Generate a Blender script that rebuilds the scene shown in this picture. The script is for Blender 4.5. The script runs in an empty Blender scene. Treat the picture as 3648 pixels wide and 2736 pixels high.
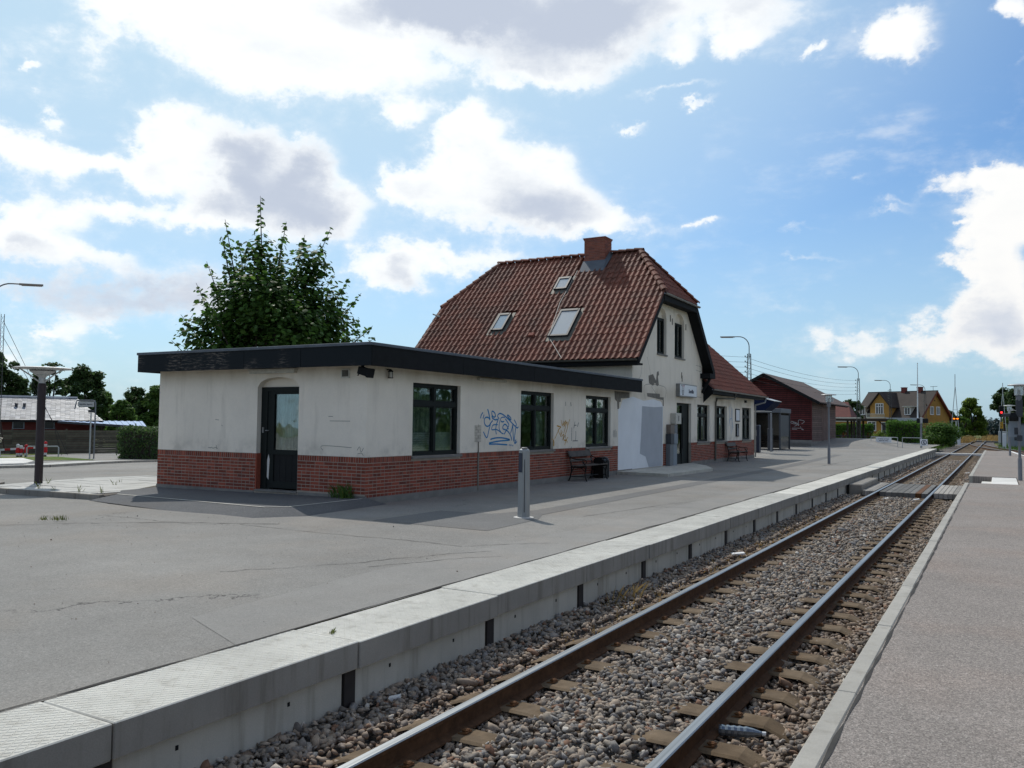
import bpy, bmesh, math, random
import numpy as np
from mathutils import Vector, Matrix

random.seed(7)
RNG = np.random.default_rng(11)
SC = bpy.context.scene
COL = SC.collection
R = math.radians

# ------------------------------------------------------------------ camera
cam_d = bpy.data.cameras.new('camera')
cam_d.sensor_width = 36.0
cam_d.lens = 29.605
cam_d.clip_start = 0.05
cam_d.clip_end = 6000.0
cam = bpy.data.objects.new('camera', cam_d)
COL.objects.link(cam)
cam.matrix_world = Matrix((
    (0.86624979, 0.01256478, 0.49945313, 0.0),
    (0.49946973, -0.04556364, -0.86513233, 0.0),
    (0.0118867, 0.99888242, -0.04574522, 1.63),
    (0, 0, 0, 1)))
SC.camera = cam

# ------------------------------------------------------------------ exposure
SC.view_settings.view_transform = 'Standard'
SC.view_settings.look = 'None'
SC.view_settings.exposure = -0.12
SC.view_settings.gamma = 1.0
SC.view_settings.use_curve_mapping = False

# ------------------------------------------------------------------ sun
SUN_DIR = Vector((-0.69, 0.51, 1.0)).normalized()      # towards the sun
SUN_EL = math.asin(SUN_DIR.z)
SUN_AZ = math.atan2(SUN_DIR.x, SUN_DIR.y)              # from +Y towards +X
sun_d = bpy.data.lights.new('sun', 'SUN')
sun_d.energy = 3.3
sun_d.angle = R(0.5)
sun_d.color = (1.0, 0.955, 0.88)
sun = bpy.data.objects.new('sun', sun_d)
COL.objects.link(sun)
sun.rotation_euler = (-SUN_DIR).to_track_quat('-Z', 'Y').to_euler()
sun.location = SUN_DIR * 200

# ------------------------------------------------------------------ sky with clouds
SKY_STRENGTH = 0.085
# cloud banks: azimuth, elevation, half width, half height (radians), density, greyness of the core
CLOUDS = [(-0.825, 0.421, 0.138, 0.058, 1.5, 0.12), (-0.896, 0.429, 0.075, 0.026, 0.9, 0.05), (-0.741, 0.411, 0.087, 0.037, 0.9, 0.1), (-0.666, 0.468, 0.083, 0.025, 1.2, 0.8), (-0.588, 0.463, 0.056, 0.027, 1.0, 0.7), (-0.493, 0.451, 0.106, 0.048, 1.6, 1.0), (-0.487, 0.403, 0.067, 0.019, 0.9, 0.25), (-0.404, 0.454, 0.066, 0.036, 1.0, 0.7), (-0.338, 0.455, 0.032, 0.018, 0.6, 0.1), (-0.324, 0.419, 0.024, 0.013, 0.7, 0.05), (-0.263, 0.453, 0.047, 0.027, 1.1, 0.55), (-0.263, 0.422, 0.023, 0.014, 0.6, 0.05), (-0.077, 0.406, 0.028, 0.022, 1.25, 0.12), (0.026, 0.401, 0.016, 0.018, 1.0, 0.15), (0.027, 0.365, 0.012, 0.011, 0.9, 0.1), (-0.563, 0.293, 0.078, 0.046, 1.2, 0.3), (-0.581, 0.346, 0.027, 0.027, 1.0, 0.1), (-0.485, 0.278, 0.047, 0.039, 1.2, 0.3), (-0.64, 0.264, 0.03, 0.023, 0.9, 0.2), (-0.502, 0.246, 0.083, 0.026, 1.1, 0.75), (-0.424, 0.236, 0.049, 0.018, 0.6, 0.1), (-0.353, 0.229, 0.074, 0.014, 0.45, 0.0), (-0.664, 0.352, 0.033, 0.015, 0.7, 0.0), (-0.906, 0.298, 0.056, 0.031, 1.2, 0.25), (-0.934, 0.266, 0.028, 0.024, 0.8, 0.2), (-0.829, 0.282, 0.032, 0.037, 1.2, 0.8), (-0.767, 0.287, 0.029, 0.035, 1.2, 0.85), (-0.79, 0.24, 0.079, 0.035, 1.2, 0.8), (-0.726, 0.239, 0.038, 0.026, 0.9, 0.4), (-0.86, 0.224, 0.03, 0.02, 0.7, 0.25), (-1.054, 0.272, 0.06, 0.018, 0.85, 0.05), (-0.985, 0.271, 0.041, 0.01, 0.5, 0.0), (-0.955, 0.215, 0.09, 0.014, 0.7, 0.05), (-1.051, 0.189, 0.056, 0.019, 0.8, 0.05), (-0.999, 0.167, 0.073, 0.013, 0.7, 0.1), (-1.063, 0.169, 0.029, 0.016, 0.8, 0.5), (-1.043, 0.312, 0.017, 0.012, 0.8, 0.0), (-1.069, 0.346, 0.007, 0.004, 0.6, 0.0), (-0.989, 0.129, 0.121, 0.029, 0.55, 0.75), (-0.887, 0.136, 0.079, 0.03, 0.5, 0.55), (-0.65, 0.174, 0.03, 0.021, 0.9, 0.6), (-0.698, 0.177, 0.032, 0.016, 0.6, 0.2), (-0.606, 0.191, 0.1, 0.027, 0.5, 0.1), (-0.584, 0.192, 0.111, 0.011, 0.4, 0), (0.004, 0.173, 0.028, 0.051, 1.3, 0.1), (0.021, 0.227, 0.028, 0.032, 1.1, 0.05), (-0.01, 0.108, 0.045, 0.029, 1.1, 0.35), (0.017, 0.097, 0.032, 0.038, 1.1, 0.45), (-0.04, 0.08, 0.05, 0.019, 0.6, 0.25), (-0.03, 0.162, 0.015, 0.011, 0.7, 0.1), (-0.038, 0.254, 0.047, 0.011, 0.7, 0.0), (-0.004, 0.244, 0.041, 0.018, 0.8, 0.05), (-0.386, 0.338, 0.017, 0.006, 0.7, 0), (-0.313, 0.36, 0.032, 0.004, 0.6, 0.0), (-0.321, 0.381, 0.048, 0.004, 0.5, 0.0), (-0.195, 0.181, 0.032, 0.006, 0.6, 0), (-0.197, 0.21, 0.03, 0.005, 0.35, 0), (-0.108, 0.23, 0.025, 0.003, 0.5, 0), (-0.131, 0.269, 0.014, 0.003, 0.4, 0), (-0.027, 0.21, 0.006, 0.004, 0.6, 0), (-0.096, 0.24, 0.018, 0.003, 0.4, 0), (-0.233, 0.126, 0.065, 0.009, 0.3, 0), (-0.135, 0.09, 0.073, 0.01, 0.35, 0.1), (-0.369, 0.199, 0.022, 0.01, 0.6, 0), (-0.171, 0.404, 0.007, 0.006, 0.6, 0), (-0.3, 0.235, 0.006, 0.004, 0.5, 0), (-1.018, 0.09, 0.006, 0.004, 0.5, 0), (-0.971, 0.093, 0.005, 0.003, 0.4, 0)]
world = bpy.data.worlds.new('World')
SC.world = world
world.use_nodes = True
wt = world.node_tree
wt.nodes.clear()
WN, WL = wt.nodes, wt.links


def wnode(t, **kw):
    n = WN.new(t)
    for k, v in kw.items():
        setattr(n, k, v)
    return n


def wmath(op, a, b=None, clamp=False):
    n = wnode('ShaderNodeMath', operation=op, use_clamp=clamp)
    for i, v in enumerate((a, b)):
        if v is None:
            continue
        if isinstance(v, (int, float)):
            n.inputs[i].default_value = v
        else:
            WL.new(v, n.inputs[i])
    return n.outputs[0]


def wvec(op, a, b=None):
    n = wnode('ShaderNodeVectorMath', operation=op)
    for i, v in enumerate((a, b)):
        if v is None:
            continue
        if isinstance(v, tuple):
            n.inputs[i].default_value = v
        else:
            WL.new(v, n.inputs[i])
    return n.outputs['Value'] if op in ('DOT_PRODUCT', 'LENGTH') else n.outputs[0]


def wsmooth(v, lo, hi, to=1.0):
    n = wnode('ShaderNodeMapRange', interpolation_type='SMOOTHSTEP')
    n.inputs['From Min'].default_value = lo
    n.inputs['From Max'].default_value = hi
    n.inputs['To Max'].default_value = to
    WL.new(v, n.inputs['Value'])
    return n.outputs[0]


sky = wnode('ShaderNodeTexSky', sky_type='NISHITA')
sky.sun_disc = False
sky.sun_elevation = SUN_EL
sky.sun_rotation = SUN_AZ
sky.air_density = 1.0
sky.dust_density = 1.6
sky.ozone_density = 1.6
geo = wnode('ShaderNodeTexCoord')
dirv = wvec('NORMALIZE', geo.outputs['Generated'])
sep = wnode('ShaderNodeSeparateXYZ')
WL.new(dirv, sep.inputs[0])
az = wmath('ARCTAN2', sep.outputs[0], sep.outputs[1])
el = wmath('ARCSINE', sep.outputs[2])
ae = wnode('ShaderNodeCombineXYZ')
WL.new(az, ae.inputs[0]); WL.new(el, ae.inputs[1])
# billow the outlines: a coarse and a fine warp of the sky coordinates


def wnoise(scale, detail, rough, vec, flat=1.0):
    m = wvec('MULTIPLY', vec, (1.0, 1.0, flat))
    n = wnode('ShaderNodeTexNoise')
    n.inputs['Scale'].default_value = scale
    n.inputs['Detail'].default_value = detail
    n.inputs['Roughness'].default_value = rough
    WL.new(m, n.inputs['Vector'])
    return n


n1 = wnoise(9.0, 2.0, 0.5, dirv, 1.6)
n2 = wnoise(34.0, 6.0, 0.62, dirv, 1.3)
w1 = wvec('MULTIPLY', wvec('SUBTRACT', n1.outputs['Color'], (.5, .5, .5)), (.11, .055, 0))
w2 = wvec('MULTIPLY', wvec('SUBTRACT', n2.outputs['Color'], (.5, .5, .5)), (.05, .042, 0))
aew = wvec('ADD', ae.outputs[0], wvec('ADD', w1, w2))
dens = None
grey = None
for (a0, e0, ra, re, D, G) in CLOUDS:
    v = wvec('SUBTRACT', aew, (a0, e0, 0))
    v = wvec('MULTIPLY', v, (1 / max(ra, .01), 1 / max(re, .005), 0))
    q = wvec('DOT_PRODUCT', v, v)
    g = wmath('EXPONENT', wmath('MULTIPLY', q, -1.05))
    dens = wmath('MULTIPLY', g, D) if dens is None else wmath('MULTIPLY_ADD', g, D)
    if dens.node.operation == 'MULTIPLY_ADD':
        WL.new(prev_d, dens.node.inputs[2])
    prev_d = dens
    if G > 0:
        gg = wmath('MULTIPLY', g, G) if grey is None else wmath('MULTIPLY_ADD', g, G)
        if gg.node.operation == 'MULTIPLY_ADD':
            WL.new(grey, gg.node.inputs[2])
        grey = gg
# scattered fair-weather cloud carrying on the sky outside the view, thickened to brighten the shade
n3 = wnoise(4.2, 7.0, 0.58, dirv, 2.2)
n4 = wnoise(15.0, 5.0, 0.6, dirv, 2.4)
# nearly all of that added cloud is masked out within the view
clear = wvec('SUBTRACT', ae.outputs[0], (-.45, .25, 0))
clear = wvec('MULTIPLY', clear, (1 / .72, 1 / .34, 0))
clear = wmath('EXPONENT', wmath('MULTIPLY', wvec('DOT_PRODUCT', clear, clear), -1.0))
base = wmath('MULTIPLY', wsmooth(n3.outputs['Fac'], 0.44, 0.60, 0.8), wmath('SUBTRACT', 1.0, wmath('MULTIPLY', clear, .98)))

dens = wmath('ADD', dens, base)
fine = wmath('MULTIPLY', wmath('SUBTRACT', n2.outputs['Fac'], 0.5), 0.9)
mid = wmath('MULTIPLY', wmath('SUBTRACT', n4.outputs['Fac'], 0.5), 0.5)
dens = wmath('ADD', dens, wmath('ADD', fine, mid))
mask = wmath('ADD', wmath('MULTIPLY', wsmooth(dens, 0.10, 1.05), .68), wmath('MULTIPLY', wsmooth(dens, 0.40, 0.68), .32))
wisp = wmath('MULTIPLY', wsmooth(n4.outputs['Fac'], 0.45, 0.75, 0.36), wsmooth(n3.outputs['Fac'], 0.42, 0.62))
mask = wmath('MAXIMUM', mask, wisp)
gcore = wmath('ADD', grey, wmath('MULTIPLY', wmath('SUBTRACT', n4.outputs['Fac'], 0.5), 0.7))
gcore = wmath('ADD', gcore, wsmooth(dens, 0.75, 1.7, 0.16))
gcore = wsmooth(gcore, 0.10, 1.25)
# thin veil towards the horizon and towards the sun
sdot = wvec('DOT_PRODUCT', dirv, tuple(SUN_DIR))
veil = wmath('MULTIPLY', wsmooth(sdot, 0.54, 0.90), 0.92)
hz = wsmooth(wmath('MULTIPLY', el, -1.0), -0.36, 0.0, 0.60)
veil = wmath('MAXIMUM', veil, hz)


def wmix(f, a, b):
    n = wnode('ShaderNodeMix', data_type='RGBA')
    for s, v in ((n.inputs[0], f), (n.inputs[6], a), (n.inputs[7], b)):
        if isinstance(v, tuple):
            s.default_value = v
        elif isinstance(v, (int, float)):
            s.default_value = v
        else:
            WL.new(v, s)
    return n.outputs[2]


K = 1.0 / SKY_STRENGTH
skyc = wvec('MULTIPLY', sky.outputs[0], (.84, 1.26, 1.64))
skyc = wmix(veil, skyc, (.60 * K, .81 * K, .97 * K, 1))
bright = wmix(wsmooth(sdot, 0.35, 0.92), (1.06 * K, 1.05 * K, 1.03 * K, 1), (1.15 * K, 1.18 * K, 1.19 * K, 1))
cloud = wmix(gcore, bright, (.60 * K, .67 * K, .80 * K, 1))
final = wmix(mask, skyc, cloud)
bg = wnode('ShaderNodeBackground')
WL.new(final, bg.inputs['Color'])
bg.inputs['Strength'].default_value = SKY_STRENGTH
wo = wnode('ShaderNodeOutputWorld')
WL.new(bg.outputs[0], wo.inputs['Surface'])

# ------------------------------------------------------------------ helpers


def link(o):
    COL.objects.link(o)
    return o


def tag(o, label=None, cat=None, group=None, kind=None):
    if label: o['label'] = label
    if cat: o['category'] = cat
    if group: o['group'] = group
    if kind: o['kind'] = kind
    return o


def empty(name, loc=(0, 0, 0), label=None, cat=None, group=None, rz=0.0):
    o = link(bpy.data.objects.new(name, None))
    o.location = loc
    o.rotation_euler = (0, 0, rz)
    o.empty_display_size = 0.2
    return tag(o, label, cat, group)


def origin(p):
    v = Vector((0, 0, 0))
    while p is not None:
        v += p.location
        p = p.parent
    return v


class MB:
    """collects polygons; build() links them as one mesh object"""

    def __init__(s):
        s.v, s.f, s.mi = [], [], []

    def add(s, vs, fs, mi=0):
        b = len(s.v)
        s.v += [tuple(map(float, q)) for q in vs]
        s.f += [tuple(b + i for i in f) for f in fs]
        s.mi += [mi] * len(fs)
        return s

    def quad(s, a, b, c, d, mi=0):
        return s.add((a, b, c, d), ((0, 1, 2, 3),), mi)

    def poly(s, pts, mi=0):
        return s.add(pts, (tuple(range(len(pts))),), mi)

    def box(s, x0, x1, y0, y1, z0, z1, mi=0, bevel=0.0):
        if bevel > 0:
            b = min(bevel, abs(x1 - x0) * .45, abs(y1 - y0) * .45, abs(z1 - z0) * .45)
            vs = []
            for (sx, x, ox) in ((0, x0, b), (1, x1, -b)):
                for (sy, y, oy) in ((0, y0, b), (1, y1, -b)):
                    for (sz, z, oz) in ((0, z0, b), (1, z1, -b)):
                        vs += [(x, y + oy, z + oz), (x + ox, y, z + oz), (x + ox, y + oy, z)]
            bm = bmesh.new()
            for q in vs: bm.verts.new(q)
            r = bmesh.ops.convex_hull(bm, input=bm.verts)
            bmesh.ops.recalc_face_normals(bm, faces=bm.faces)
            bmesh.ops.dissolve_limit(bm, angle_limit=0.01, verts=bm.verts, edges=bm.edges)
            bm.verts.index_update()
            s.add([q.co for q in bm.verts], [[q.index for q in f.verts] for f in bm.faces], mi)
            bm.free()
            return s
        return s.add(((x0, y0, z0), (x1, y0, z0), (x1, y1, z0), (x0, y1, z0), (x0, y0, z1), (x1, y0, z1), (x1, y1, z1), (x0, y1, z1)),
                     ((0, 3, 2, 1), (4, 5, 6, 7), (0, 1, 5, 4), (1, 2, 6, 5), (2, 3, 7, 6), (3, 0, 4, 7)), mi)

    def obox(s, c, ax, ay, az, mi=0):
        c, ax, ay, az = Vector(c), Vector(ax), Vector(ay), Vector(az)
        vs = [c + i * ax + j * ay + k * az for k in (-1, 1) for j in (-1, 1) for i in (-1, 1)]
        return s.add(vs, ((0, 2, 3, 1), (4, 5, 7, 6), (0, 1, 5, 4), (1, 3, 7, 5), (3, 2, 6, 7), (2, 0, 4, 6)), mi)

    def beam(s, a, b, w, h, up=(0, 0, 1), mi=0):
        a, b = Vector(a), Vector(b)
        d = (b - a)
        L = d.length
        d.normalize()
        u = Vector(up)
        sd = d.cross(u)
        if sd.length < 1e-4:
            sd = d.cross(Vector((1, 0, 0)))
        sd.normalize()
        u = sd.cross(d)
        return s.obox((a + b) / 2, d * L / 2, sd * w / 2, u * h / 2, mi)

    def prism(s, pts, z0, z1, mi=0):
        n = len(pts)
        vs = [(p[0], p[1], z0) for p in pts] + [(p[0], p[1], z1) for p in pts]
        fs = [tuple(range(n))[::-1], tuple(range(n, 2 * n))] + [(i, (i + 1) % n, n + (i + 1) % n, n + i) for i in range(n)]
        return s.add(vs, fs, mi)

    def extrude(s, pts, d, mi=0):
        """planar outline pts (3D) swept by vector d"""
        n = len(pts)
        d = Vector(d)
        vs = [Vector(p) for p in pts] + [Vector(p) + d for p in pts]
        fs = [tuple(range(n))[::-1], tuple(range(n, 2 * n))] + [(i, (i + 1) % n, n + (i + 1) % n, n + i) for i in range(n)]
        return s.add(vs, fs, mi)

    def tube(s, path, r, n=8, mi=0, caps=True):
        path = [Vector(p) for p in path]
        rs = r if isinstance(r, (list, tuple)) else [r] * len(path)
        vs, fs = [], []
        prev = None
        for i, p in enumerate(path):
            d = (path[min(i + 1, len(path) - 1)] - path[max(i - 1, 0)]).normalized()
            if prev is None:
                u = d.orthogonal().normalized()
            else:
                u = (prev - d * prev.dot(d))
                u = u.normalized() if u.length > 1e-5 else d.orthogonal().normalized()
            prev = u
            w = d.cross(u)
            for k in range(n):
                a = 2 * math.pi * k / n
                vs.append(p + (u * math.cos(a) + w * math.sin(a)) * rs[i])
        for i in range(len(path) - 1):
            for k in range(n):
                fs.append((i * n + k, i * n + (k + 1) % n, (i + 1) * n + (k + 1) % n, (i + 1) * n + k))
        if caps:
            fs.append(tuple(range(n))[::-1])
            fs.append(tuple(range((len(path) - 1) * n, len(path) * n)))
        return s.add(vs, fs, mi)

    def lathe(s, prof, c, n=20, mi=0):
        """profile of (radius, z) round a vertical axis at c"""
        vs, fs = [], []
        for (r, z) in prof:
            for k in range(n):
                a = 2 * math.pi * k / n
                vs.append((c[0] + r * math.cos(a), c[1] + r * math.sin(a), c[2] + z))
        for i in range(len(prof) - 1):
            for k in range(n):
                fs.append((i * n + k, i * n + (k + 1) % n, (i + 1) * n + (k + 1) % n, (i + 1) * n + k))
        fs.append(tuple(range(n))[::-1])
        fs.append(tuple(range((len(prof) - 1) * n, len(prof) * n)))
        return s.add(vs, fs, mi)

    def merge(s, o, mi=None):
        b = len(s.v)
        s.v += o.v
        s.f += [tuple(b + i for i in f) for f in o.f]
        s.mi += o.mi if mi is None else [mi] * len(o.f)
        return s

    def mesh(s, name, mats, org=(0, 0, 0), smooth=False):
        me = bpy.data.meshes.new(name)
        ox, oy, oz = org
        me.from_pydata([(x - ox, y - oy, z - oz) for x, y, z in s.v], [], s.f)
        mats = mats if isinstance(mats, (list, tuple)) else [mats]
        for m in mats: me.materials.append(m)
        if len(mats) > 1: me.polygons.foreach_set('material_index', s.mi)
        if smooth:
            me.polygons.foreach_set('use_smooth', [True] * len(me.polygons))
        me.update()
        return me

    def build(s, name, mats, parent=None, smooth=False, label=None, cat=None, group=None, kind=None):
        o = bpy.data.objects.new(name, s.mesh(name, mats, origin(parent), smooth))
        if smooth == 'auto' or smooth:
            try: o.data.set_sharp_from_angle(angle=R(40))
            except Exception: pass
        link(o)
        if parent: o.parent = parent
        return tag(o, label, cat, group, kind)


def child(name, mesh, parent, loc=(0, 0, 0), rot=(0, 0, 0), kind=None):
    """a part that shares mesh data; loc in world coordinates"""
    o = link(bpy.data.objects.new(name, mesh))
    if parent:
        o.parent = parent
        o.location = Vector(loc) - origin(parent)
    else:
        o.location = loc
    o.rotation_euler = rot
    if kind: o['kind'] = kind
    return o


def kids(o):
    return [c for c in COL.objects if c.parent == o]


def copy_tree(o, parent=None, loc=None, rz=None, label=None):
    c = o.copy()
    COL.objects.link(c)
    if parent: c.parent = parent
    if loc is not None: c.location = loc
    if rz is not None: c.rotation_euler = (0, 0, rz)
    if label: c['label'] = label
    for k in list(o.children):
        copy_tree(k, c)
    return c


def np_mesh(name, V, F, mat, smooth=False):
    """mesh from numpy arrays; F is (n,3) or (n,4)"""
    me = bpy.data.meshes.new(name)
    k = F.shape[1]
    me.vertices.add(len(V)); me.loops.add(F.size); me.polygons.add(len(F))
    me.vertices.foreach_set('co', V.astype(np.float32).ravel())
    me.loops.foreach_set('vertex_index', F.astype(np.int32).ravel())
    me.polygons.foreach_set('loop_start', np.arange(0, F.size, k, dtype=np.int32))
    if smooth: me.polygons.foreach_set('use_smooth', np.ones(len(F), dtype=bool))
    for m in (mat if isinstance(mat, (list, tuple)) else [mat]): me.materials.append(m)
    me.update(calc_edges=True)
    return me


# ------------------------------------------------------------------ materials
class NT:
    def __init__(s, name):
        s.m = bpy.data.materials.new(name)
        s.m.use_nodes = True
        s.t = s.m.node_tree
        s.b = s.t.nodes['Principled BSDF']
        s.out = s.t.nodes['Material Output']

    def n(s, t, **kw):
        x = s.t.nodes.new(t)
        for k, v in kw.items(): setattr(x, k, v)
        return x

    def l(s, a, b): s.t.links.new(a, b)

    def pos(s, obj=False):
        if obj: return s.n('ShaderNodeTexCoord').outputs['Object']
        return s.n('ShaderNodeNewGeometry').outputs['Position']

    def math(s, op, a, b=None, clamp=False):
        x = s.n('ShaderNodeMath', operation=op, use_clamp=clamp)
        for i, v in enumerate((a, b)):
            if v is None: continue
            if isinstance(v, (int, float)): x.inputs[i].default_value = v
            else: s.l(v, x.inputs[i])
        return x.outputs[0]

    def vmul(s, v, k):
        x = s.n('ShaderNodeVectorMath', operation='MULTIPLY')
        s.l(v, x.inputs[0]); x.inputs[1].default_value = k
        return x.outputs[0]

    def noise(s, vec, scale, detail=4.0, rough=.55, out='Fac'):
        x = s.n('ShaderNodeTexNoise')
        x.inputs['Scale'].default_value = scale
        x.inputs['Detail'].default_value = detail
        x.inputs['Roughness'].default_value = rough
        s.l(vec, x.inputs['Vector'])
        return x.outputs[out]

    def voro(s, vec, scale, feature='F1', out='Distance', rnd=1.0):
        x = s.n('ShaderNodeTexVoronoi', feature=feature)
        x.inputs['Scale'].default_value = scale
        x.inputs['Randomness'].default_value = rnd
        s.l(vec, x.inputs['Vector'])
        return x.outputs[out]

    def rng(s, v, a, b, c=0.0, d=1.0, smooth=True):
        x = s.n('ShaderNodeMapRange', interpolation_type='SMOOTHSTEP' if smooth else 'LINEAR')
        s.l(v, x.inputs['Value'])
        x.inputs['From Min'].default_value = a; x.inputs['From Max'].default_value = b
        x.inputs['To Min'].default_value = c; x.inputs['To Max'].default_value = d
        return x.outputs[0]

    def mix(s, f, a, b, blend='MIX'):
        x = s.n('ShaderNodeMix', data_type='RGBA', blend_type=blend)
        for k, v in ((0, f), (6, a), (7, b)):
            if isinstance(v, (int, float)): x.inputs[k].default_value = v
            elif isinstance(v, tuple): x.inputs[k].default_value = (*v[:3], 1)
            else: s.l(v, x.inputs[k])
        return x.outputs[2]

    def sep(s, v):
        x = s.n('ShaderNodeSeparateXYZ'); s.l(v, x.inputs[0])
        return x.outputs

    def val(s, col, f):
        """multiply a colour by a scalar socket"""
        x = s.n('ShaderNodeVectorMath', operation='SCALE')
        if isinstance(col, tuple): x.inputs[0].default_value = col[:3]
        else: s.l(col, x.inputs[0])
        s.l(f, x.inputs['Scale'])
        return x.outputs[0]

    def rand(s):
        """0..1 per object and per loose piece"""
        a = s.n('ShaderNodeObjectInfo').outputs['Random']
        b = s.n('ShaderNodeNewGeometry').outputs['Random Per Island']
        return s.math('FRACT', s.math('ADD', a, b))

    def bump(s, h, strength=.4, dist=.01, normal=None):
        x = s.n('ShaderNodeBump')
        x.inputs['Strength'].default_value = strength
        x.inputs['Distance'].default_value = dist
        s.l(h, x.inputs['Height'])
        if normal is not None: s.l(normal, x.inputs['Normal'])
        return x.outputs[0]

    def fin(s, col=None, rough=.8, metal=0.0, spec=.5, normal=None):
        if isinstance(col, tuple): s.b.inputs['Base Color'].default_value = (*col[:3], 1)
        elif col is not None: s.l(col, s.b.inputs['Base Color'])
        if isinstance(rough, (int, float)): s.b.inputs['Roughness'].default_value = rough
        else: s.l(rough, s.b.inputs['Roughness'])
        s.b.inputs['Metallic'].default_value = metal
        s.b.inputs['Specular IOR Level'].default_value = spec
        if normal is not None: s.l(normal, s.b.inputs['Normal'])
        return s.m


def plain(name, col, rough=.7, var=.18, scale=4.0, metal=0.0, spec=.22, bump=0.0, bscale=60.0, rnd=0.0, streak=0.0, obj=False):
    t = NT(name)
    p = t.pos(obj)
    f = t.rng(t.noise(p, scale, 6, .6), .25, .75, 1 - var, 1 + var, False)
    if rnd: f = t.math('MULTIPLY', f, t.rng(t.rand(), 0, 1, 1 - rnd, 1 + rnd, False))
    if streak:
        g = t.noise(t.vmul(p, (18, 18, .9)), 1.0, 3, .6)
        f = t.math('MULTIPLY', f, t.rng(g, .35, .7, 1 - streak, 1.0))
    nrm = t.bump(t.noise(p, bscale, 4, .6), bump, .01) if bump else None
    return t.fin(t.val(col, f), rough, metal, spec, nrm)

# ------------------------------------------------------------------ surface materials
def asphalt(name, col, speck=.35, crack=True, big=.16, tint=(1.08, 1.0, .93), chips=.80, camt=.55, agg=95):
    t = NT(name)
    p = t.pos()
    flat = t.vmul(p, (1, 1, .02))
    m1 = t.rng(t.noise(flat, .28, 5, .6), .3, .7, 1 - big, 1 + big, False)
    m2 = t.rng(t.noise(flat, 1.7, 5, .65), .3, .7, .93, 1.07, False)
    grain = t.rng(t.noise(flat, 130, 3, .7), .3, .7, 1 - speck * .6, 1 + speck * .6, False)
    f = t.math('MULTIPLY', t.math('MULTIPLY', m1, m2), grain)
    c = t.val(col, f)
    c = t.mix(t.rng(t.noise(flat, .6, 3, .5), .45, .7, 0, .5), c, t.val((col[0] * tint[0], col[1] * tint[1], col[2] * tint[2]), f))
    # pale chips and dark bitumen dots
    ch = t.voro(flat, 55, 'F1', 'Distance')
    cc = t.sep(t.voro(flat, 55, 'F1', 'Color'))[0]
    chip = t.math('MULTIPLY', t.rng(ch, .16, .36, 1, 0), t.rng(cc, chips, chips + .1))
    c = t.mix(t.math('MULTIPLY', chip, camt), c, (.42, .40, .36))
    dot = t.math('MULTIPLY', t.rng(ch, .12, .3, 1, 0), t.rng(cc, .12, .05))
    c = t.mix(t.math('MULTIPLY', dot, .6), c, (.05, .05, .05))
    if crack:
        wv = t.n('ShaderNodeVectorMath', operation='ADD')
        t.l(flat, wv.inputs[0])
        t.l(t.vmul(t.noise(flat, .9, 5, .7, 'Color'), (1.6, 1.6, 0)), wv.inputs[1])
        e = t.voro(wv.outputs[0], .17, 'DISTANCE_TO_EDGE')
        gate = t.rng(t.noise(flat, .35, 2), .5, .62)
        k = t.math('MULTIPLY', t.rng(e, .0012, .004, 1, 0), gate)
        c = t.mix(t.math('MULTIPLY', k, .75), c, (.045, .042, .04))
    cell = t.sep(t.voro(flat, agg, 'F1', 'Color'))[1]
    c = t.val(c, t.rng(cell, 0, 1, 1 - speck * .55, 1 + speck * .6, False))
    cell2 = t.sep(t.voro(flat, agg * .45, 'F1', 'Color'))[2]
    c = t.val(c, t.rng(cell2, 0, 1, 1 - speck * .28, 1 + speck * .28, False))
    h = t.math('ADD', t.noise(flat, 160, 3, .7), t.math('MULTIPLY', ch, .6))
    return t.fin(c, .9, 0, .22, t.bump(h, .55, .006))


def concrete(name, col, var=.16, stain=.35, bscale=90, bump=.25, vstreak=True):
    t = NT(name)
    p = t.pos()
    f = t.rng(t.noise(p, 1.3, 6, .62), .28, .72, 1 - var, 1 + var, False)
    f = t.math('MULTIPLY', f, t.rng(t.noise(p, 120, 2, .6), .3, .7, .93, 1.07, False))
    f = t.math('MULTIPLY', f, t.rng(t.rand(), 0, 1, .93, 1.05, False))
    c = t.val(col, f)
    if vstreak:
        s = t.rng(t.noise(t.vmul(p, (7, 7, .6)), 1.0, 4, .6), .48, .72, 0, stain)
        c = t.mix(s, c, (col[0] * .42, col[1] * .38, col[2] * .33))
    return t.fin(c, .85, 0, .3, t.bump(t.noise(p, bscale, 3, .6), bump, .006))


M_YARD = asphalt('old_asphalt', (.222, .212, .194), .30, chips=.76, camt=.5, agg=120)
M_PATCH = asphalt('patch_asphalt', (.150, .148, .143), .22, crack=False, big=.1)
M_APRON = asphalt('apron_asphalt', (.105, .107, .110), .22, crack=False, big=.12)
M_ISLAND = asphalt('island_asphalt', (.232, .204, .182), .62, crack=False, big=.10, tint=(1.10, .98, .92), chips=.70, camt=.6, agg=130)
M_CONC = concrete('edge_concrete', (.56, .54, .48))
M_PANEL = concrete('panel_concrete', (.47, .45, .39), stain=.5)
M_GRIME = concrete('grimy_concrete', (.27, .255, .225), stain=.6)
M_KERB = concrete('kerb_concrete', (.36, .34, .30), stain=.3)
M_KERBD = concrete('weathered_kerb', (.24, .22, .19), stain=.4)
M_PAVER = concrete('paver_concrete', (.44, .43, .40), vstreak=False)
M_WHITEC = concrete('white_concrete', (.62, .60, .56), vstreak=False)
M_POST = plain('dark_steel_post', (.035, .030, .028), .7, .3)
M_BLACK = plain('black_paint', (.012, .013, .014), .6, .2, spec=.15)
M_SOIL = plain('ballast_soil', (.115, .10, .085), .95, .35, 5, bump=.6, bscale=30)

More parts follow.
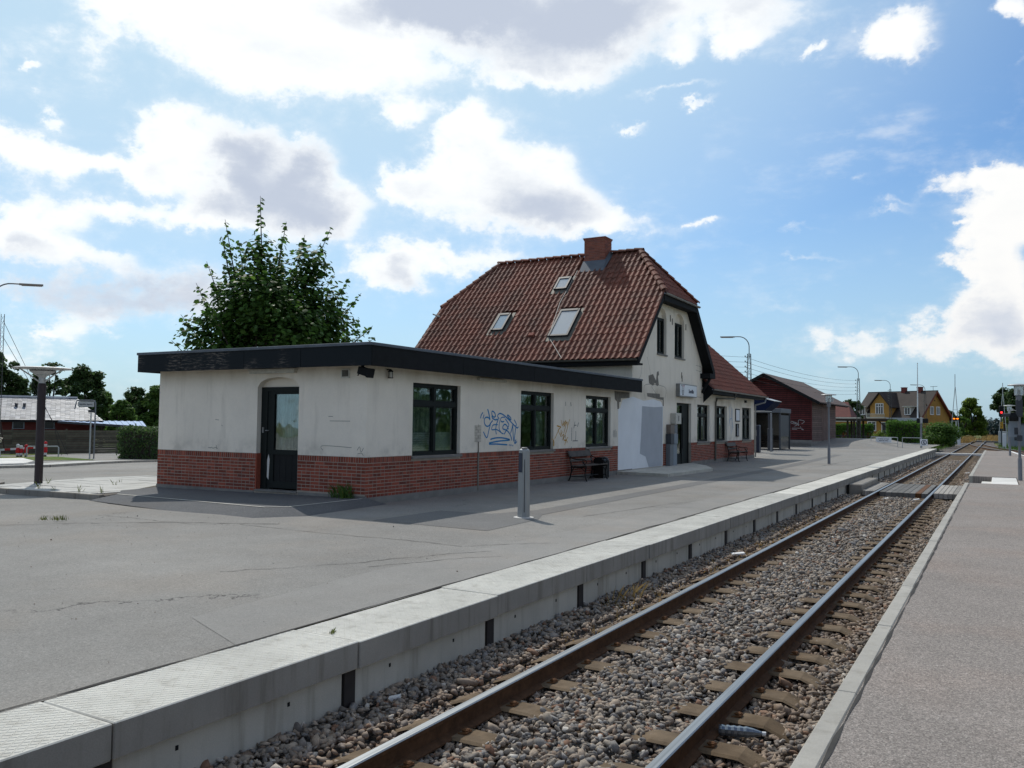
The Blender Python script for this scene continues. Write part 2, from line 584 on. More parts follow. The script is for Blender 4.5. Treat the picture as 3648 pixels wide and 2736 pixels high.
t = NT('field_ground')
p = t.pos()
f = t.rng(t.noise(p, .6, 6, .65), .3, .7, .6, 1.35, False)
c = t.mix(t.rng(t.noise(p, .035, 4, .6), .42, .6), (.072, .105, .030), (.20, .165, .075))
M_FIELD = t.fin(t.val(c, f), .95, 0, .1, t.bump(t.noise(p, 9, 5, .7), .8, .05))
t = NT('verge_grass')
p = t.pos()
f = t.rng(t.noise(p, 3.0, 6, .7), .3, .7, .55, 1.35, False)
c = t.mix(t.rng(t.noise(p, .5, 4, .6), .42, .62), (.085, .145, .030), (.17, .16, .06))
M_VERGE = t.fin(t.val(c, f), .95, 0, .1, t.bump(t.noise(p, 40, 5, .7), .8, .03))


# ------------------------------------------------------------------ terrain
def sm(a, b, x):
    q = min(1.0, max(0.0, (x - a) / (b - a)))
    return q * q * (3 - 2 * q)


def terrain(x, y):
    h = 0.0
    if x < -10.2:
        k = sm(-10.6, -16, x)
        if y >= 12.2 and x > -17.2: k = 0
        h = -.1 * k
    D = -.8515 * x + .5244 * y
    if x < -17 and D > 25: h += -.02 * (D - 25) * sm(25, 30, D)
    if x > -30 and y > 58:
        k = sm(-9.4, -11.2, x)
        h += .55 * (sm(65.8, 71.5, y) * (1 - k) + sm(68.5, 79, y) * k) * sm(-6.1, -9.2, x) * (1 - sm(84, 90, y))
    return h


def grid(name, xs, ys, fn, mat, smooth=True):
    V = np.array([(x, y, fn(x, y)) for y in ys for x in xs])
    n = len(xs)
    F = np.array([(j * n + i, j * n + i + 1, (j + 1) * n + i + 1, (j + 1) * n + i) for j in range(len(ys) - 1) for i in range(n - 1)])
    return link(bpy.data.objects.new(name, np_mesh(name, V, F, mat, smooth)))


def field(x, y):
    D = -.8515 * x + .5244 * y
    h = -.68
    if x < -20 and D > 30: h -= min(.02 * (D - 30), 1.6)
    return h


far = [-3000, -1500, -800, -400, -200, -120, -80, -60, -50, -40, -30, -20, -12, -6, 0, 6, 12, 20, 40, 80, 150, 400, 1000, 3000]
tag(grid('ground', far, [-1500, -400, -100, -40, -20, 0, 20, 30, 40, 50, 60, 80, 100, 120, 150, 200, 300, 500, 900, 1800, 4000], field, M_FIELD),
    'flat grassy land running out to the horizon', kind='structure')
xs = [-95, -85, -75, -68, -62, -57, -53, -49, -45, -41, -37, -33, -30, -27, -24.5, -22.5, -21, -19.5, -18.2, -17.21, -17.2, -16.5, -15.5, -14.5, -13.5, -12.5, -11.6, -10.9, -10.2, -9.6, -9, -8.4, -7.8, -7.2, -6.6, -6.1, -5.4, -4.775]
ys = [-60, -35, -14, -6, 0, 3, 6, 8, 9.5, 10.5, 11.2, 11.8, 12.19, 12.2, 13, 15, 18, 21, 24, 27, 30, 33, 37, 42, 48, 54, 58, 60, 61.5, 63, 64, 65, 66, 67, 68, 69, 70, 71, 73, 76, 80, 84, 86, 88, 90]
tag(grid('station_yard', xs, ys, terrain, M_YARD), 'worn grey asphalt station yard and platform surface', kind='structure')

# resurfaced strip of darker asphalt along the platform
m = MB()
m.poly([(-8.90, 10.90, .004), (-6.66, 10.84, .004), (-6.74, 12.62, .004), (-7.02, 13.3, .004), (-7.05, 24, .004), (-7.15, 36, .004), (-7.75, 51.5, .004), (-8.2, 51.5, .004), (-7.62, 36, .004), (-7.50, 24.3, .004), (-7.5, 13.9, .004), (-7.85, 12.9, .004), (-8.88, 12.82, .004)])
m.build('asphalt_patch', M_PATCH, kind='structure', label='darker strip of newer asphalt along the platform')


M_STRIP = asphalt('smooth_asphalt', (.240, .230, .212), .18, crack=False, big=.12, chips=.85, agg=140)
m = MB()
m.poly([(-5.75, 4.75, .003), (-4.79, 4.35, .003), (-4.79, 30, .003), (-5.55, 30, .003), (-5.62, 12, .003), (-5.9, 7.2, .003)])
m.build('asphalt_patch', M_STRIP, kind='structure', label='smoother pale asphalt repair along the platform slabs')


def ribbon(mb, pts, w, z=.004, jitter=.0):
    pts = [Vector((q[0], q[1], (q[2] if len(q) > 2 else z))) for q in pts]
    L, Rr = [], []
    for i, q in enumerate(pts):
        d = pts[min(i + 1, len(pts) - 1)] - pts[max(i - 1, 0)]
        n = Vector((-d.y, d.x, 0)).normalized() * w * .5 * (1 + jitter * random.uniform(-1, 1))
        L.append(q + n); Rr.append(q - n)
    for i in range(len(pts) - 1):
        mb.quad(L[i], L[i + 1], Rr[i + 1], Rr[i])


def wander(a, b, n, amp):
    out = []
    o = 0
    for i in range(n + 1):
        s = i / n
        o = o * .8 + random.uniform(-amp, amp)
        dx, dy = b[0] - a[0], b[1] - a[1]
        L = math.hypot(dx, dy)
        x, y = a[0] + dx * s - dy / L * o, a[1] + dy * s + dx / L * o
        out.append((x, y, terrain(x, y) + .005))
    return out


m = MB()
for a, b, w in (((-10.2, 9.3), (-6.1, 9.35), .012), ((-6.1, 9.35), (-5.2, 10.3), .010), ((-12.3, 8.2), (-9.8, 9.75), .022), ((-17.5, 4.6), (-12.3, 8.2), .016), ((-6.4, 7.6), (-5.6, 9.2), .012), ((-6.1, 7.4), (-5.3, 8.9), .010), ((-7.2, 6.3), (-6.3, 7.7), .010),
                ((-6.3, 13.5), (-5.6, 18.0), .012), ((-6.0, 15.8), (-5.2, 16.2), .012), ((-13.5, 9.1), (-10.8, 8.9), .010), ((-6.4, 34), (-6.0, 46), .02)):
    ribbon(m, wander(a, b, 26, .03), w, jitter=.6)
M_CRACK = plain('crack_fill', (.05, .047, .043), .95, .3)
# dirt and moss gathered along the platform slabs and beside the island kerb
for x, y0, y1, w in ((-4.796, -2, 40, .022),):
    ribbon(m, wander((x, y0), (x, y1), int((y1 - y0) * 3), .012), w, jitter=.95)
ribbon(m, [(-.752 + random.uniform(-.004, .004), -4 + k * .25, .0045) for k in range(130)], .016, jitter=.9)
m.build('asphalt_cracks', M_CRACK, kind='stuff', label='thin dark cracks wandering over the asphalt')

# ------------------------------------------------------------------ platform edge (slabs, panels, posts)
platform = empty('platform_edge', (-4.13, 0, 0), 'long concrete platform edge of pale slabs along the left side of the track', 'platform edge')
platform['kind'] = 'structure'
# slab with a chequered tread: raised bars on the top
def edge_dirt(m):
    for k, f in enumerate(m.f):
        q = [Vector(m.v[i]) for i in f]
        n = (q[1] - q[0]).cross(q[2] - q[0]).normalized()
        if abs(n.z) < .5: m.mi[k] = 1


def slab_mesh(L, name):
    m = MB()
    m.box(-.655, 0, 0, L - .010, -.20, 0, bevel=.007)
    edge_dirt(m)
    for i in range(22):
        for j in range(int(L / .032)):
            x = -.63 + i * .0285
            y = .03 + j * .032
            if y > L - .04: continue
            a = .0125
            s = 1 if (i + j) % 2 else -1
            dx, dy = a * .7, a * s
            w = .0040
            n = Vector((-dy, dx, 0)).normalized() * w
            p0, p1 = Vector((x - dx, y - dy, 0)), Vector((x + dx, y + dy, 0))
            up = Vector((0, 0, .0030))
            m.add([p0 - n, p0 + n, p1 + n, p1 - n, p0 + up, p1 + up], ((0, 4, 5, 3), (1, 2, 5, 4), (0, 1, 4), (2, 3, 5)))
    return m.mesh(name, [M_CONC, M_GRIME])


SLAB_NEAR = slab_mesh(2.0, 'edge_slab_treads')
m = MB(); m.box(-.655, 0, 0, 1.990, -.20, 0, bevel=.007); edge_dirt(m)
SLAB_FAR = m.mesh('edge_slab_plain', [M_CONC, M_GRIME])
y = -1.08
i = 0
while y < 71:
    o = child('edge_slab', SLAB_NEAR if y < 19 else SLAB_FAR, platform, (-4.115 + random.uniform(-.006, .006), y, random.uniform(-.004, .003)), (0, random.uniform(-.004, .004), random.uniform(-.002, .002)))
    y += 2.0
    i += 1
m = MB(); m.box(-.05, 0, 0, 1.86, -.36, -.0, bevel=.006); PAN1 = m.mesh('wall_panel', M_PANEL)
m = MB(); m.box(-.05, 0, 0, 1.86, -.22, -.012, bevel=.006); PAN2 = m.mesh('wall_panel_low', M_PANEL)
m = MB(); m.box(-.06, 0, 0, .12, -.52, 0); POSTM = m.mesh('wall_post', M_POST)
y = -1.16
while y < 71:
    child('wall_panel', PAN1, platform, (-4.20, y + .13, -.203), (0, 0, 0))
    child('wall_panel', PAN2, platform, (-4.206, y + .13, -.57))
    child('wall_post', POSTM, platform, (-4.185, y, -.203))
    y += 2.0

m = MB(); m.box(-.004, .004, -.010, .010, -.014, .014); HOLE = m.mesh('bolt_hole', M_BLACK)
for k in range(9):
    for dy in (.55, 1.45): child('bolt_hole', HOLE, platform, (-4.200, -1.16 + 2 * k + dy, -.30))

# ------------------------------------------------------------------ island platform on the right
island = empty('island_platform', (1.0, 0, 0), 'low brown asphalt island platform with a narrow concrete kerb right of the track', 'platform')
island['kind'] = 'structure'
def isl_right(y): return 1.95 + (61 - y) * .063 if y > 45 else 2.96 + (45 - y) * .02
m = MB()
m.prism([(-.765, -12), (6, -12), (isl_right(28.6), 28.6), (-.765, 28.6)], -.62, 0)
m.build('platform_surface', M_ISLAND, island)
m = MB()
m.prism([(-.765, 32.7), (isl_right(32.7), 32.7), (isl_right(45), 45), (1.32, 61), (.80, 70.6), (-.765, 70.6)], -.62, 0)
m.build('platform_surface', M_ISLAND, island)
m = MB()
m.prism([(.52, 28.604), (isl_right(28.6), 28.604), (isl_right(32.7), 32.696), (.52, 32.696)], -.62, -.003)
m.build('platform_surface', M_ISLAND, island)
m = MB(); m.box(-.118, 0, 0, 1.993, -.30, .002, bevel=.01)
KERBM = m.mesh('platform_kerb', M_KERB)
y = -4.4
while y < 70:
    if not (27.5 < y + 1 < 33.6) :
        child('platform_kerb', KERBM, island, (-.768, y, random.uniform(-.003, .004)), (0, 0, random.uniform(-.003, .003)))
    y += 2.0
m = MB(); m.box(-.118, 0, 0, 1.0, -.30, .002, bevel=.01); KS = m.mesh('platform_kerb_short', M_KERB)
child('platform_kerb', KS, island, (-.768, 27.6, 0)); child('platform_kerb', KS, island, (-.768, 32.7, 0))
m = MB(); m.box(-.50, -.203, 28.75, 32.6, -.6, -.16, bevel=.01); m.build('concrete_step', M_WHITEC, island)
m = MB(); m.box(-.20, .50, 28.75, 30.66, -.6, -.01, bevel=.01); m.build('concrete_step', M_WHITEC, island)
m = MB(); m.box(-.20, .50, 30.68, 32.6, -.6, -.012, bevel=.01); m.build('concrete_step', M_WHITEC, island)
m = MB(); m.box(-.76, -.51, 28.62, 32.68, -.7, -.34); m.build('passage_floor', M_APRON, island)
m = MB()
m.add([(.80, 70.6, .004), (1.32, 61, .004), (1.14, 61, .004), (.62, 70.6, .004)], ((0, 3, 2, 1),))
m.add([(1.32, 61, .004), (isl_right(45) + .0, 45, .004), (isl_right(45) - .2, 45, .004), (1.14, 61, .004)], ((0, 3, 2, 1),))
M_WLINE = plain('white_marking', (.72, .71, .68), .7, .1)
m.build('edge_line', M_WLINE, island)

# ------------------------------------------------------------------ track
t = NT('rusty_rail')
p = t.pos()
f = t.rng(t.noise(p, 14, 5, .65), .3, .7, .65, 1.3, False)
M_RAIL = t.fin(t.val((.078, .041, .022), f), .85, .0, .12, t.bump(t.noise(p, 90, 4), .3, .003))
t = NT('polished_railhead')
p = t.pos()
f = t.rng(t.noise(t.vmul(p, (60, .6, 1)), 1, 3), .3, .7, .7, 1.2, False)
M_HEAD = t.fin(t.val((.27, .285, .295), f), .45, .92, .4)
t = NT('sleeper_concrete')
p = t.pos()
f = t.rng(t.noise(p, 6, 6, .65), .3, .7, .65, 1.25, False)
c = t.mix(t.rng(t.noise(p, 2.2, 4, .6), .4, .62), (.15, .108, .068), (.115, .078, .045))
M_SLEEPER = t.fin(t.val(c, f), .9, 0, .25, t.bump(t.noise(p, 70, 4, .65), .5, .006))
M_CLIP = plain('rusty_clip', (.115, .050, .018), .8, .35, 40)
RZ = -.346      # rail top
track = empty('railway_track', (-2.51, 0, RZ), 'single railway track with rusty brown rails running to the level crossing', 'railway track')


def rail(path, name, parent, head=True):
    """rail profile swept along a path of (x, y) points; top at RZ"""
    prof = [(-.07, -.155), (.07, -.155), (.07, -.145), (.012, -.125), (.010, -.045), (.034, -.034), (.036, -.008), (.028, -.0008), (-.028, -.0008), (-.036, -.008), (-.034, -.034), (-.010, -.045), (-.012, -.125), (-.07, -.145)]
    m = MB()
    n = len(prof)
    vs = []
    for i, q in enumerate(path):
        a, b = path[max(i - 1, 0)], path[min(i + 1, len(path) - 1)]
        d = Vector((b[0] - a[0], b[1] - a[1], 0)).normalized()
        s = Vector((d.y, -d.x, 0))
        vs += [Vector((q[0], q[1], RZ + z)) + s * x for x, z in prof]
    fs, mi = [], []
    for i in range(len(path) - 1):
        for k in range(n):
            fs.append((i * n + k, i * n + (k + 1) % n, (i + 1) * n + (k + 1) % n, (i + 1) * n + k))
            mi.append(1 if k in (6, 7, 8) else 0)
    m.v = [tuple(v) for v in vs]; m.f = fs; m.mi = mi
    return m.build(name, [M_RAIL, M_HEAD], parent)


yy = [-6, 10, 30, 60, 90, 120, 131]
cur = [(131 + i * 8) for i in range(1, 14)]
def bend(x, y): return (x + (y - 131) ** 2 / 9000.0, y) if y > 131 else (x, y)
for x in (-3.263, -1.758):
    rail([bend(x, q) for q in yy + cur], 'rail', track)


def sleeper_mesh():
    """concrete sleeper: flat seats, low middle, bevelled ends"""
    m = MB()
    w = .125
    prof = [(-1.25, -.33), (-1.25, -.225), (-1.05, -.147), (-.45, -.147), (-.25, -.185), (.25, -.185), (.45, -.147), (1.05, -.147), (1.25, -.225), (1.25, -.33)]
    n = len(prof)
    A = [(x, -w, z) for x, z in prof]
    B = [(x, w, z) for x, z in prof]
    top = [(x, -w * .78, z + .012) for x, z in prof]
    topb = [(x, w * .78, z + .012) for x, z in prof]
    m.v = A + B + top + topb
    for k in range(1, n - 2):
        m.f.append((2 * n + k, 2 * n + k + 1, 3 * n + k + 1, 3 * n + k))
        m.f.append((k, k + 1, 2 * n + k + 1, 2 * n + k))
        m.f.append((3 * n + k, 3 * n + k + 1, n + k + 1, n + k))
    m.f.append((0, 1, 2 * n + 1, 3 * n + 1, n + 1, n))
    m.f.append((n - 1, 2 * n - 1, 2 * n - 2, 4 * n - 2, 3 * n - 2, n - 2))
    m.mi = [0] * len(m.f)
    return m.mesh('sleeper', M_SLEEPER)


def clip_mesh():
    m = MB()
    for sx in (1,):
        m.box(sx * .075 if sx > 0 else -.19, .19 if sx > 0 else -.075, -.055, .055, -.16, -.143, bevel=.006)
        m.tube([(sx * .10, 0, -.15), (sx * .10, 0, -.105)], .016, 6)
        m.box(sx * .10 - .022, sx * .10 + .022, -.022, .022, -.125, -.108, bevel=.004)
        m.tube([(sx * .06, -.035, -.137), (sx * .12, -.03, -.125), (sx * .12, .03, -.125), (sx * .06, .035, -.137)], .009, 6)
    return m.mesh('rail_clip', M_CLIP)


SLP, CLP = sleeper_mesh(), clip_mesh()
for k in range(-3, 170):
    y = 5.56 + .655 * k
    if 27.9 < y < 32.7: continue
    x = -2.51 + random.uniform(-.012, .012)
    s = child('sleeper', SLP, track, (x, y, RZ + random.uniform(-.006, .006)), (0, 0, random.uniform(-.006, .006)))
    if y < 20:
        for rx in (-3.263, -1.758):
            for yaw in (0, math.pi):
                c = link(bpy.data.objects.new('rail_clip', CLP))
                c.parent = s
                c.location = (rx - x, random.uniform(-.01, .01), 0)
                c.rotation_euler = (0, 0, yaw)

# the siding that leaves the main line near the crossing
siding = empty('siding_track', (1.0, 100, RZ), 'overgrown siding track branching right just before the level crossing', 'railway track')
def sid(off, y):
    d = 131 - y
    return (-2.51 + off + (d * d / 520.0 if d < 48 else 4.43 + (d - 48) * .16), y)
sy = [131 - 3 * i for i in range(0, 26)]
for off in (-.752, .752):
    rail([sid(off, q) for q in sy], 'rail', siding)
for k in range(60):
    y = 126 - k * .9
    q = sid(0, y)
    child('sleeper', SLP, siding, (q[0], q[1], RZ - .01), (0, 0, .08))

# track bed: soil under the stones
def bed(x, y):
    a = abs(x + 2.51)
    h = -.575 if a < 1.7 else -.58
    if -4.0 < x < -3.75: h += .01
    return h + .012 * math.sin(x * 7 + y * 3)
bx = [-4.26, -4.0, -3.8, -3.4, -3.0, -2.5, -2.0, -1.6, -1.2, -1.0, -.7]
by = [-6 + 2 * i for i in range(40)] + [74 + 6 * i for i in range(13)]
t = NT('stony_bed')
p = t.pos()
vc = t.sep(t.voro(p, 22, 'F1', 'Color'))
vd = t.voro(p, 22, 'F1', 'Distance')
g = t.rng(t.noise(p, .8, 4, .6), .3, .7, .8, 1.2, False)
c = t.mix(vc[0], (.25, .22, .19), (.15, .145, .14))
c = t.mix(t.rng(vc[1], .62, .8, 0, .7), c, (.23, .15, .10))
c = t.mix(t.rng(vd, .28, .55, 0, .8), c, (.045, .04, .036))
M_BED = t.fin(t.val(c, g), .9, 0, .3, t.bump(t.math('MULTIPLY', vd, -1), .9, .03))
b = grid('track_bed', bx, by, bed, M_BED)
tag(b, 'stony bed beneath the railway track', kind='structure')
m = MB()
m.poly([(-4.4, 72, -.56), (-1, 72, -.56), (4.5, 60, -.56), (4.8, 74, -.56), (1.6, 100, -.56), (-.4, 126, -.56), (-.6, 150, -.56), (-4.6, 150, -.56), (-5.4, 100, -.56)])
m.build('track_bed', M_BED, kind='structure', label='stony bed under the turnout and siding')

# ballast stones
t = NT('ballast_stone')
isl = t.n('ShaderNodeNewGeometry').outputs['Random Per Island']
p = t.pos()
r1 = t.n('ShaderNodeValToRGB')
t.l(isl, r1.inputs[0])
cr = r1.color_ramp
cols = [(0, (.155, .135, .115)), (.16, (.26, .22, .175)), (.30, (.285, .235, .185)), (.42, (.185, .17, .155)), (.54, (.31, .245, .185)), (.66, (.20, .145, .105)), (.76, (.23, .215, .20)), (.86, (.36, .295, .23)), (.93, (.22, .12, .075)), (.975, (.52, .48, .42))]
cr.elements[0].position, cr.elements[0].color = 0, (*cols[0][1], 1)
cr.elements[1].position, cr.elements[1].color = cols[1][0], (*cols[1][1], 1)
for q, cc in cols[2:]:
    e = cr.elements.new(q); e.color = (*cc, 1)
cr.interpolation = 'CONSTANT'
f = t.rng(t.noise(p, 45, 4, .6), .3, .7, .75, 1.2, False)
xx = t.sep(p)
rust = t.math('MULTIPLY', t.rng(t.math('ABSOLUTE', t.math('SUBTRACT', t.math('ABSOLUTE', t.math('ADD', xx[0], 2.51)), .95)), .15, .6, 1, 0), t.rng(t.noise(p, 1.2, 3), .35, .65, .1, .65))
c = t.mix(rust, t.val(r1.outputs[0], f), t.val((.24, .16, .105), f))
M_STONE = t.fin(c, .82, 0, .35, t.bump(t.noise(p, 120, 3, .6), .3, .003))


def ico():
    g = (1 + 5 ** .5) / 2
    V = np.array([(-1, g, 0), (1, g, 0), (-1, -g, 0), (1, -g, 0), (0, -1, g), (0, 1, g), (0, -1, -g), (0, 1, -g), (g, 0, -1), (g, 0, 1), (-g, 0, -1), (-g, 0, 1)], float)
    V /= np.linalg.norm(V[0])
    F = np.array([(0, 11, 5), (0, 5, 1), (0, 1, 7), (0, 7, 10), (0, 10, 11), (1, 5, 9), (5, 11, 4), (11, 10, 2), (10, 7, 6), (7, 1, 8), (3, 9, 4), (3, 4, 2), (3, 2, 6), (3, 6, 8), (3, 8, 9), (4, 9, 5), (2, 4, 11), (6, 2, 10), (8, 6, 7), (9, 8, 1)])
    return V, F


def rand_rot(n):
    q = RNG.normal(size=(n, 4)); q /= np.linalg.norm(q, axis=1)[:, None]
    w, x, y, z = q.T
    return np.stack([np.stack([1 - 2 * (y * y + z * z), 2 * (x * y - z * w), 2 * (x * z + y * w)], -1),
                     np.stack([2 * (x * y + z * w), 1 - 2 * (x * x + z * z), 2 * (y * z - x * w)], -1),
                     np.stack([2 * (x * z - y * w), 2 * (y * z + x * w), 1 - 2 * (x * x + y * y)], -1)], 1)


def stones(name, x0, x1, y0, y1, n, size, zfun, parent=None, label=None):
    V0, F0 = ico()
    x = RNG.uniform(x0, x1, n); y = RNG.uniform(y0, y1, n)
    s = size * RNG.lognormal(0, .28, n)
    V = V0[None] * (1 + RNG.uniform(-.42, .30, (n, 12, 1)))
    V = V * (np.stack([RNG.uniform(.95, 1.55, n), RNG.uniform(.7, 1.05, n), RNG.uniform(.40, .75, n)], -1) * s[:, None] * .5)[:, None, :]
    V = np.einsum('nij,nkj->nki', rand_rot(n), V)
    V[:, :, 2] *= .8
    z = zfun(x, y) + RNG.uniform(-.012, .022, n)
    V += np.stack([x, y, z], -1)[:, None, :]
    F = (F0[None] + (np.arange(n) * 12)[:, None, None]).reshape(-1, 3)
    o = link(bpy.data.objects.new(name, np_mesh(name, V.reshape(-1, 3), F, M_STONE)))
    return tag(o, label, kind='stuff')


def bz(x, y):
    a = np.abs(x + 2.51)
    h = np.where(a < .45, -.503, -.535)
    h = np.where(a > .95, -.545, h)
    h = np.where(a > 1.25, -.535, h)
    h = np.where(x < -3.7, -.50 + (x + 3.7) * -.02, h)
    return h
stones('ballast', -4.2, -.86, 1.6, 7.0, 15500, .050, bz, label='grey and brown ballast stones round the sleepers, close by')
stones('ballast', -4.2, -.86, 7.0, 14.5, 15000, .053, bz, label='grey and brown ballast stones round the sleepers, further along')
stones('ballast', -4.2, -.86, 14.5, 28.0, 12500, .062, bz, label='grey and brown ballast stones up to the board crossing')
stones('ballast', -4.2, -.86, 32.7, 62.0, 9500, .085, bz, label='grey and brown ballast stones beyond the board crossing')

# ------------------------------------------------------------------ board crossing and step
M_BOARD = plain('grey_timber', (.29, .27, .24), .85, .25, 2.5, bump=.3, rnd=.25)
M_BOARDD = plain('dark_rubber_board', (.13, .125, .115), .8, .3, 1.5, bump=.2, rnd=.2)
cross = empty('board_crossing', (-2.5, 30.3, RZ), 'timber foot crossing laid across the rails between the two platforms', 'crossing')
def board(x0, x1, y0, y1, z1, mat, nm='plank'):
    m = MB(); m.box(x0, x1, y0, y1, z1 - .16, z1, bevel=.008)
    return m.build(nm, mat, cross)
for i in range(5): board(-3.66 + i * .067, -3.605 + i * .067 + .006, 28.1, 32.6, RZ + .012 + random.uniform(-.004, .004), M_BOARD)
for i in range(8): board(-3.18 + i * .166, -3.18 + i * .166 + .160, 28.12, 32.6, RZ - .004 + random.uniform(-.004, .004), M_BOARDD if i != 6 else M_CLIP)
for i in range(6): board(-1.70 + i * .128, -1.70 + i * .128 + .120, 28.3, 32.6, RZ + .008 + random.uniform(-.004, .004), M_BOARD)
m = MB(); m.box(-4.10, -3.70, 28.4, 32.4, -.56, -.17, bevel=.03)
m.build('concrete_step', M_KERBD, kind=None, label='low concrete step block against the left platform at the board crossing', cat='step')
m = MB(); m.box(-4.3, -.95, 73.3, 74.2, -.5, -.335, bevel=.01)
m.build('concrete_sill', M_WHITEC, label='pale concrete sill lying across the track past the platform end', cat='sill')
# level crossing road
m = MB(); m.box(-40, 30, 150, 158, -.66, -.352)
m.build('crossing_road', M_PATCH, kind='structure', label='road over the level crossing')

# ------------------------------------------------------------------ building materials
t = NT('white_render')
p = t.pos()
f = t.rng(t.noise(p, .9, 6, .6), .3, .7, .93, 1.05, False)
f = t.math('MULTIPLY', f, t.rng(t.noise(p, 26, 4, .6), .3, .7, .975, 1.02, False))
c = t.val((.79, .725, .62), f)
st = t.math('MULTIPLY', t.rng(t.noise(t.vmul(p, (4, 4, .55)), 1.0, 4, .6), .52, .75), .26)
c = t.mix(st, c, (.40, .36, .29))
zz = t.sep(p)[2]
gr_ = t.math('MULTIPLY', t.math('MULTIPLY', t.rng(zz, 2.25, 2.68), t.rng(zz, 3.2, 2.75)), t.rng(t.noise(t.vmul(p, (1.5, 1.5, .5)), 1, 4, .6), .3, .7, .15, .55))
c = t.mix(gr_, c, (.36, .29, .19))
lo_ = t.math('MULTIPLY', t.rng(zz, 1.35, .95), t.rng(t.noise(p, 2.2, 5, .65), .42, .7, 0, .45))
c = t.mix(lo_, c, (.34, .31, .26))
sp = t.math('MULTIPLY', t.rng(t.noise(p, 5.5, 5, .75), .70, .76), .5)
c = t.mix(sp, c, (.36, .35, .32))
M_RENDER = t.fin(c, .9, 0, .2, t.bump(t.noise(p, 60, 4, .6), .18, .008))
M_PATCHW = plain('fresh_white_paint', (.74, .76, .78), .7, .05, 2)
M_PATCHG = plain('grey_cover_paint', (.40, .42, .45), .75, .08, 2)
M_STAIN = plain('bare_stain', (.19, .175, .15), .9, .35, 7)


def brickmat(name, col, rnd=.32):
    t = NT(name)
    p = t.pos()
    r = t.rand()
    f = t.math('MULTIPLY', t.rng(r, 0, 1, 1 - rnd, 1 + rnd, False), t.rng(t.noise(p, 38, 5, .65), .3, .7, .8, 1.15, False))
    c = t.mix(t.rng(t.math('FRACT', t.math('MULTIPLY', r, 7.3)), .6, 1.0, 0, .75), col, (col[0] * .62, col[1] * .75, col[2] * .95))
    return t.fin(t.val(c, f), .85, 0, .3, t.bump(t.noise(p, 110, 3, .6), .3, .004))


M_BRICK = brickmat('red_brick', (.245, .060, .035))
M_MORTAR = plain('pale_mortar', (.34, .30, .25), .95, .2, 8)
M_PLINTH = plain('cement_plinth', (.20, .19, .175), .9, .25, 3, bump=.3)
M_FRAME = plain('dark_green_frame', (.011, .015, .014), .6, .2, 12, spec=.15)
M_DARKWOOD = plain('dark_barge_timber', (.012, .013, .014), .75, .25, 6, spec=.12)
t = NT('peeling_fascia')
p = t.pos()
g = t.noise(t.vmul(p, (2.2, 2.2, 16)), 2.2, 5, .7)
pe = t.rng(t.noise(p, .55, 2, .5), .48, .60)
pl = t.math('MULTIPLY', t.rng(g, .50, .60), pe)
c = t.mix(pl, (.012, .016, .019), (.12, .105, .09))
M_FASCIA = t.fin(c, .75, 0, .12, t.bump(g, .3, .006))
M_FLASH = plain('zinc_flashing', (.10, .115, .135), .55, .2, 3, metal=.3)
M_ROOFFELT = plain('roofing_felt', (.06, .06, .062), .95, .2, 6)
M_ZINC = plain('zinc_gutter', (.24, .24, .235), .5, .2, 5, metal=.5)
M_CURTAIN = plain('net_curtain', (.46, .50, .48), .9, .22, 3, streak=.5)
M_BLIND = plain('window_blind', (.70, .71, .70), .8, .1, 6)
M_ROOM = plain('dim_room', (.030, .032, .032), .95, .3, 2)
t = NT('window_glass')
tr = t.n('ShaderNodeBsdfTransparent'); tr.inputs[0].default_value = (.80, .85, .83, 1)
gl = t.n('ShaderNodeBsdfGlossy'); gl.inputs['Roughness'].default_value = .015; gl.inputs[0].default_value = (.9, .93, .95, 1)
fr = t.n('ShaderNodeFresnel'); fr.inputs[0].default_value = 1.55
wob = t.bump(t.noise(t.pos(), 1.4, 2, .5), .06, .1)
t.l(wob, gl.inputs['Normal']); t.l(wob, fr.inputs['Normal'])
mx = t.n('ShaderNodeMixShader')
t.l(t.math('ADD', t.math('MULTIPLY', fr.outputs[0], .62), .015), mx.inputs[0]); t.l(tr.outputs[0], mx.inputs[1]); t.l(gl.outputs[0], mx.inputs[2])
t.l(mx.outputs[0], t.out.inputs[0])
M_GLASS = t.m


def tilemat(name, col, rnd=.25, dark=.45):
    t = NT(name)
    p = t.pos()
    r = t.rand()
    f = t.math('MULTIPLY', t.rng(r, 0, 1, 1 - rnd, 1 + rnd, False), t.rng(t.noise(p, 16, 5, .65), .3, .7, .75, 1.2, False))
    c = t.val(col, f)
    # sooty weathering in broad areas and thin lichen
    d = t.math('MULTIPLY', t.rng(t.noise(p, .55, 5, .62), .44, .62), dark)
    c = t.mix(d, c, (.060, .040, .030))
    l = t.math('MULTIPLY', t.rng(t.noise(p, 7, 5, .7), .56, .70), .35)
    c = t.mix(l, c, (.20, .175, .14))
    return t.fin(c, .72, 0, .25, t.bump(t.noise(p, 60, 3, .6), .25, .004))


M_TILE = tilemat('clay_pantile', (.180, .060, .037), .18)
M_TILEW = tilemat('dark_red_tile', (.150, .044, .028), .12, .25)


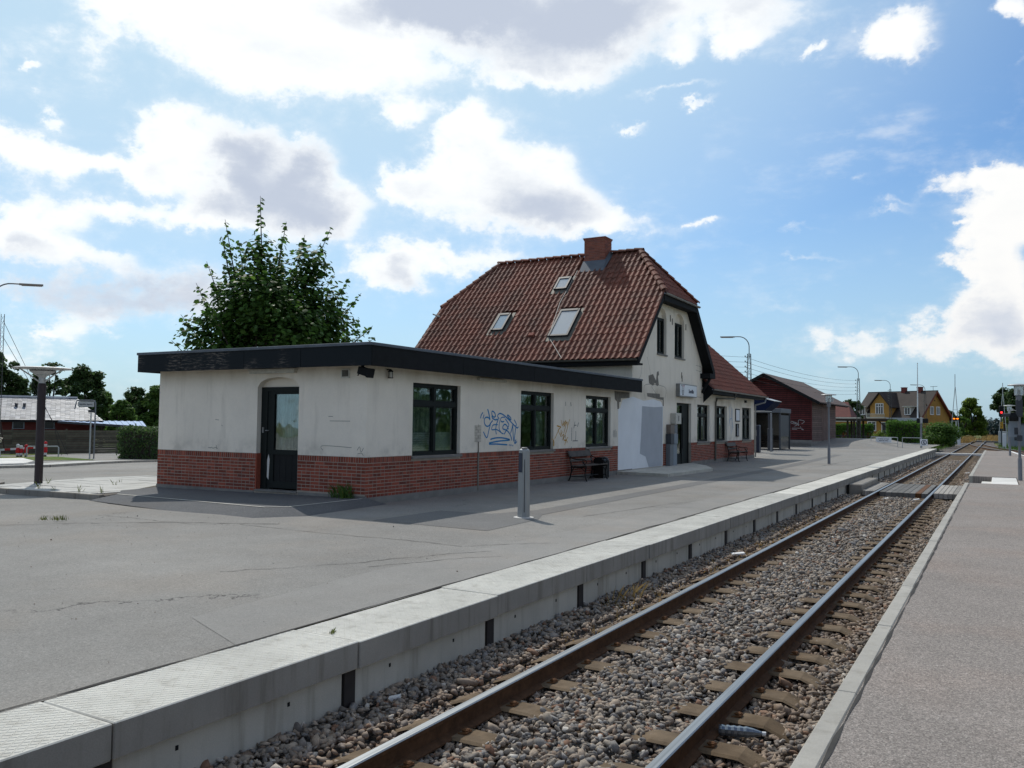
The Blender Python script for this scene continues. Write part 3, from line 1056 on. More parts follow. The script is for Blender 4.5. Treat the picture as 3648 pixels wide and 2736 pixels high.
class Face:
    """a wall plane: o + u*U + z*Z + d*inward"""

    def __init__(s, o, U, inn):
        s.o, s.U, s.I = Vector(o), Vector(U), Vector(inn)

    def p(s, u, z, d=0.0): return s.o + s.U * u + Vector((0, 0, z)) + s.I * d

    def box(s, mb, u0, u1, z0, z1, d0, d1, mi=0):
        vs = [s.p(u, z, d) for z in (z0, z1) for (u, d) in ((u0, d0), (u1, d0), (u1, d1), (u0, d1))]
        return mb.add(vs, ((0, 3, 2, 1), (4, 5, 6, 7), (0, 1, 5, 4), (1, 2, 6, 5), (2, 3, 7, 6), (3, 0, 4, 7)), mi)

    def quad(s, mb, u0, u1, z0, z1, d=0.0, mi=0):
        return mb.quad(s.p(u0, z0, d), s.p(u1, z0, d), s.p(u1, z1, d), s.p(u0, z1, d), mi)


def clip(poly, outline):
    """clip polygon by convex counter-clockwise outline (2D)"""
    out = list(poly)
    n = len(outline)
    for i in range(n):
        a, b = outline[i], outline[(i + 1) % n]
        src, out = out, []
        def side(q): return (b[0] - a[0]) * (q[1] - a[1]) - (b[1] - a[1]) * (q[0] - a[0])
        for j in range(len(src)):
            q, r = src[j], src[(j + 1) % len(src)]
            sq, sr = side(q), side(r)
            if sq >= -1e-9: out.append(q)
            if (sq > 1e-9 and sr < -1e-9) or (sq < -1e-9 and sr > 1e-9):
                k = sq / (sq - sr)
                out.append((q[0] + (r[0] - q[0]) * k, q[1] + (r[1] - q[1]) * k))
        if len(out) < 3: return []
    return out


def wall(mb, F, outline, holes, depth=.13, mi=0, reveal=True):
    us = sorted({q[0] for q in outline} | {h[0] for h in holes} | {h[1] for h in holes})
    zs = sorted({q[1] for q in outline} | {h[2] for h in holes} | {h[3] for h in holes})
    for i in range(len(us) - 1):
        for j in range(len(zs) - 1):
            cu, cz = (us[i] + us[i + 1]) / 2, (zs[j] + zs[j + 1]) / 2
            if any(h[0] < cu < h[1] and h[2] < cz < h[3] for h in holes): continue
            pl = clip([(us[i], zs[j]), (us[i + 1], zs[j]), (us[i + 1], zs[j + 1]), (us[i], zs[j + 1])], outline)
            if len(pl) >= 3: mb.poly([F.p(u, z) for u, z in pl], mi)
    if reveal:
        for (a, b, c, d) in [h[:4] for h in holes]:
            lo = min(q[1] for q in outline); hi = max(q[1] for q in outline)
            c2, d2 = max(c, lo), min(d, hi)
            if c2 >= d2: continue
            mb.quad(F.p(a, c2), F.p(a, d2), F.p(a, d2, depth), F.p(a, c2, depth), mi)
            mb.quad(F.p(b, c2), F.p(b, d2), F.p(b, d2, depth), F.p(b, c2, depth), mi)
            if d2 == d: mb.quad(F.p(a, d), F.p(b, d), F.p(b, d, depth), F.p(a, d, depth), mi)
            if c2 == c: mb.quad(F.p(a, c), F.p(b, c), F.p(b, c, depth), F.p(a, c, depth), mi)


def arch(mb, F, u0, u1, z0, z1, depth, mi=0, n=14):
    """fills the box hole u0..u1, z0..z1 with an arched niche: spandrels, soffit and back"""
    cu, hw, hh = (u0 + u1) / 2, (u1 - u0) / 2, z1 - z0
    pts = []
    for i in range(n + 1):
        u = u0 + (u1 - u0) * i / n
        q = (u - cu) / hw
        pts.append((u, z0 + hh * math.sqrt(max(0, 1 - q * q)) * .999))
    for i in range(n):
        (a, za), (b, zb) = pts[i], pts[i + 1]
        mb.quad(F.p(a, za), F.p(b, zb), F.p(b, z1), F.p(a, z1), mi)
        mb.quad(F.p(a, za), F.p(b, zb), F.p(b, zb, depth), F.p(a, za, depth), mi)
        mb.quad(F.p(a, z0, depth), F.p(b, z0, depth), F.p(b, zb, depth), F.p(a, za, depth), mi)


def window(root, F, u0, u1, z0, z1, depth, transom=.28, cols=2, inside='curtain', fw=.065, sill=True, name='window'):
    m = MB()
    d0, d1 = depth - .035, depth + .04
    F.box(m, u0, u0 + fw, z0, z1, d0, d1); F.box(m, u1 - fw, u1, z0, z1, d0, d1)
    F.box(m, u0 + fw, u1 - fw, z1 - fw, z1, d0, d1); F.box(m, u0 + fw, u1 - fw, z0, z0 + fw, d0, d1)
    zt = z1 - (z1 - z0) * transom
    rows = [(z0 + fw, z1 - fw)]
    if transom:
        F.box(m, u0 + fw, u1 - fw, zt - .05, zt + .05, d0 - .012, d1)
        rows = [(z0 + fw, zt - .05), (zt + .05, z1 - fw)]
    w = (u1 - u0 - 2 * fw)
    cells = []
    for i in range(cols):
        a = u0 + fw + w * i / cols + (.045 if i else 0)
        b = u0 + fw + w * (i + 1) / cols - (.045 if i < cols - 1 else 0)
        if i: F.box(m, a - .09, a, rows[0][0], rows[-1][1], d0 - .006, d1)
        for (c, d) in rows: cells.append((a, b, c, d))
    for (a, b, c, d) in cells:   # sash rails
        s = .028
        F.box(m, a, a + s, c, d, d0 + .012, d1 - .01); F.box(m, b - s, b, c, d, d0 + .012, d1 - .01)
        F.box(m, a + s, b - s, c, c + s, d0 + .012, d1 - .01); F.box(m, a + s, b - s, d - s, d, d0 + .012, d1 - .01)
    w_ = m.build(name, M_FRAME, root)
    for (a, b, c, d) in cells:
        g = MB(); F.box(g, a + .02, b - .02, c + .02, d - .02, depth + .012, depth + .018)
        g.build('pane', M_GLASS, w_)
    if inside:
        g = MB()
        if inside == 'curtain':
            n = 40
            for i in range(n):
                a, b = u0 + (u1 - u0) * i / n, u0 + (u1 - u0) * (i + 1) / n
                da, db = depth + .16 + .025 * math.sin(i * 1.7), depth + .16 + .025 * math.sin((i + 1) * 1.7)
                g.quad(F.p(a, z0, da), F.p(b, z0, db), F.p(b, z1, db), F.p(a, z1, da))
            g.build('curtain', M_CURTAIN, w_, smooth=True)
        elif inside == 'blind':
            zz = z0 + .05
            while zz < z0 + (z1 - z0) * .32:
                g.quad(F.p(u0, zz, depth + .12), F.p(u1, zz, depth + .12), F.p(u1, zz + .04, depth + .15), F.p(u0, zz + .04, depth + .15)); zz += .05
            g.build('blind', M_BLIND, w_)
            g = MB(); F.quad(g, u0, u1, z0, z1, depth + .5); g.build('curtain', M_CURTAIN, w_)
        elif inside == 'half':
            F.quad(g, u0, u0 + (u1 - u0) * .3, z0, z1, depth + .3)
            g.quad(F.p(u0 + (u1 - u0) * .55, z0, depth + .2), F.p(u1, z0, depth + .2), F.p(u1, z1, depth + .25), F.p(u0 + (u1 - u0) * .9, z1, depth + .2))
            g.build('curtain', M_CURTAIN, w_)
    if sill:
        g = MB(); F.box(g, u0 - .04, u1 + .04, z0 - .055, z0 - .003, -.05, depth - .04)
        g.build('sill', M_PLINTH, w_)
    return w_


# brick meshes: seen face outwards along -Y, then turned to suit the wall
def brick_mesh(w, h, name):
    m = MB(); m.box(-w / 2, w / 2, -.003, .03, -h / 2, h / 2)
    return m.mesh(name, M_BRICK)


B_STR, B_ROW = brick_mesh(.228, .0545, 'brick_stretcher'), brick_mesh(.052, .106, 'brick_soldier')


def lay_bricks(F, u0, u1, z0, z1, holes, row=True):
    """(centre, z, width, height) of every brick in a band, cut at the ends and at openings"""
    out = []
    def put(a, b, z, h):
        parts = [(max(a, u0 + .002), min(b, u1 - .002))]
        for (ha, hb, hc, hd) in holes:
            if hc < z + .02 < hd:
                nxt = []
                for p, q in parts:
                    if q <= ha or p >= hb: nxt.append((p, q)); continue
                    if p < ha: nxt.append((p, ha - .002))
                    if q > hb: nxt.append((hb + .002, q))
                parts = nxt
        for p, q in parts:
            if q - p > .012: out.append(((p + q) / 2, z, q - p, h))
    z = z1
    if row:
        u = u0 + .005
        while u < u1:
            put(u, u + .052, z - .060, .106); u += .064
        z -= .120
    i = 0
    while z - .0675 > z0 - .03:
        zc = z - .034
        if i % 2 == 0:
            u = u0 - (.0 if i % 4 == 2 else .12)
            k = 0
            while u < u1:      # mostly stretchers, the odd header pair
                w = .108 if (k * 7 + i * 3) % 5 == 0 else .228
                put(u, u + w, zc, .0545); u += w + .012; k += 1
        else:
            u = u0
            while u < u1: put(u, u + .108, zc, .0545); u += .120
        z -= .0675
        i += 1
    return out


def place_bricks(root, jobs, limit):
    """jobs: (Face, yaw, bricks); the ones nearest the camera become objects, the rest one mesh"""
    eye = Vector((0, 0, 1.63))
    allb = []
    for F, yaw, bl in jobs:
        for (u, z, w, h) in bl:
            q = F.p(u, z)
            allb.append(((q - eye).length / (1.0 if w > .15 else .8), q, yaw, w, h))
    allb.sort(key=lambda q: q[0])
    for d, q, yaw, w, h in allb[:limit]:
        o = child('brick', B_STR if h < .08 else B_ROW, root, q, (0, 0, yaw))
        o.scale = (w / (.228 if h < .08 else .052), 1, 1)
    m = MB()
    for d, q, yaw, w, h in allb[limit:]:
        c, s = math.cos(yaw), math.sin(yaw)
        e = random.uniform(-.001, .001)
        pts = [(-w / 2, -.003 + e, -h / 2), (w / 2, -.003 + e, -h / 2), (w / 2, -.003 + e, h / 2), (-w / 2, -.003 + e, h / 2), (-w / 2, .02, -h / 2), (w / 2, .02, -h / 2), (w / 2, .02, h / 2), (-w / 2, .02, h / 2)]
        m.add([(q.x + x * c - y * s, q.y + x * s + y * c, q.z + z) for x, y, z in pts], ((0, 1, 2, 3), (0, 4, 5, 1), (1, 5, 6, 2), (2, 6, 7, 3), (3, 7, 4, 0)))
    if m.v: m.build('brick', M_BRICK, root, kind='stuff')


# ------------------------------------------------------------------ flat-roofed annex
annex = empty('station_annex', (-13.7, 12.79, 0), 'flat roofed white station annex with a red brick base and a black fascia', 'building')
XW, YF = -10.65, 12.79
FS = Face((XW, 0, 0), (0, 1, 0), (-1, 0, 0))        # track side
FF = Face((0, YF, 0), (1, 0, 0), (0, 1, 0))         # front
win = [(14.29, 16.10, .90, 2.45), (18.92, 20.77, .91, 2.46), (22.87, 24.73, .92, 2.47)]
door = (-13.62, -12.43, .155, 2.32)
m = MB()
wall(m, FS, [(12.79, .92), (26.55, .92), (26.55, 2.76), (12.79, 2.76)], win, .12)
wall(m, FF, [(-16.79, .92), (-10.65, .92), (-10.65, 2.76), (-16.79, 2.76)], [door[:3] + (2.52,)], .15)
arch(m, FF, door[0], door[1], 2.32, 2.52, .15)
m.quad((-16.79, 12.79, -.1), (-16.79, 26.55, -.1), (-16.79, 26.55, 2.76), (-16.79, 12.79, 2.76))
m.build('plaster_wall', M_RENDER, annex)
m = MB()
wall(m, FS, [(12.79, .10), (26.55, .10), (26.55, .92), (12.79, .92)], win, .12)
wall(m, FF, [(-16.79, .05), (-10.65, .05), (-10.65, .92), (-16.79, .92)], [door], .15)
m.build('mortar_bed', M_MORTAR, annex)
m = MB()
FS.box(m, 12.78, 26.55, -.05, .135, -.012, .05)
FF.box(m, -16.80, -13.66, -.15, .13, -.012, .05)
FF.box(m, -12.40, -10.64, -.05, .165, -.006, .05)
m.build('cement_footing', M_PLINTH, annex)
jobs = [(FF, 0.0, lay_bricks(FF, -16.79, -13.625, .13, .92, [])),
        (FF, 0.0, lay_bricks(FF, -12.425, -10.648, .17, .92, [])),
        (FS, math.pi / 2, lay_bricks(FS, 12.792, 25.32, .135, .92, [(a - .03, b_ + .03, .84, 2) for a, b_, c_, d_ in win]))]
place_bricks(annex, jobs, 300)
# brick return beside the door
m = MB(); m.box(-13.628, -13.600, 12.783, 12.93, .13, .915); m.build('brick_return', M_BRICK, annex)
for (w, ins) in zip(win, ('blind', 'half', 'curtain')):
    window(annex, FS, w[0], w[1], w[2], w[3], .12, inside=ins)
# door
dr = empty('door', (-13.0, 12.93, .155)); dr.parent = annex; dr.location = Vector((-13.0, 12.93, .155)) - annex.location
m = MB()
FF.box(m, -13.62, -13.44, .155, 2.32, .115, .20)
FF.box(m, -12.50, -12.43, .155, 2.32, .115, .20)
FF.box(m, -13.44, -12.50, 2.235, 2.32, .115, .20)
FF.box(m, -13.44, -13.335, .155, 2.235, .135, .19)
FF.box(m, -13.335, -12.50, .90, 1.0, .125, .185)
FF.box(m, -13.335, -12.50, .20, .34, .125, .185)
FF.box(m, -13.335, -13.25, .34, 2.235, .13, .185)
FF.box(m, -12.55, -12.501, .34, 2.235, .13, .185)
FF.box(m, -13.25, -12.55, 2.17, 2.234, .13, .185)
m.build('door_frame', M_FRAME, dr)
for k in range(4):
    m = MB(); FF.box(m, -13.25 + k * .175, -13.25 + k * .175 + .168, .34, .90, .150, .18)
    m.build('door_panel', M_BLACK, dr)
m = MB(); FF.box(m, -13.25, -12.55, 1.0, 2.17, .158, .164); m.build('pane', M_GLASS, dr)
m = MB()
for i in range(44):
    a, b = -13.25 + .7 * i / 44, -13.25 + .7 * (i + 1) / 44
    da, db = .27 + .02 * math.sin(i * 1.3), .27 + .02 * math.sin((i + 1) * 1.3)
    m.quad(FF.p(a, 1.0, da), FF.p(b, 1.0, db), FF.p(b, 2.17, db), FF.p(a, 2.17, da))
m.build('curtain', plain('door_net_curtain', (.52, .56, .55), .9, .3, 2.5, streak=.6), dr, smooth=True)
m = MB(); FF.box(m, -13.62, -12.43, .13, .165, -.03, .2); m.build('threshold', M_PLINTH, dr)
m = MB(); FF.box(m, -13.56, -13.52, 1.35, 1.47, .09, .116); m.tube([FF.p(-13.47, 1.40, .10), FF.p(-13.40, 1.40, .10), FF.p(-13.40, 1.40, .13)], .012, 8)
m.build('handle', M_ZINC, dr)
m = MB(); m.poly([FF.p(-13.43, .42, .133), FF.p(-13.38, .36, .133), FF.p(-13.36, .8, .133), FF.p(-13.39, .9, .133), FF.p(-13.43, .78, .133)]); m.build('bare_patch', M_WHITEC, dr)
# roof, fascia and flashing
m = MB(); m.box(-17.0, -10.30, 12.44, 26.50, 2.765, 3.06); m.build('flat_roof', M_ROOFFELT, annex)
bx = [-17.06, -15.6, -13.62, -12.02, -10.247]
for a, b in zip(bx[:-1], bx[1:]):
    m = MB(); m.box(a + .004, b - .004, 12.385, 12.437, 2.68, 3.065, bevel=.004); m.build('fascia_board', M_FASCIA, annex)
by_ = [12.385, 15.6, 18.9, 22.4, 26.42]
for a, b in zip(by_[:-1], by_[1:]):
    m = MB(); m.box(-10.297, -10.245, a + (.004 if a > 12.4 else .055), b - .004, 2.68, 3.065, bevel=.004); m.build('fascia_board', M_DARKWOOD, annex)
m = MB(); m.box(-17.06, -17.01, 12.44, 26.42, 2.68, 3.065); m.build('fascia_board', M_DARKWOOD, annex)
m = MB(); m.box(-17.08, -10.225, 12.365, 12.46, 3.066, 3.125, bevel=.006); m.box(-10.30, -10.223, 12.462, 26.43, 3.066, 3.125, bevel=.006); m.box(-17.08, -17.0, 12.462, 26.43, 3.066, 3.125)
m.build('flashing', M_FLASH, annex)
# fittings on the walls
M_LAMPW = plain('dirty_white_plastic', (.50, .48, .42), .5, .2, 12)
m = MB(); FF.box(m, -13.79, -12.50, 2.60, 2.675, -.09, 0); FF.box(m, -13.82, -12.48, 2.655, 2.69, -.11, -.002)
m.build('tube_light', M_LAMPW, annex)
m = MB(); FF.box(m, -11.30, -11.08, 2.47, 2.66, -.02, .0); FF.box(m, -11.27, -11.11, 2.50, 2.63, -.023, -.0205, 1)
v = m.build('vent_cover', [M_LAMPW, M_FRAME], annex)
m = MB()
for k in range(6): FF.box(m, -11.27, -11.11, 2.50 + k * .022, 2.512 + k * .022, -.032, -.022)
m.build('louvre', M_STAIN, v)
sp_ = empty('floodlight', (-10.5, 12.7, 2.6)); sp_.parent = annex; sp_.location = Vector((-10.5, 12.7, 2.6)) - annex.location
m = MB()
m.obox((-10.55, 12.62, 2.575), (.13, .0, -.035), (0, .075, 0), (.018, 0, .07)); m.obox((-10.43, 12.62, 2.545), (.02, 0, -.006), (0, .095, 0), (.02, 0, .085))
m.build('lamp_housing', M_DARKWOOD, sp_)
m = MB(); m.tube([(-10.62, 12.62, 2.70), (-10.62, 12.62, 2.61)], .03, 8); m.tube([(-10.66, 12.66, 2.66), (-10.74, 12.62, 2.50)], .012, 6); m.build('bracket', M_DARKWOOD, sp_)
ln = empty('wall_lantern', (-10.55, 13.4, 2.6)); ln.parent = annex; ln.location = Vector((-10.55, 13.4, 2.6)) - annex.location
m = MB(); m.lathe([(.012, .11), (.05, .075), (.055, .06)], (-10.56, 13.41, 2.56), 10); m.lathe([(.055, -.07), (.06, -.06)], (-10.56, 13.41, 2.56), 10)
for a in range(4): m.tube([(-10.56 + .05 * math.cos(a * 1.57), 13.41 + .05 * math.sin(a * 1.57), 2.62), (-10.56 + .056 * math.cos(a * 1.57), 13.41 + .056 * math.sin(a * 1.57), 2.50)], .006, 5)
m.box(-10.65, -10.56, 13.395, 13.425, 2.655, 2.675)
m.build('lantern_frame', M_DARKWOOD, ln)
m = MB(); m.lathe([(.042, .055), (.048, -.055)], (-10.56, 13.41, 2.56), 10); m.build('lantern_glass', M_LAMPW, ln)
m = MB(); FS.box(m, 16.8, 18.05, 2.62, 2.68, -.08, 0); m.build('tube_light', M_LAMPW, annex)
# bare brick patch and cable below it
m = MB(); FS.box(m, 16.72, 17.0, 1.16, 1.56, -.004, 0); bp = m.build('bare_brick_patch', plain('flaked_render', (.52, .48, .41), .95, .25, 9), annex)
m = MB()
for j in range(6):
    FS.box(m, 16.72, 17.0, 1.18 + j * .067, 1.184 + j * .067, -.008, -.0045)
    FS.box(m, 16.78 + (j % 2) * .1, 16.784 + (j % 2) * .1, 1.184 + j * .067, 1.247 + j * .067, -.008, -.0045)
m.build('joint', M_STAIN, bp)
m = MB(); m.tube([(XW + .02, 16.87, 1.17), (XW + .02, 16.87, .92)], .012, 6); m.box(XW - .002, XW + .022, 16.85, 16.90, .02, .93); m.build('downpipe', M_STAIN, annex)


def strokes(mb, F, lines, w=.016, d=-.003):
    """flat painted strokes on a wall plane, given as (u, z) polylines"""
    for ln_ in lines:
        ww = w
        if isinstance(ln_[0], (int, float)): ww, ln_ = ln_[0], ln_[1:]
        # smooth the polyline
        pts = []
        n = len(ln_)
        for i in range(n - 1):
            p0, p1, p2, p3 = ln_[max(i - 1, 0)], ln_[i], ln_[i + 1], ln_[min(i + 2, n - 1)]
            for s in range(6):
                k = s / 6
                pts.append(tuple(.5 * (2 * p1[c] + (p2[c] - p0[c]) * k + (2 * p0[c] - 5 * p1[c] + 4 * p2[c] - p3[c]) * k * k + (3 * p1[c] - p0[c] - 3 * p2[c] + p3[c]) * k ** 3) for c in (0, 1)))
        pts.append(tuple(ln_[-1]))
        L, Rr = [], []
        for i, q in enumerate(pts):
            a, b = pts[max(i - 1, 0)], pts[min(i + 1, len(pts) - 1)]
            dx, dy = b[0] - a[0], b[1] - a[1]
            l = math.hypot(dx, dy) or 1
            L.append(F.p(q[0] - dy / l * ww / 2, q[1] + dx / l * ww / 2, d)); Rr.append(F.p(q[0] + dy / l * ww / 2, q[1] - dx / l * ww / 2, d))
        for i in range(len(pts) - 1): mb.quad(L[i], L[i + 1], Rr[i + 1], Rr[i])
        d -= .00015


def G1(x, y): return (16.96 + (x - 210) * .002067, 1.96 - (y - 160 + (x - 210) * .055) * .00098)
blue = [[(265, 255), (230, 320), (212, 405)], [(290, 305), (268, 405)],
        [.045, (365, 165), (395, 270), (422, 430)], [(425, 430), (380, 370), (320, 380), (295, 440), (305, 530), (350, 585), (400, 570), (440, 500), (485, 435)],
        [(440, 500), (400, 680), (355, 865), (278, 725)],
        [(548, 340), (530, 250), (475, 205), (460, 260), (480, 330), (520, 350), (548, 310)], [(462, 320), (480, 380), (540, 415), (605, 408), (570, 520), (555, 660), (570, 775)],
        [.028, (600, 530), (500, 545), (470, 600), (468, 665), (560, 655), (620, 680), (690, 735), (735, 755)],
        [(630, 390), (595, 310), (640, 250), (720, 270), (830, 360), (960, 490), (1020, 545), (1045, 490), (990, 378)],
        [.026, (765, 335), (690, 345), (650, 430), (630, 560), (640, 650), (690, 740)], [(670, 430), (700, 455), (750, 440)],
        [(775, 375), (820, 440), (862, 520), (830, 610), (790, 690), (750, 765)], [(855, 635), (810, 540), (760, 515), (720, 570), (725, 630), (790, 655), (850, 700), (910, 800), (940, 920)],
        [(905, 735), (940, 600), (958, 520), (965, 700), (990, 935), (1015, 720), (1035, 575), (1070, 590), (1098, 555)],
        [(820, 275), (850, 340), (905, 390), (905, 340), (850, 280), (820, 275)],
        [(435, 905), (560, 865), (720, 860), (890, 905), (640, 940), (405, 995)], [(405, 1022), (600, 1018), (830, 1030)], [(870, 1030), (885, 1042)], [(905, 1035), (930, 1045)], [(955, 1040), (970, 1058)], [(1000, 990), (1040, 890)], [(1010, 1000), (1065, 940)]]
blue = [[(q if isinstance(q, (int, float)) else G1(*q)) for q in l] for l in blue]
m = MB(); strokes(m, FS, blue, .034); m.build('graffiti', plain('blue_spray', (.022, .19, .42), .6, .2, 20), annex)


def G2(x, y): return (20.60 + (x - 20) * .00149, 1.78 - (y - 220 + (x - 20) * .05) * .00068)
yel = [[.03, (290, 540), (380, 560), (430, 590), (370, 650), (330, 720), (310, 760)], [.035, (270, 530), (350, 570)], [(310, 780), (250, 930), (180, 1090)], [.05, (140, 1120), (150, 1230), (140, 1370)], [(60, 1080), (120, 1100)],
       [(330, 740), (400, 900)], [.04, (430, 890), (440, 980)], [(440, 290), (470, 460), (500, 520), (540, 320), (530, 480), (640, 300), (560, 560), (690, 350), (725, 540)], [(690, 340), (620, 600), (560, 830)], [(815, 230), (740, 460), (700, 640), (630, 860)],
       [(450, 690), (430, 880)], [(470, 970), (560, 880), (520, 1120), (600, 920), (550, 1060)], [(620, 880), (650, 1060)], [.035, (570, 1120), (680, 1110)], [(735, 985), (660, 1130), (600, 1320)], [(680, 1120), (720, 1210)], [(500, 760), (440, 900)]]
yel = [[(q if isinstance(q, (int, float)) else G2(*q)) for q in l] for l in yel]
m = MB(); strokes(m, FS, yel, .024); m.build('graffiti', plain('yellow_spray', (.50, .26, .015), .6, .2, 20), annex)
blk = [[(905, 575), (905, 780)], [(900, 790), (900, 1140)], [(1085, 720), (1090, 930), (1070, 1130)], [.022, (950, 1140), (1175, 1130)], [(1045, 310), (1000, 600), (1030, 480), (1110, 470)], [(1215, 340), (1150, 530)], [(895, 1390), (905, 1465), (860, 1460)]]
blk = [[(q if isinstance(q, (int, float)) else G2(*q)) for q in l] for l in blk]
blk += [[(21.5, 2.24), (21.51, 2.12)], [.03, (21.83, 2.23), (21.86, 2.12)], [(24.95, 1.2), (25.0, 1.42), (25.05, 1.2)], [(25.1, 1.45), (25.12, 1.2)], [(25.2, 1.4), (25.2, 1.2)]]
m = MB(); strokes(m, FS, blk, .02); m.build('graffiti', plain('grey_marker', (.07, .075, .085), .6, .2, 20), annex)
lines = [[(-11.62, 1.71), (-11.50, 1.71)], [(-11.58, 1.62), (-11.05, 1.62)], [(-11.75, 1.03), (-11.75, 1.12), (-11.0, 1.10)], [(-15.0, 1.02), (-14.95, .99), (-14.85, 1.01), (-14.8, .98)], [(-14.85, 1.06), (-14.82, .97)], [(-15.1, 1.0), (-15.0, 1.0)],
         [(-14.9, 1.62), (-14.78, 1.61)], [(-14.7, 1.50), (-14.66, 1.48)], [(-10.86, 1.05), (-10.80, 1.12), (-10.76, 1.02), (-10.70, 1.10)], [(-10.85, .98), (-10.75, 1.0), (-10.7, .95)]]
m = MB(); strokes(m, FF, lines, .009); m.build('scuff_mark', plain('scuff', (.13, .13, .12), .9, .3), annex)
m = MB()
m.poly([FS.p(25.02, 2.68, -.003), FS.p(25.55, 2.68, -.003), FS.p(25.56, 2.36, -.003), FS.p(25.42, 2.33, -.003), FS.p(25.40, 2.12, -.003), FS.p(25.28, 2.1, -.003), FS.p(25.24, 2.34, -.003), FS.p(25.06, 2.42, -.003)])
m.poly([FS.p(25.56, 2.68, -.003), FS.p(26.3, 2.68, -.003), FS.p(26.3, 2.50, -.003), FS.p(25.56, 2.46, -.003)])
m.build('stain', M_STAIN, annex)

# ------------------------------------------------------------------ raised apron in front of the annex door, kerb and pavement
apron = tag(link(bpy.data.objects.new('apron', None)), 'dark asphalt ramp and apron in front of the annex door', kind='structure')
top = [(-16.05, 11.25, .03), (-10.95, 10.50, .122), (-10.64, 10.80, .124), (-10.62, 12.80, .126), (-16.8, 12.80, .05), (-16.8, 11.9, .03)]
foot = [(-16.45, 10.90, -.095), (-12.7, 10.15, -.04), (-10.72, 10.02, .0), (-10.20, 10.72, .0), (-10.42, 13.2, .001)]
m = MB()
m.poly([top[0], top[1], top[2], top[3], top[4], top[5]])
m.build('apron_top', M_APRON, apron)
m = MB()
mid = ((-13.2), 10.83, .08)
m.poly([foot[0], foot[1], mid, top[0]]); m.poly([foot[1], foot[2], top[1], mid]); m.poly([foot[2], foot[3], top[2], top[1]]); m.poly([foot[3], foot[4], top[3], top[2]])
m.poly([foot[0], top[0], (-16.6, 11.35, -.1)])
m.build('ramp', M_APRON, apron)
m = MB()
ribbon(m, [(-16.05, 11.27, .036), (-13.2, 10.85, .087), (-10.95, 10.51, .128), (-10.66, 10.80, .130), (-10.64, 12.7, .131)], .05)
m.build('edge_strip', M_CONC, apron)
pave = tag(link(bpy.data.objects.new('pavement', None)), 'wedge of pale paving slabs beside the annex, weedy at the joints', kind='structure')
outline = [(-20.55, 10.98), (-19.2, 10.88), (-16.3, 11.2), (-16.80, 12.0), (-16.80, 16.6), (-19.4, 16.4), (-20.9, 15.6), (-21.35, 14.0), (-20.9, 12.2)]
m = MB(); m.prism(outline, -.25, -.012); m.build('paving_base', M_SOIL, pave)
ux = -21.6
while ux < -16.6:
    uy = 10.85
    while uy < 16.8:
        pl = clip([(ux + .006, uy + .006), (ux + .494, uy + .006), (ux + .494, uy + .494), (ux + .006, uy + .494)], outline)
        if len(pl) >= 3:
            cx, cy = sum(q[0] for q in pl) / len(pl), sum(q[1] for q in pl) / len(pl)
            a = sum(pl[i][0] * pl[(i + 1) % len(pl)][1] - pl[(i + 1) % len(pl)][0] * pl[i][1] for i in range(len(pl))) / 2
            if a > .02:
                z = .004 + random.uniform(-.005, .006)
                m = MB(); m.prism(pl, -.05, z); m.build('paving_slab', M_PAVER, pave)
        uy += .5
    ux += .5
kp = [(-21.3, 11.8), (-20.6, 10.93), (-19.2, 10.80), (-17.7, 10.95), (-16.35, 11.12)]
for a, b in zip(kp[:-1], kp[1:]):
    n = max(1, round(math.hypot(b[0] - a[0], b[1] - a[1]) / .8))
    for i in range(n):
        p0 = Vector((a[0] + (b[0] - a[0]) * i / n, a[1] + (b[1] - a[1]) * i / n, -.06)); p1 = Vector((a[0] + (b[0] - a[0]) * (i + .985) / n, a[1] + (b[1] - a[1]) * (i + .985) / n, -.06))
        m = MB(); m.beam(p0, p1, .12, .15 + random.uniform(-.012, .006)); m.build('kerb_stone', M_KERBD, pave)

# ------------------------------------------------------------------ station house with the tiled roof
house = empty('station_house', (-15, 30.4, 0), 'white station house with a steep red pantile roof, half hips, chimney and skylights', 'building')
SL = 1.027
YE, ZE, YR, ZR = 26.05, 3.83, 30.40, 8.30
XV0, XV1 = -19.85, -10.25          # verges
XR0, XR1 = -18.28, -11.89          # ridge ends
YH = 28.50; ZH = ZE + (YH - YE) * SL
YW0, YW1, YEND = 26.55, 34.25, 42.88
ca = 1 / math.hypot(1, SL); sa = SL * ca
hdoor = (31.07, 32.83, .10, 2.47)
hw = [(33.62, 35.32, .93, 2.46), (36.20, 37.98, .93, 2.47), (40.60, 42.30, .93, 2.48)]
gw = [(28.90, 29.90, 4.20, 5.55), (30.82, 31.95, 4.20, 5.55)]
m = MB()
wall(m, FS, [(26.55, .92), (YEND, .92), (YEND, 3.0), (26.55, 3.0)], [hdoor] + hw, .14)
gtop = 6.62
yt = YE + (gtop + .14 - ZE) / SL
wall(m, FS, [(YW0, 3.0), (YW1, 3.0), (YW1, 4.18), (2 * YR - yt, gtop), (yt, gtop), (YW0, 4.18)], [(a, b, c, d + .36) for a, b, c, d in gw], .15)
for a, b, c, d in gw: arch(m, FS, a, b, d, d + .36, .15)
m.quad((-19.45, YW0, 0), (XW, YW0, 0), (XW, YW0, 4.18), (-19.45, YW0, 4.18))
m.quad((-19.45, YW0, 0), (-19.45, YW1, 0), (-19.45, YW1, 6.2), (-19.45, YW0, 4.18))
m.quad((-19.45, YW1, 0), (XW, YW1, 3.0), (XW, YW1, 4.18), (-19.45, YW1, 4.18))
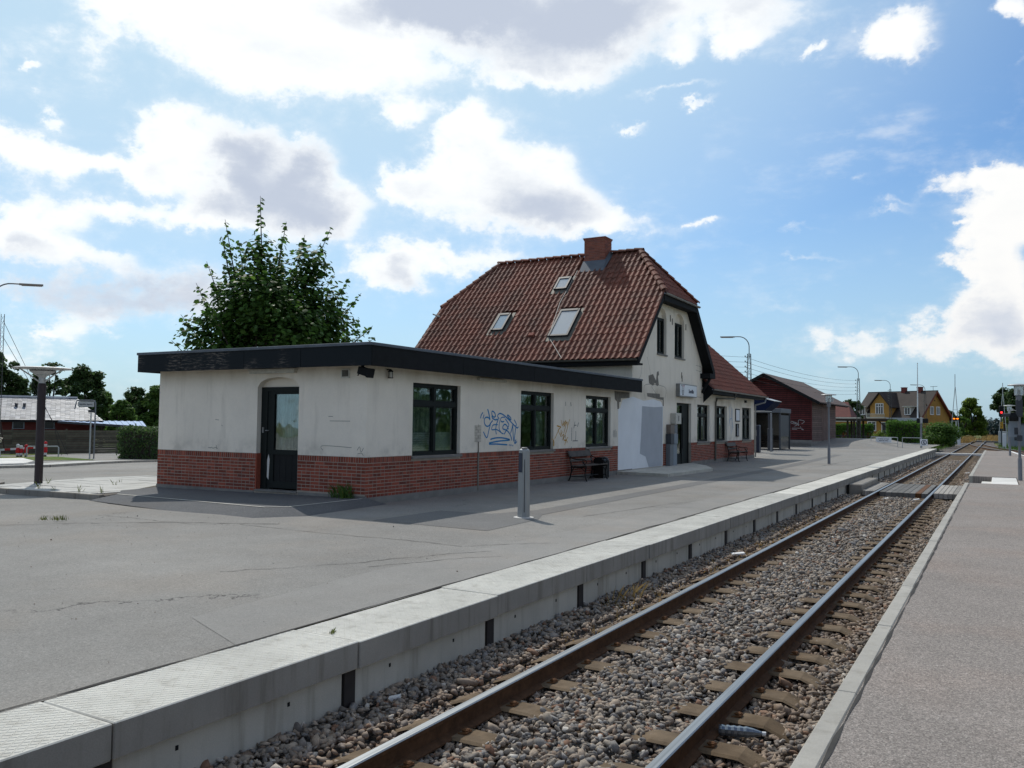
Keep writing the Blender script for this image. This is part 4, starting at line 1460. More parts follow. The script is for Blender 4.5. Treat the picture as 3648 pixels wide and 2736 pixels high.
# wing walls above and at the end
m.quad((XW, YW1, 3.0), (XW, YEND, 3.0), (XW, YEND, 3.16), (XW, YW1, 3.16))
m.poly([(XW, YEND, 0), (-18.4, YEND, 0), (-18.4, YEND, 3.2), (-14.5, YEND, 6.7), (XW, YEND, 3.2)])
m.quad((-18.4, YW1, 0), (-18.4, YEND, 0), (-18.4, YEND, 3.2), (-18.4, YW1, 3.2))
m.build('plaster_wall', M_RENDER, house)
m = MB(); wall(m, FS, [(26.55, 0), (YEND, 0), (YEND, .92), (26.55, .92)], [hdoor], .14); m.build('mortar_bed', M_MORTAR, house)
m = MB(); FS.box(m, 29.5, 31.05, .0, .13, -.014, .02); FS.box(m, 32.86, YEND + .01, -.02, .16, -.014, .02); m.build('cement_footing', M_PLINTH, house)
hb = lay_bricks(FS, 29.56, YEND, .15, .92, [hdoor] + [(a - .03, b + .03, .86, 3) for a, b, c, d in hw])
place_bricks(house, [(FS, math.pi / 2, hb)], 0)
for k, w in enumerate(hw): window(house, FS, w[0], w[1], w[2], w[3], .14, inside=('half', 'curtain', 'curtain')[k])
for k, w in enumerate(gw): window(house, FS, w[0] + .02, w[1] - .02, w[2], w[3], .13, transom=0, inside='curtain', fw=.075)
# entrance door
hd = empty('door', (XW, 32, 0)); hd.parent = house; hd.location = Vector((XW, 32, .1)) - house.location
m = MB()
FS.box(m, 31.07, 31.17, .1, 2.47, .10, .2); FS.box(m, 32.73, 32.83, .1, 2.47, .10, .2); FS.box(m, 31.17, 32.73, 2.37, 2.47, .10, .2)
FS.box(m, 31.95, 32.05, .1, 2.37, .09, .19); FS.box(m, 31.17, 32.73, .1, .5, .12, .18); FS.box(m, 32.05, 32.73, .5, 2.37, .12, .16)
m.build('door_frame', M_FRAME, hd)
m = MB(); FS.box(m, 31.17, 31.95, .5, 2.37, .13, .14); m.build('pane', M_GLASS, hd)
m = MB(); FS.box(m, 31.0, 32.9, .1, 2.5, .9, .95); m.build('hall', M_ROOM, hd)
m = MB(); FS.box(m, 31.90, 31.94, .7, 1.9, .03, .06); m.box(XW + .0, XW + .0, 0, 0, 0, 0); m.build('handle', M_BLACK, hd)
# painted-over wall
m = MB(); m.poly([FS.p(25.34, .12, -.003), FS.p(29.52, .12, -.003), FS.p(29.54, 2.30, -.003), FS.p(29.3, 2.46, -.003), FS.p(28.5, 2.52, -.003), FS.p(27.6, 2.44, -.003), FS.p(26.6, 2.55, -.003), FS.p(25.7, 2.42, -.003), FS.p(25.5, 2.15, -.003), FS.p(25.34, 2.1, -.003)])
m.build('repainted_patch', M_PATCHW, house)
m = MB(); m.poly([FS.p(28.1, .13, -.006), FS.p(29.45, .13, -.006), FS.p(29.50, 2.28, -.006), FS.p(28.7, 2.24, -.006), FS.p(27.45, 2.25, -.006), FS.p(27.35, 1.2, -.006), FS.p(27.25, .62, -.006), FS.p(27.8, .5, -.006)])
m.build('repainted_patch', M_PATCHG, house)
m = MB()
m.poly([FS.p(27.9, 2.72, -.004), FS.p(29.2, 2.74, -.004), FS.p(29.22, 2.62, -.004), FS.p(29.62, 2.62, -.004), FS.p(29.62, 2.30, -.004), FS.p(29.5, 2.30, -.004), FS.p(29.5, 2.52, -.004), FS.p(27.95, 2.60, -.004)])
m.poly([FS.p(28.05, 3.34, -.004), FS.p(28.5, 3.42, -.004), FS.p(28.8, 3.2, -.004), FS.p(28.9, 3.52, -.004), FS.p(29.05, 3.56, -.004), FS.p(29.12, 3.44, -.004), FS.p(29.0, 3.36, -.004), FS.p(29.1, 3.05, -.004), FS.p(28.9, 3.0, -.004), FS.p(28.7, 3.12, -.004), FS.p(28.5, 3.0, -.004), FS.p(28.1, 3.08, -.004)])
m.build('stain', M_STAIN, house)
m = MB()
for a, b, c, d in ((27.75, 29.75, 2.50, 3.0),):
    strokes(m, FS, [[(a, c), (a, d), (b, d), (b, c + .1)]], .014, -.003)
strokes(m, FS, [[(27.9, 4.0), (28.2, 3.5), (28.35, 3.0), (28.9, 2.7), (29.4, 2.45)], [(26.9, 3.1), (27.3, 3.3), (27.45, 3.8)], [(33.4, 4.05), (34.1, 4.02), (34.1, 3.84), (33.4, 3.86)], [(33.1, 2.78), (34.2, 2.76)]], .012, -.004)
m.build('cable', M_STAIN, house)
m = MB()
for u, z in ((30.28, 5.5), (30.50, 5.4), (32.1, 5.35), (31.6, 3.42), (31.66, 3.3)): FS.box(m, u, u + .05, z, z + .24, -.02, 0)
m.build('wall_anchor', M_STAIN, house)

# roof: solid deck, then tiles
UX = Vector((1, 0, 0)); UV = Vector((0, ca, sa)); UN = Vector((0, -sa, ca))
def rp(x, s, n=0.0): return Vector((x, YE, ZE)) + UV * s + UN * n
SH = (YH - YE) / ca; SR = (YR - YE) / ca
def lim(s):
    if s <= SH: return XV0, XV1
    k = (s - SH) / (SR - SH)
    return XV0 + (XR0 - XV0) * k, XV1 + (XR1 - XV1) * k
TH = .12
m = MB()
for side in (0, 1):
    def q(x, s, n):
        v = rp(x, s, n)
        return v if side == 0 else Vector((v.x, 2 * YR - v.y, v.z))
    o = [(XV0, 0), (XV1, 0), (XV1, SH), (XR1, SR), (XR0, SR), (XV0, SH)]
    m.poly([q(x, s, -.03) for x, s in o]); m.poly([q(x, s, -TH) for x, s in o])
    m.quad(q(XV0, 0, -.03), q(XV1, 0, -.03), q(XV1, 0, -TH), q(XV0, 0, -TH))
for xv, xr in ((XV1, XR1), (XV0, XR0)):
    a, b, c = rp(xv, SH, -.03), rp(xr, SR, -.03), rp(xv, SH, -.03); c.y = 2 * YR - c.y
    m.poly([a, c, b])
    dn = Vector((0, 0, -.12)); m.poly([a + dn, c + dn, b + dn]); m.quad(a, c, c + dn, a + dn)
roof = m.build('roof', M_TILEW, house)


def pantile(w, L, name):
    prof = [(0, .010), (.16, .0), (.34, .002), (.50, .016), (.66, .036), (.80, .050), (.90, .050), (.985, .034), (1.05, .008)]
    m = MB()
    n = len(prof)
    lo, hi = .026, .006
    V = [((u - .5) * w, 0, z + lo) for u, z in prof] + [((u - .5) * w, L + .05, z + hi) for u, z in prof] + [((u - .5) * w, .004, z + lo - .020) for u, z in prof]
    F = [(i, i + 1, n + i + 1, n + i) for i in range(n - 1)] + [(2 * n + i, 2 * n + i + 1, i + 1, i) for i in range(n - 1)]
    m.add(V, F)
    return m


TW, TL = .214, .330
tile_mb = pantile(TW, TL, 'pantile')
TILE = tile_mb.mesh('pantile', M_TILE, smooth=True)
TILE.set_sharp_from_angle(angle=R(50))
tl = []
rows = int(SR / TL) + 1
SKY = [(-14.83, -14.28, 28.87, 29.38, .05), (-16.66, -16.14, 27.24, 27.92, .05), (-14.02, -13.22, 26.88, 27.93, .06)]
for r in range(rows):
    s = r * TL - .05
    x0, x1 = lim(min(max(s + TL * .5, 0), SR))
    nx = int((XV1 - XV0) / TW)
    for i in range(nx + 1):
        x = XV0 + TW * (i + .5)
        if x - TW * .45 < x0 - .02 or x + TW * .45 > x1 + .06: continue
        P = rp(x, s)
        if any(a - .06 < x < b + .06 and c - .10 < P.y + TL * ca * .5 < d + .12 for a, b, c, d, e in SKY): continue
        if -14.2 < x < -13.05 and P.y > 29.62: continue
        if s + TL > SR: continue
        tl.append((P, x, s))
eye = Vector((0, 0, 1.63))
def visible(P): return not (P.z < 1.63 + (P - eye).xy.length * 1.46 / 15.9 - .1 and P.x < -13)
tl.sort(key=lambda q: (0 if visible(q[0]) else 1, (q[0] - eye).length))
rot0 = Matrix((UX, UV, UN)).transposed().to_euler()
for P, x, s in tl[:300]:
    e = Matrix((UX, UV, UN)).transposed() @ Matrix.Rotation(random.uniform(-.012, .012), 3, 'Z') @ Matrix.Rotation(random.uniform(-.02, .014), 3, 'X')
    child('tile', TILE, house, P + UN * random.uniform(-.003, .004), e.to_euler())


def joined_tiles(name, spots, ax, av, an, mat, parent):
    V0 = np.array(tile_mb.v); F0 = np.array(tile_mb.f)
    n = len(spots)
    B = np.array([list(ax), list(av), list(an)])
    P = np.array([list(p) for p in spots]) - np.array(list(origin(parent)))
    jit = RNG.uniform(-.004, .004, (n, 1, 1)) * V0[None, :, 1:2] * 4
    L = np.repeat(V0[None], n, 0)
    L[:, :, 2:3] += jit + RNG.uniform(-.003, .003, (n, 1, 1))
    L[:, :, 0] += V0[None, :, 1] * RNG.uniform(-.012, .012, (n, 1))
    V = L @ B + P[:, None, :]
    F = (F0[None] + (np.arange(n) * len(V0))[:, None, None]).reshape(-1, 4)
    me = np_mesh(name, V.reshape(-1, 3), F, mat, True)
    me.set_sharp_from_angle(angle=R(50))
    o = link(bpy.data.objects.new(name, me)); o.parent = parent; o['kind'] = 'stuff'
    return o


joined_tiles('tile', [q[0] for q in tl[300:]], UX, UV, UN, M_TILE, house)
# half hip towards the track
hx = XV1; hv = Vector((XR1 - XV1, 0, ZR - ZH)).normalized(); hn = Vector((hv.z, 0, -hv.x)); hu = Vector((0, 1, 0))
spots = []
Lh = (Vector((XR1, 0, ZR)) - Vector((XV1, 0, ZH))).length
for r in range(int(Lh / TL) + 1):
    s = r * TL - .06
    w = (YR - YH) * (1 - (s + TL * .5) / Lh)
    n = int(w / TW)
    for i in range(-n - 1, n + 1):
        y = YR + (i + .5) * TW
        if abs(y - YR) + TW * .4 < w + .04: spots.append(Vector((XV1, y, ZH)) + hv * s)
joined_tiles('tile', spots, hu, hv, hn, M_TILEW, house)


def ridge_run(a, b, parent, mat, r=.125, step=.36):
    a, b = Vector(a), Vector(b)
    d = (b - a); n = max(1, round(d.length / step)); d.normalize()
    m = MB()
    sd = d.cross(Vector((0, 0, 1))).normalized(); up = sd.cross(d)
    prof = []
    for k in range(7):
        an = math.pi * k / 6
        prof.append((math.cos(an), math.sin(an) * .85 - .15))
    vs = []
    L = step * 1.12
    for (t_, rr) in ((0, r * 1.08), (L * .9, r * .92)):
        for c, s in prof: vs.append(sd * (c * rr) + up * (s * rr + (.02 if t_ == 0 else 0)) + d * t_)
    for (c, s) in prof: vs.append(sd * (c * r * .95) + up * (s * r * .95) + d * .004)
    m.add(vs, [(i, i + 1, 7 + i + 1, 7 + i) for i in range(6)] + [(14 + i, 14 + i + 1, i + 1, i) for i in range(6)])
    me = m.mesh('ridge_tile', mat, smooth=False)
    for i in range(n):
        child('ridge_tile', me, parent, a + d * ((b - a).length * i / n), (random.uniform(-.01, .01), 0, random.uniform(-.01, .01)))


up_ = Vector((0, 0, .045))
ridge_run(Vector((XR0, YR, ZR)) + up_, Vector((-14.15, YR, ZR)) + up_, house, M_TILE)
ridge_run(Vector((-13.1, YR, ZR)) + up_, Vector((XR1 + .1, YR, ZR)) + up_, house, M_TILE)
ridge_run(rp(XV1, SH) + Vector((.03, -.0, .05)), rp(XR1, SR) + up_, house, M_TILE)
ridge_run(rp(XV0, SH) + Vector((.02, 0, -.03)), rp(XR0, SR) + Vector((.05, 0, -.02)), house, M_TILE, r=.15)
h2 = rp(XV1, SH); h2.y = 2 * YR - h2.y
ridge_run(h2 + Vector((.03, 0, .05)), rp(XR1, SR) + up_, house, M_TILE)

# barge boards, soffits and gutters
m = MB()
def side_y(v, s): return Vector((v.x, v.y if s == 0 else 2 * YR - v.y, v.z))
for s in (0, 1):
    a, b = side_y(rp(XV1 - .02, -.05, -.10), s), side_y(rp(XV1 - .02, SH + .02, -.10), s)
    m.beam(a, b, .045, .24, up=side_y(UN, 0) if s == 0 else Vector((0, sa, ca)))
    # soffit under the verge
    c, d = side_y(rp(XV1, -.0, -.20), s), side_y(rp(XV1, SH, -.20), s)
    m.quad(c, d, d + Vector((XW - XV1, 0, 0)), c + Vector((XW - XV1, 0, 0)))
hh = rp(XV1, SH, -.06)
m.box(XV1 - .03, XV1 + .015, YH + .02, 2 * YR - YH - .02, ZH - .30, ZH - .05)
m.quad((XV1, YH, ZH - .27), (XV1, 2 * YR - YH, ZH - .27), (XW - .02, 2 * YR - YH, ZH - .27), (XW - .02, YH, ZH - .27))
# eaves soffit boards
for s in (0, 1):
    y0, y1 = (YE + .02, YW0) if s == 0 else (YW1, 2 * YR - YE - .02)
    m.box(XV0 + .02, XV1 - .03, y0, y1, 3.60, 3.66)
    yb = YE + .01 if s == 0 else 2 * YR - YE - .05
    m.box(XV0, XV1 - .01, yb, yb + .04, 3.60, 3.80)
# boxed verge foot and brackets on the far side
m.box(XW, XV1 + .02, 2 * YR - YE - .75, 2 * YR - YE - .0, 3.55, 3.75)
m.beam((XW + .02, YW1 - .05, 2.95), (XV1 - .05, YW1 - .05, 3.55), .10, .10)
m.build('barge_board', M_DARKWOOD, house)


def gutter(a, b, r, parent, mat):
    a, b = Vector(a), Vector(b)
    d = (b - a).normalized(); sd = d.cross(Vector((0, 0, 1))).normalized()
    m = MB()
    vs = []
    for P in (a, b):
        for rr in (r, r * .88):
            for k in range(7):
                an = math.pi + math.pi * k / 6
                vs.append(P + sd * math.cos(an) * rr + Vector((0, 0, math.sin(an) * rr)))
    for k in range(6):
        m.f.append((k, k + 1, 14 + k + 1, 14 + k)); m.f.append((7 + k, 7 + k + 1, 21 + k + 1, 21 + k)); m.f.append((k, k + 1, 7 + k + 1, 7 + k)); m.f.append((14 + k, 14 + k + 1, 21 + k + 1, 21 + k))
    m.v = [tuple(v) for v in vs]; m.mi = [0] * len(m.f)
    n = max(2, int((b - a).length / .9))
    for i in range(n + 1):
        P = a + (b - a) * min(max(i / n, .01), .99)
        vs = []
        for rr in (r * 1.07,):
            for t_ in (-.015, .015):
                for k in range(7):
                    an = math.pi + math.pi * k / 6
                    vs.append(P + d * t_ + sd * math.cos(an) * rr + Vector((0, 0, math.sin(an) * rr)))
        m.add(vs, [(k, k + 1, 7 + k + 1, 7 + k) for k in range(6)])
    return m.build('gutter', mat, parent)


M_GUTG = plain('mossy_zinc', (.125, .12, .10), .6, .3, 6, metal=.3)
gutter((XV0 + .05, YE - .06, ZE - .02), (XV1 - .03, YE - .06, ZE - .045), .065, house, M_GUTG)
gutter((XV1 + .07, YH - .05, ZH - .03), (XV1 + .07, 2 * YR - YH + .1, ZH - .06), .06, house, M_ZINC)
m = MB()
m.tube([rp(-13.05, .0, .07), rp(-14.0, 1.2, .07), rp(-14.25, 3.2, .07), rp(-14.2, 5.2, .07)], .012, 6)
m.build('lightning_cable', M_ZINC, house)

# chimney
ch = empty('chimney', (-13.63, 30.27, 7.6)); ch.parent = house; ch.location = Vector((-13.63, 30.27, 7.6)) - house.location
cx0, cx1, cy0, cy1, cz1 = -14.07, -13.19, 29.95, 30.60, 8.86
m = MB(); m.box(cx0 + .008, cx1 - .008, cy0 + .008, cy1 - .008, 7.3, cz1); m.build('chimney_core', M_MORTAR, ch)
M_CB = brickmat('chimney_brick', (.27, .095, .065), .2)
m = MB(); m.box(-.105, .105, -.006, .03, -.026, .026); CB = m.mesh('chimney_brick', M_CB)
m = MB(); m.box(-.05, .05, -.006, .03, -.026, .026); CH = m.mesh('chimney_header', M_CB)
z = 7.86
k = 0
while z < cz1 - .02:
    for (o, ax, L, yaw) in ((Vector((cx0, cy0, z)), Vector((1, 0, 0)), cx1 - cx0, 0.0), (Vector((cx1, cy0, z)), Vector((0, 1, 0)), cy1 - cy0, math.pi / 2)):
        u = 0.0
        st = .22 if k % 2 else .11
        first = True
        while u < L - .05:
            w = .22 if (k % 2 == 0 or not first) else .11
            if u + w > L + .01: w = L - u
            me = CB if w > .15 else CH
            child('brick', me, ch, o + ax * (u + w / 2), (0, 0, yaw))
            u += w; first = False
    z += .0625; k += 1
m = MB()
for i in range(2): m.box(cx0 - .02 - .02 * i, cx1 + .02 + .02 * i, cy0 - .02 - .02 * i, cy1 + .02 + .02 * i, cz1 - .02 + i * .045, cz1 + .023 + i * .045)
m.build('chimney_cap', M_CB, ch)
m = MB(); m.tube([(-13.75, 30.3, cz1 + .06), (-13.75, 30.3, cz1 + .16), (-13.55, 30.3, cz1 + .16), (-13.55, 30.3, cz1 + .06)], .012, 6); m.build('chimney_hook', M_ZINC, ch)
m = MB()
yb = 29.60; zb = ZE + (yb - YE) * SL + .06
m.poly([(cx0 - .06, yb, zb), (cx1 + .10, yb, zb), (cx1 + .06, cy0 - .01, 8.02), (cx0 - .03, cy0 - .01, 8.02)])
m.poly([(cx1 + .10, yb, zb), (cx1 + .16, 30.45, ZE + (30.35 - YE) * SL + .08), (cx1 + .012, 30.45, 8.45), (cx1 + .012, cy0 - .01, 8.02)])
m.poly([(cx0 - .03, cy0 - .013, 8.02), (cx1 + .02, cy0 - .013, 8.02), (cx1 + .02, cy0 - .013, 7.85), (cx0 - .03, cy0 - .013, 7.85)])
m.build('lead_flashing', M_FLASH, ch)

# skylights
M_SKYG = NT('skylight_glass').fin((.28, .32, .35), .06, 0.0, 1.0)
M_SKYG.node_tree.nodes['Principled BSDF'].inputs['Coat Weight'].default_value = 1.0
M_ALU = plain('skylight_metal', (.045, .047, .05), .5, .15, 6, metal=.3)
for (a, b, c, d, fw), opening in zip(SKY, (0, .06, .0)):
    s0, s1 = (c - YE) / ca, (d - YE) / ca
    sk = empty('skylight', rp((a + b) / 2, s0)); sk.parent = house; sk.location = rp((a + b) / 2, s0) - house.location
    m = MB()
    def fb(x0, x1, t0, t1, n0, n1, mb):
        vs = [rp(x, s, n) for n in (n0, n1) for (x, s) in ((x0, t0), (x1, t0), (x1, t1), (x0, t1))]
        mb.add(vs, ((0, 3, 2, 1), (4, 5, 6, 7), (0, 1, 5, 4), (1, 2, 6, 5), (2, 3, 7, 6), (3, 0, 4, 7)))
    fb(a, a + .07, s0, s1, -.05, .13, m); fb(b - .07, b, s0, s1, -.05, .13, m); fb(a + .07, b - .07, s1 - .10, s1, -.05, .14, m); fb(a + .07, b - .07, s0, s0 + .08, -.05, .12, m)
    m.build('frame', M_ALU, sk)
    m = MB(); fb(a + .07, b - .07, s0 + .08, s1 - .10, .095, .105, m); m.build('pane', M_SKYG, sk)
    m = MB(); fb(a - .12, b + .12, s0 - .22, s0 - .003, -.0, .045, m); fb(a - .13, a - .003, s0, s1 + .12, .0, .04, m); fb(b + .003, b + .13, s0, s1 + .12, 0, .04, m)
    m.build('flashing', M_GUTG, sk)
m = MB(); fbx = []
vs = [rp(x, s, n) for n in (0.02, .12) for (x, s) in ((-14.86, 1.28), (-14.66, 1.28), (-14.66, 1.42), (-14.86, 1.42))]
m.add(vs, ((0, 3, 2, 1), (4, 5, 6, 7), (0, 1, 5, 4), (1, 2, 6, 5), (2, 3, 7, 6), (3, 0, 4, 7))); m.build('vent_tile', M_CB, house)
m = MB(); m.beam(rp(-19.95, 2.95, .10), rp(-19.5, 2.75, .10), .05, .05); m.build('gutter_end', M_ZINC, house)

# wing roof
WS = .90; WX, WZ = -10.25, 3.12; WY0, WY1 = 34.42, 43.7
cw = 1 / math.hypot(1, WS); sw = WS * cw
wv = Vector((-cw, 0, sw)); wn_ = Vector((sw, 0, cw)); wu = Vector((0, 1, 0))
Lw = 4.25 / cw
m = MB()
for sgn in (1, -1):
    def q(y, s, n):
        v = Vector((WX, y, WZ)) + wv * s + wn_ * n
        return v if sgn == 1 else Vector((2 * -14.5 - v.x, v.y, v.z))
    for n in (-.03, -.12): m.quad(q(WY0, 0, n), q(WY1, 0, n), q(WY1, Lw, n), q(WY0, Lw, n))
    m.quad(q(WY1, 0, -.03), q(WY1, Lw, -.03), q(WY1, Lw, -.12), q(WY1, 0, -.12))
m.build('roof', M_TILEW, house)
spots = []
for r in range(int(Lw / TL) + 1):
    if r * TL > Lw - .1: break
    for i in range(int((WY1 - WY0) / TW)): spots.append(Vector((WX, WY0 + .12 + i * TW, WZ)) + wv * (r * TL - .05))
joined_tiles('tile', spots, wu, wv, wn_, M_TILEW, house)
m = MB()
m.box(WX - .02, WX + .02, WY0, WY1, WZ - .20, WZ - .05)
m.box(XW, WX - .02, WY0, WY1 - .02, WZ - .19, WZ - .15)
for y in (WY0, WY1 - .05):
    m.beam(Vector((WX, y, WZ - .13)), Vector((WX, y, WZ - .13)) + wv * Lw, .05, .22, up=wn_)
m.poly([(XW, WY0 + .01, 2.55), (XW, WY0 + .01, 3.3), (WX, WY0 + .01, WZ - .05), (WX, WY0 + .01, WZ - .20)])
m.build('barge_board', M_DARKWOOD, house)
gutter((WX + .06, WY0 - .1, WZ + .0), (WX + .06, WY1 + .12, WZ - .03), .06, house, M_ZINC)
m = MB()
m.tube([(WX + .06, 37.75, WZ - .08), (WX + .03, 37.7, WZ - .30), (XW + .07, 36.2, 2.78), (XW + .06, 36.05, 2.6), (XW + .06, 36.0, .1)], .04, 8)
m.build('downpipe', M_GUTG, house)
m = MB()
m.tube([(WX + .06, 43.45, WZ - .08), (WX + .05, 43.3, WZ - .32), (XW + .05, 42.99, 2.66), (XW + .04, 42.98, 2.5), (XW + .04, 42.98, .05)], .04, 8)
m.build('downpipe', M_ZINC, house)
m = MB(); FS.box(m, 39.35, 40.1, 1.80, 2.40, -.03, 0); nb = m.build('notice_board', M_BLACK, house)
m = MB(); FS.box(m, 39.42, 40.03, 1.85, 2.35, -.034, -.031); m.build('notice_sheet', M_PATCHW, nb)
m = MB(); FS.box(m, 39.42, 39.85, 1.10, 1.70, -.05, 0); nb = m.build('notice_board', M_BLACK, house)
m = MB(); FS.box(m, 39.54, 39.62, 1.14, 1.66, -.054, -.0505); FS.box(m, 39.66, 39.74, 1.14, 1.5, -.054, -.0505); m.build('notice_sheet', M_PATCHG, nb)
m = MB(); FS.box(m, 41.0, 41.2, 2.72, 2.84, -.08, 0); m.build('alarm_box', M_BLACK, house)
fg = [[(38.4, 2.5), (38.42, 2.1), (38.35, 1.7)], [(38.62, 2.6), (38.66, 2.2), (38.6, 1.6), (38.66, 1.2)], [(38.9, 2.4), (38.86, 1.9), (38.95, 1.4)], [(38.3, 1.6), (38.5, 1.9), (38.8, 1.9), (39.0, 1.5)], [(38.75, 2.45), (38.8, 1.3)]]
m = MB(); strokes(m, FS, [[.05] + l for l in fg], .05); m.build('graffiti', plain('faded_blue_spray', (.36, .43, .52), .8, .2, 9), house)

# illuminated-style station sign (unlit) above the door


def text_mesh(body, size, mat, name='lettering', ext=.002, bold=0.0, align='CENTER'):
    cu = bpy.data.curves.new(name, 'FONT')
    cu.body = body; cu.size = size; cu.extrude = ext; cu.align_x = align; cu.align_y = 'CENTER'; cu.offset = bold
    o = bpy.data.objects.new(name, cu); COL.objects.link(o)
    dg = bpy.context.evaluated_depsgraph_get()
    me = bpy.data.meshes.new_from_object(o.evaluated_get(dg))
    bpy.data.objects.remove(o)
    me.name = name
    me.materials.clear(); me.materials.append(mat)
    return me


ROT_E = Matrix(((0, 0, 1), (1, 0, 0), (0, 1, 0))).to_euler()      # text reading along +Y, facing +X
M_INK = plain('navy_ink', (.012, .022, .050), .6, .05)
M_REDINK = plain('red_ink', (.30, .015, .02), .6, .05)
M_SIGNW = plain('sign_acrylic', (.66, .69, .72), .35, .04, 2)
sg = empty('station_sign', (XW, 32.04, 2.71), 'white box sign reading Stenlille with a horned emblem above the station door', 'sign')
m = MB(); FS.box(m, 30.98, 33.10, 2.71, 3.20, -.15, 0); m.build('sign_case', M_ZINC, sg)
m = MB(); FS.box(m, 31.02, 33.06, 2.745, 3.165, -.156, -.1505); m.build('sign_face', M_SIGNW, sg)
child('lettering', text_mesh('Stenlille', .205, M_INK, bold=.004), sg, (XW + .158, 32.36, 2.93), ROT_E)
m = MB()
def gs(l, z0=2.78): return [(31.34 + x * .20, z0 + y * .36) for x, y in l]
strokes(m, FS, [[.034] + gs([(-.95, 1.0), (-.60, .95), (-.45, .7), (-.5, .3), (-.3, .08), (0, .0), (.3, .08), (.5, .3), (.45, .7)]), [.022] + gs([(-.42, .45), (-.2, .42), (0, .22), (.2, .42), (.42, .45)])], .03, -.159)
m.build('emblem', M_INK, sg)
m = MB(); strokes(m, FS, [[.034] + gs([(.45, .7), (.6, .95), (.95, 1.0)]), [.04] + gs([(-.2, .92), (0, .98), (.2, .92)])], .03, -.161); m.build('emblem', M_REDINK, sg)

# cabinets by the entrance
cb = empty('wall_cabinets', (-10.57, 30.3, .1), 'stack of grey metal cabinets standing against the wall by the station door', 'cabinet')
M_CABG = plain('grey_cabinet', (.15, .165, .18), .5, .1, 3); M_CABB = plain('blue_grey_cabinet', (.20, .235, .27), .5, .1, 3); M_CABD = plain('dark_cabinet', (.05, .055, .065), .5, .1, 3); M_CABR = plain('brown_cabinet', (.16, .13, .11), .5, .1, 3)
m = MB(); m.box(-10.64, -10.47, 29.84, 30.20, .1, .905, bevel=.006); m.build('cabinet_door', M_CABG, cb)
m = MB(); m.box(-10.64, -10.47, 30.21, 30.62, .1, .905, bevel=.006); m.build('cabinet_door', M_CABB, cb)
m = MB(); m.box(-10.64, -10.44, 29.84, 30.20, .912, 1.28, bevel=.006); m.build('cabinet_door', M_CABD, cb)
m = MB(); m.box(-10.64, -10.44, 30.21, 30.62, .912, 1.28, bevel=.006); m.build('cabinet_door', M_CABB, cb)
m = MB(); m.box(-10.64, -10.47, 29.90, 30.32, 1.288, 1.63, bevel=.006); m.build('cabinet_door', M_CABR, cb)
m = MB(); m.box(-10.64, -10.47, 30.33, 30.66, 1.288, 1.63, bevel=.006); m.build('cabinet_door', M_CABG, cb)
ib = empty('ticket_validator', (-10.55, 30.65, 1.66), 'pale square box with a dark upright slot beside the station door', 'box')
m = MB(); m.box(-10.645, -10.43, 30.36, 30.98, 1.65, 2.06, bevel=.01); m.build('box_case', M_LAMPW, ib)
m = MB(); m.box(-10.428, -10.424, 30.64, 30.69, 1.76, 1.96); m.build('slot', M_BLACK, ib)

# entrance slab
m = MB(); m.prism([(-10.64, 25.25), (-8.87, 25.1), (-8.75, 29.4), (-9.6, 31.4), (-10.64, 33.0)], -.02, .10); m.build('entrance_slab', M_PANEL, kind='structure', label='low concrete slab in front of the station door')
# pale inner strip of weeds at wall foot

# ------------------------------------------------------------------ platform furniture
M_IRON = plain('black_cast_iron', (.012, .011, .011), .5, .2, 10)
M_SLAT = plain('dark_bench_timber', (.075, .062, .052), .6, .3, 8, rnd=.2)


def bench(L=1.42):
    """cast-iron bench, faces +X, length along Y, origin on the ground under the middle"""
    r = empty('bench', (0, 0, 0))
    for sy in (-L / 2, L / 2):
        m = MB()
        m.tube([(.27, sy, 0), (.235, sy, .06), (.205, sy, .22), (.235, sy, .36), (.245, sy, .43)], [.018, .02, .018, .02, .022], 7)
        m.tube([(-.30, sy, 0), (-.255, sy, .10), (-.215, sy, .28), (-.215, sy, .42), (-.245, sy, .55), (-.28, sy, .70), (-.33, sy, .83), (-.37, sy, .845)], [.018, .02, .021, .023, .02, .019, .017, .014], 7)
        m.tube([(-.215, sy, .40), (-.05, sy, .385), (.12, sy, .39), (.245, sy, .42)], .02, 7)
        m.tube([(-.28, sy, .70), (-.20, sy, .64), (-.08, sy, .615), (.10, sy, .61), (.20, sy, .61)], .016, 7)
        sc = [(.20 + .055 * math.cos(a) * (1 - a / 14), sy, .555 + .055 * math.sin(a) * (1 - a / 14)) for a in [math.pi / 2 - k * .55 for k in range(11)]]
        m.tube(sc, .013, 6)
        m.tube([(.155, sy, .55), (.19, sy, .48), (.245, sy, .43)], .016, 7)
        m.tube([(-.25, sy, .13), (.21, sy, .13)], .012, 6)
        m.tube([(.05, sy, .385), (.14, sy, .34), (.215, sy, .26)], .012, 6)
        m.tube([(-.12, sy, .385), (-.17, sy, .33), (-.21, sy, .25)], .014, 6)
        m.build('iron_end', M_IRON, r, smooth=True)
    m = MB(); m.tube([(-.02, -L / 2, .13), (-.02, L / 2, .13)], .012, 6); m.build('stretcher', M_IRON, r)
    for k, (x, z) in enumerate(((-.17, .425), (-.085, .415), (0, .412), (.085, .415), (.17, .425), (.24, .435))):
        m = MB(); m.box(x - .036, x + .036, -L / 2 - .04, L / 2 + .04, z, z + .026, bevel=.005); m.build('slat', M_SLAT, r)
    m = MB(); m.beam((-.30, -L / 2 - .03, .755), (-.30, L / 2 + .03, .755), .025, .17, up=(-.35, 0, 1)); m.build('back_board', M_SLAT, r)
    m = MB(); m.beam((-.245, -L / 2 - .03, .575), (-.245, L / 2 + .03, .575), .022, .06, up=(-.2, 0, 1)); m.build('back_board', M_SLAT, r)
    return r


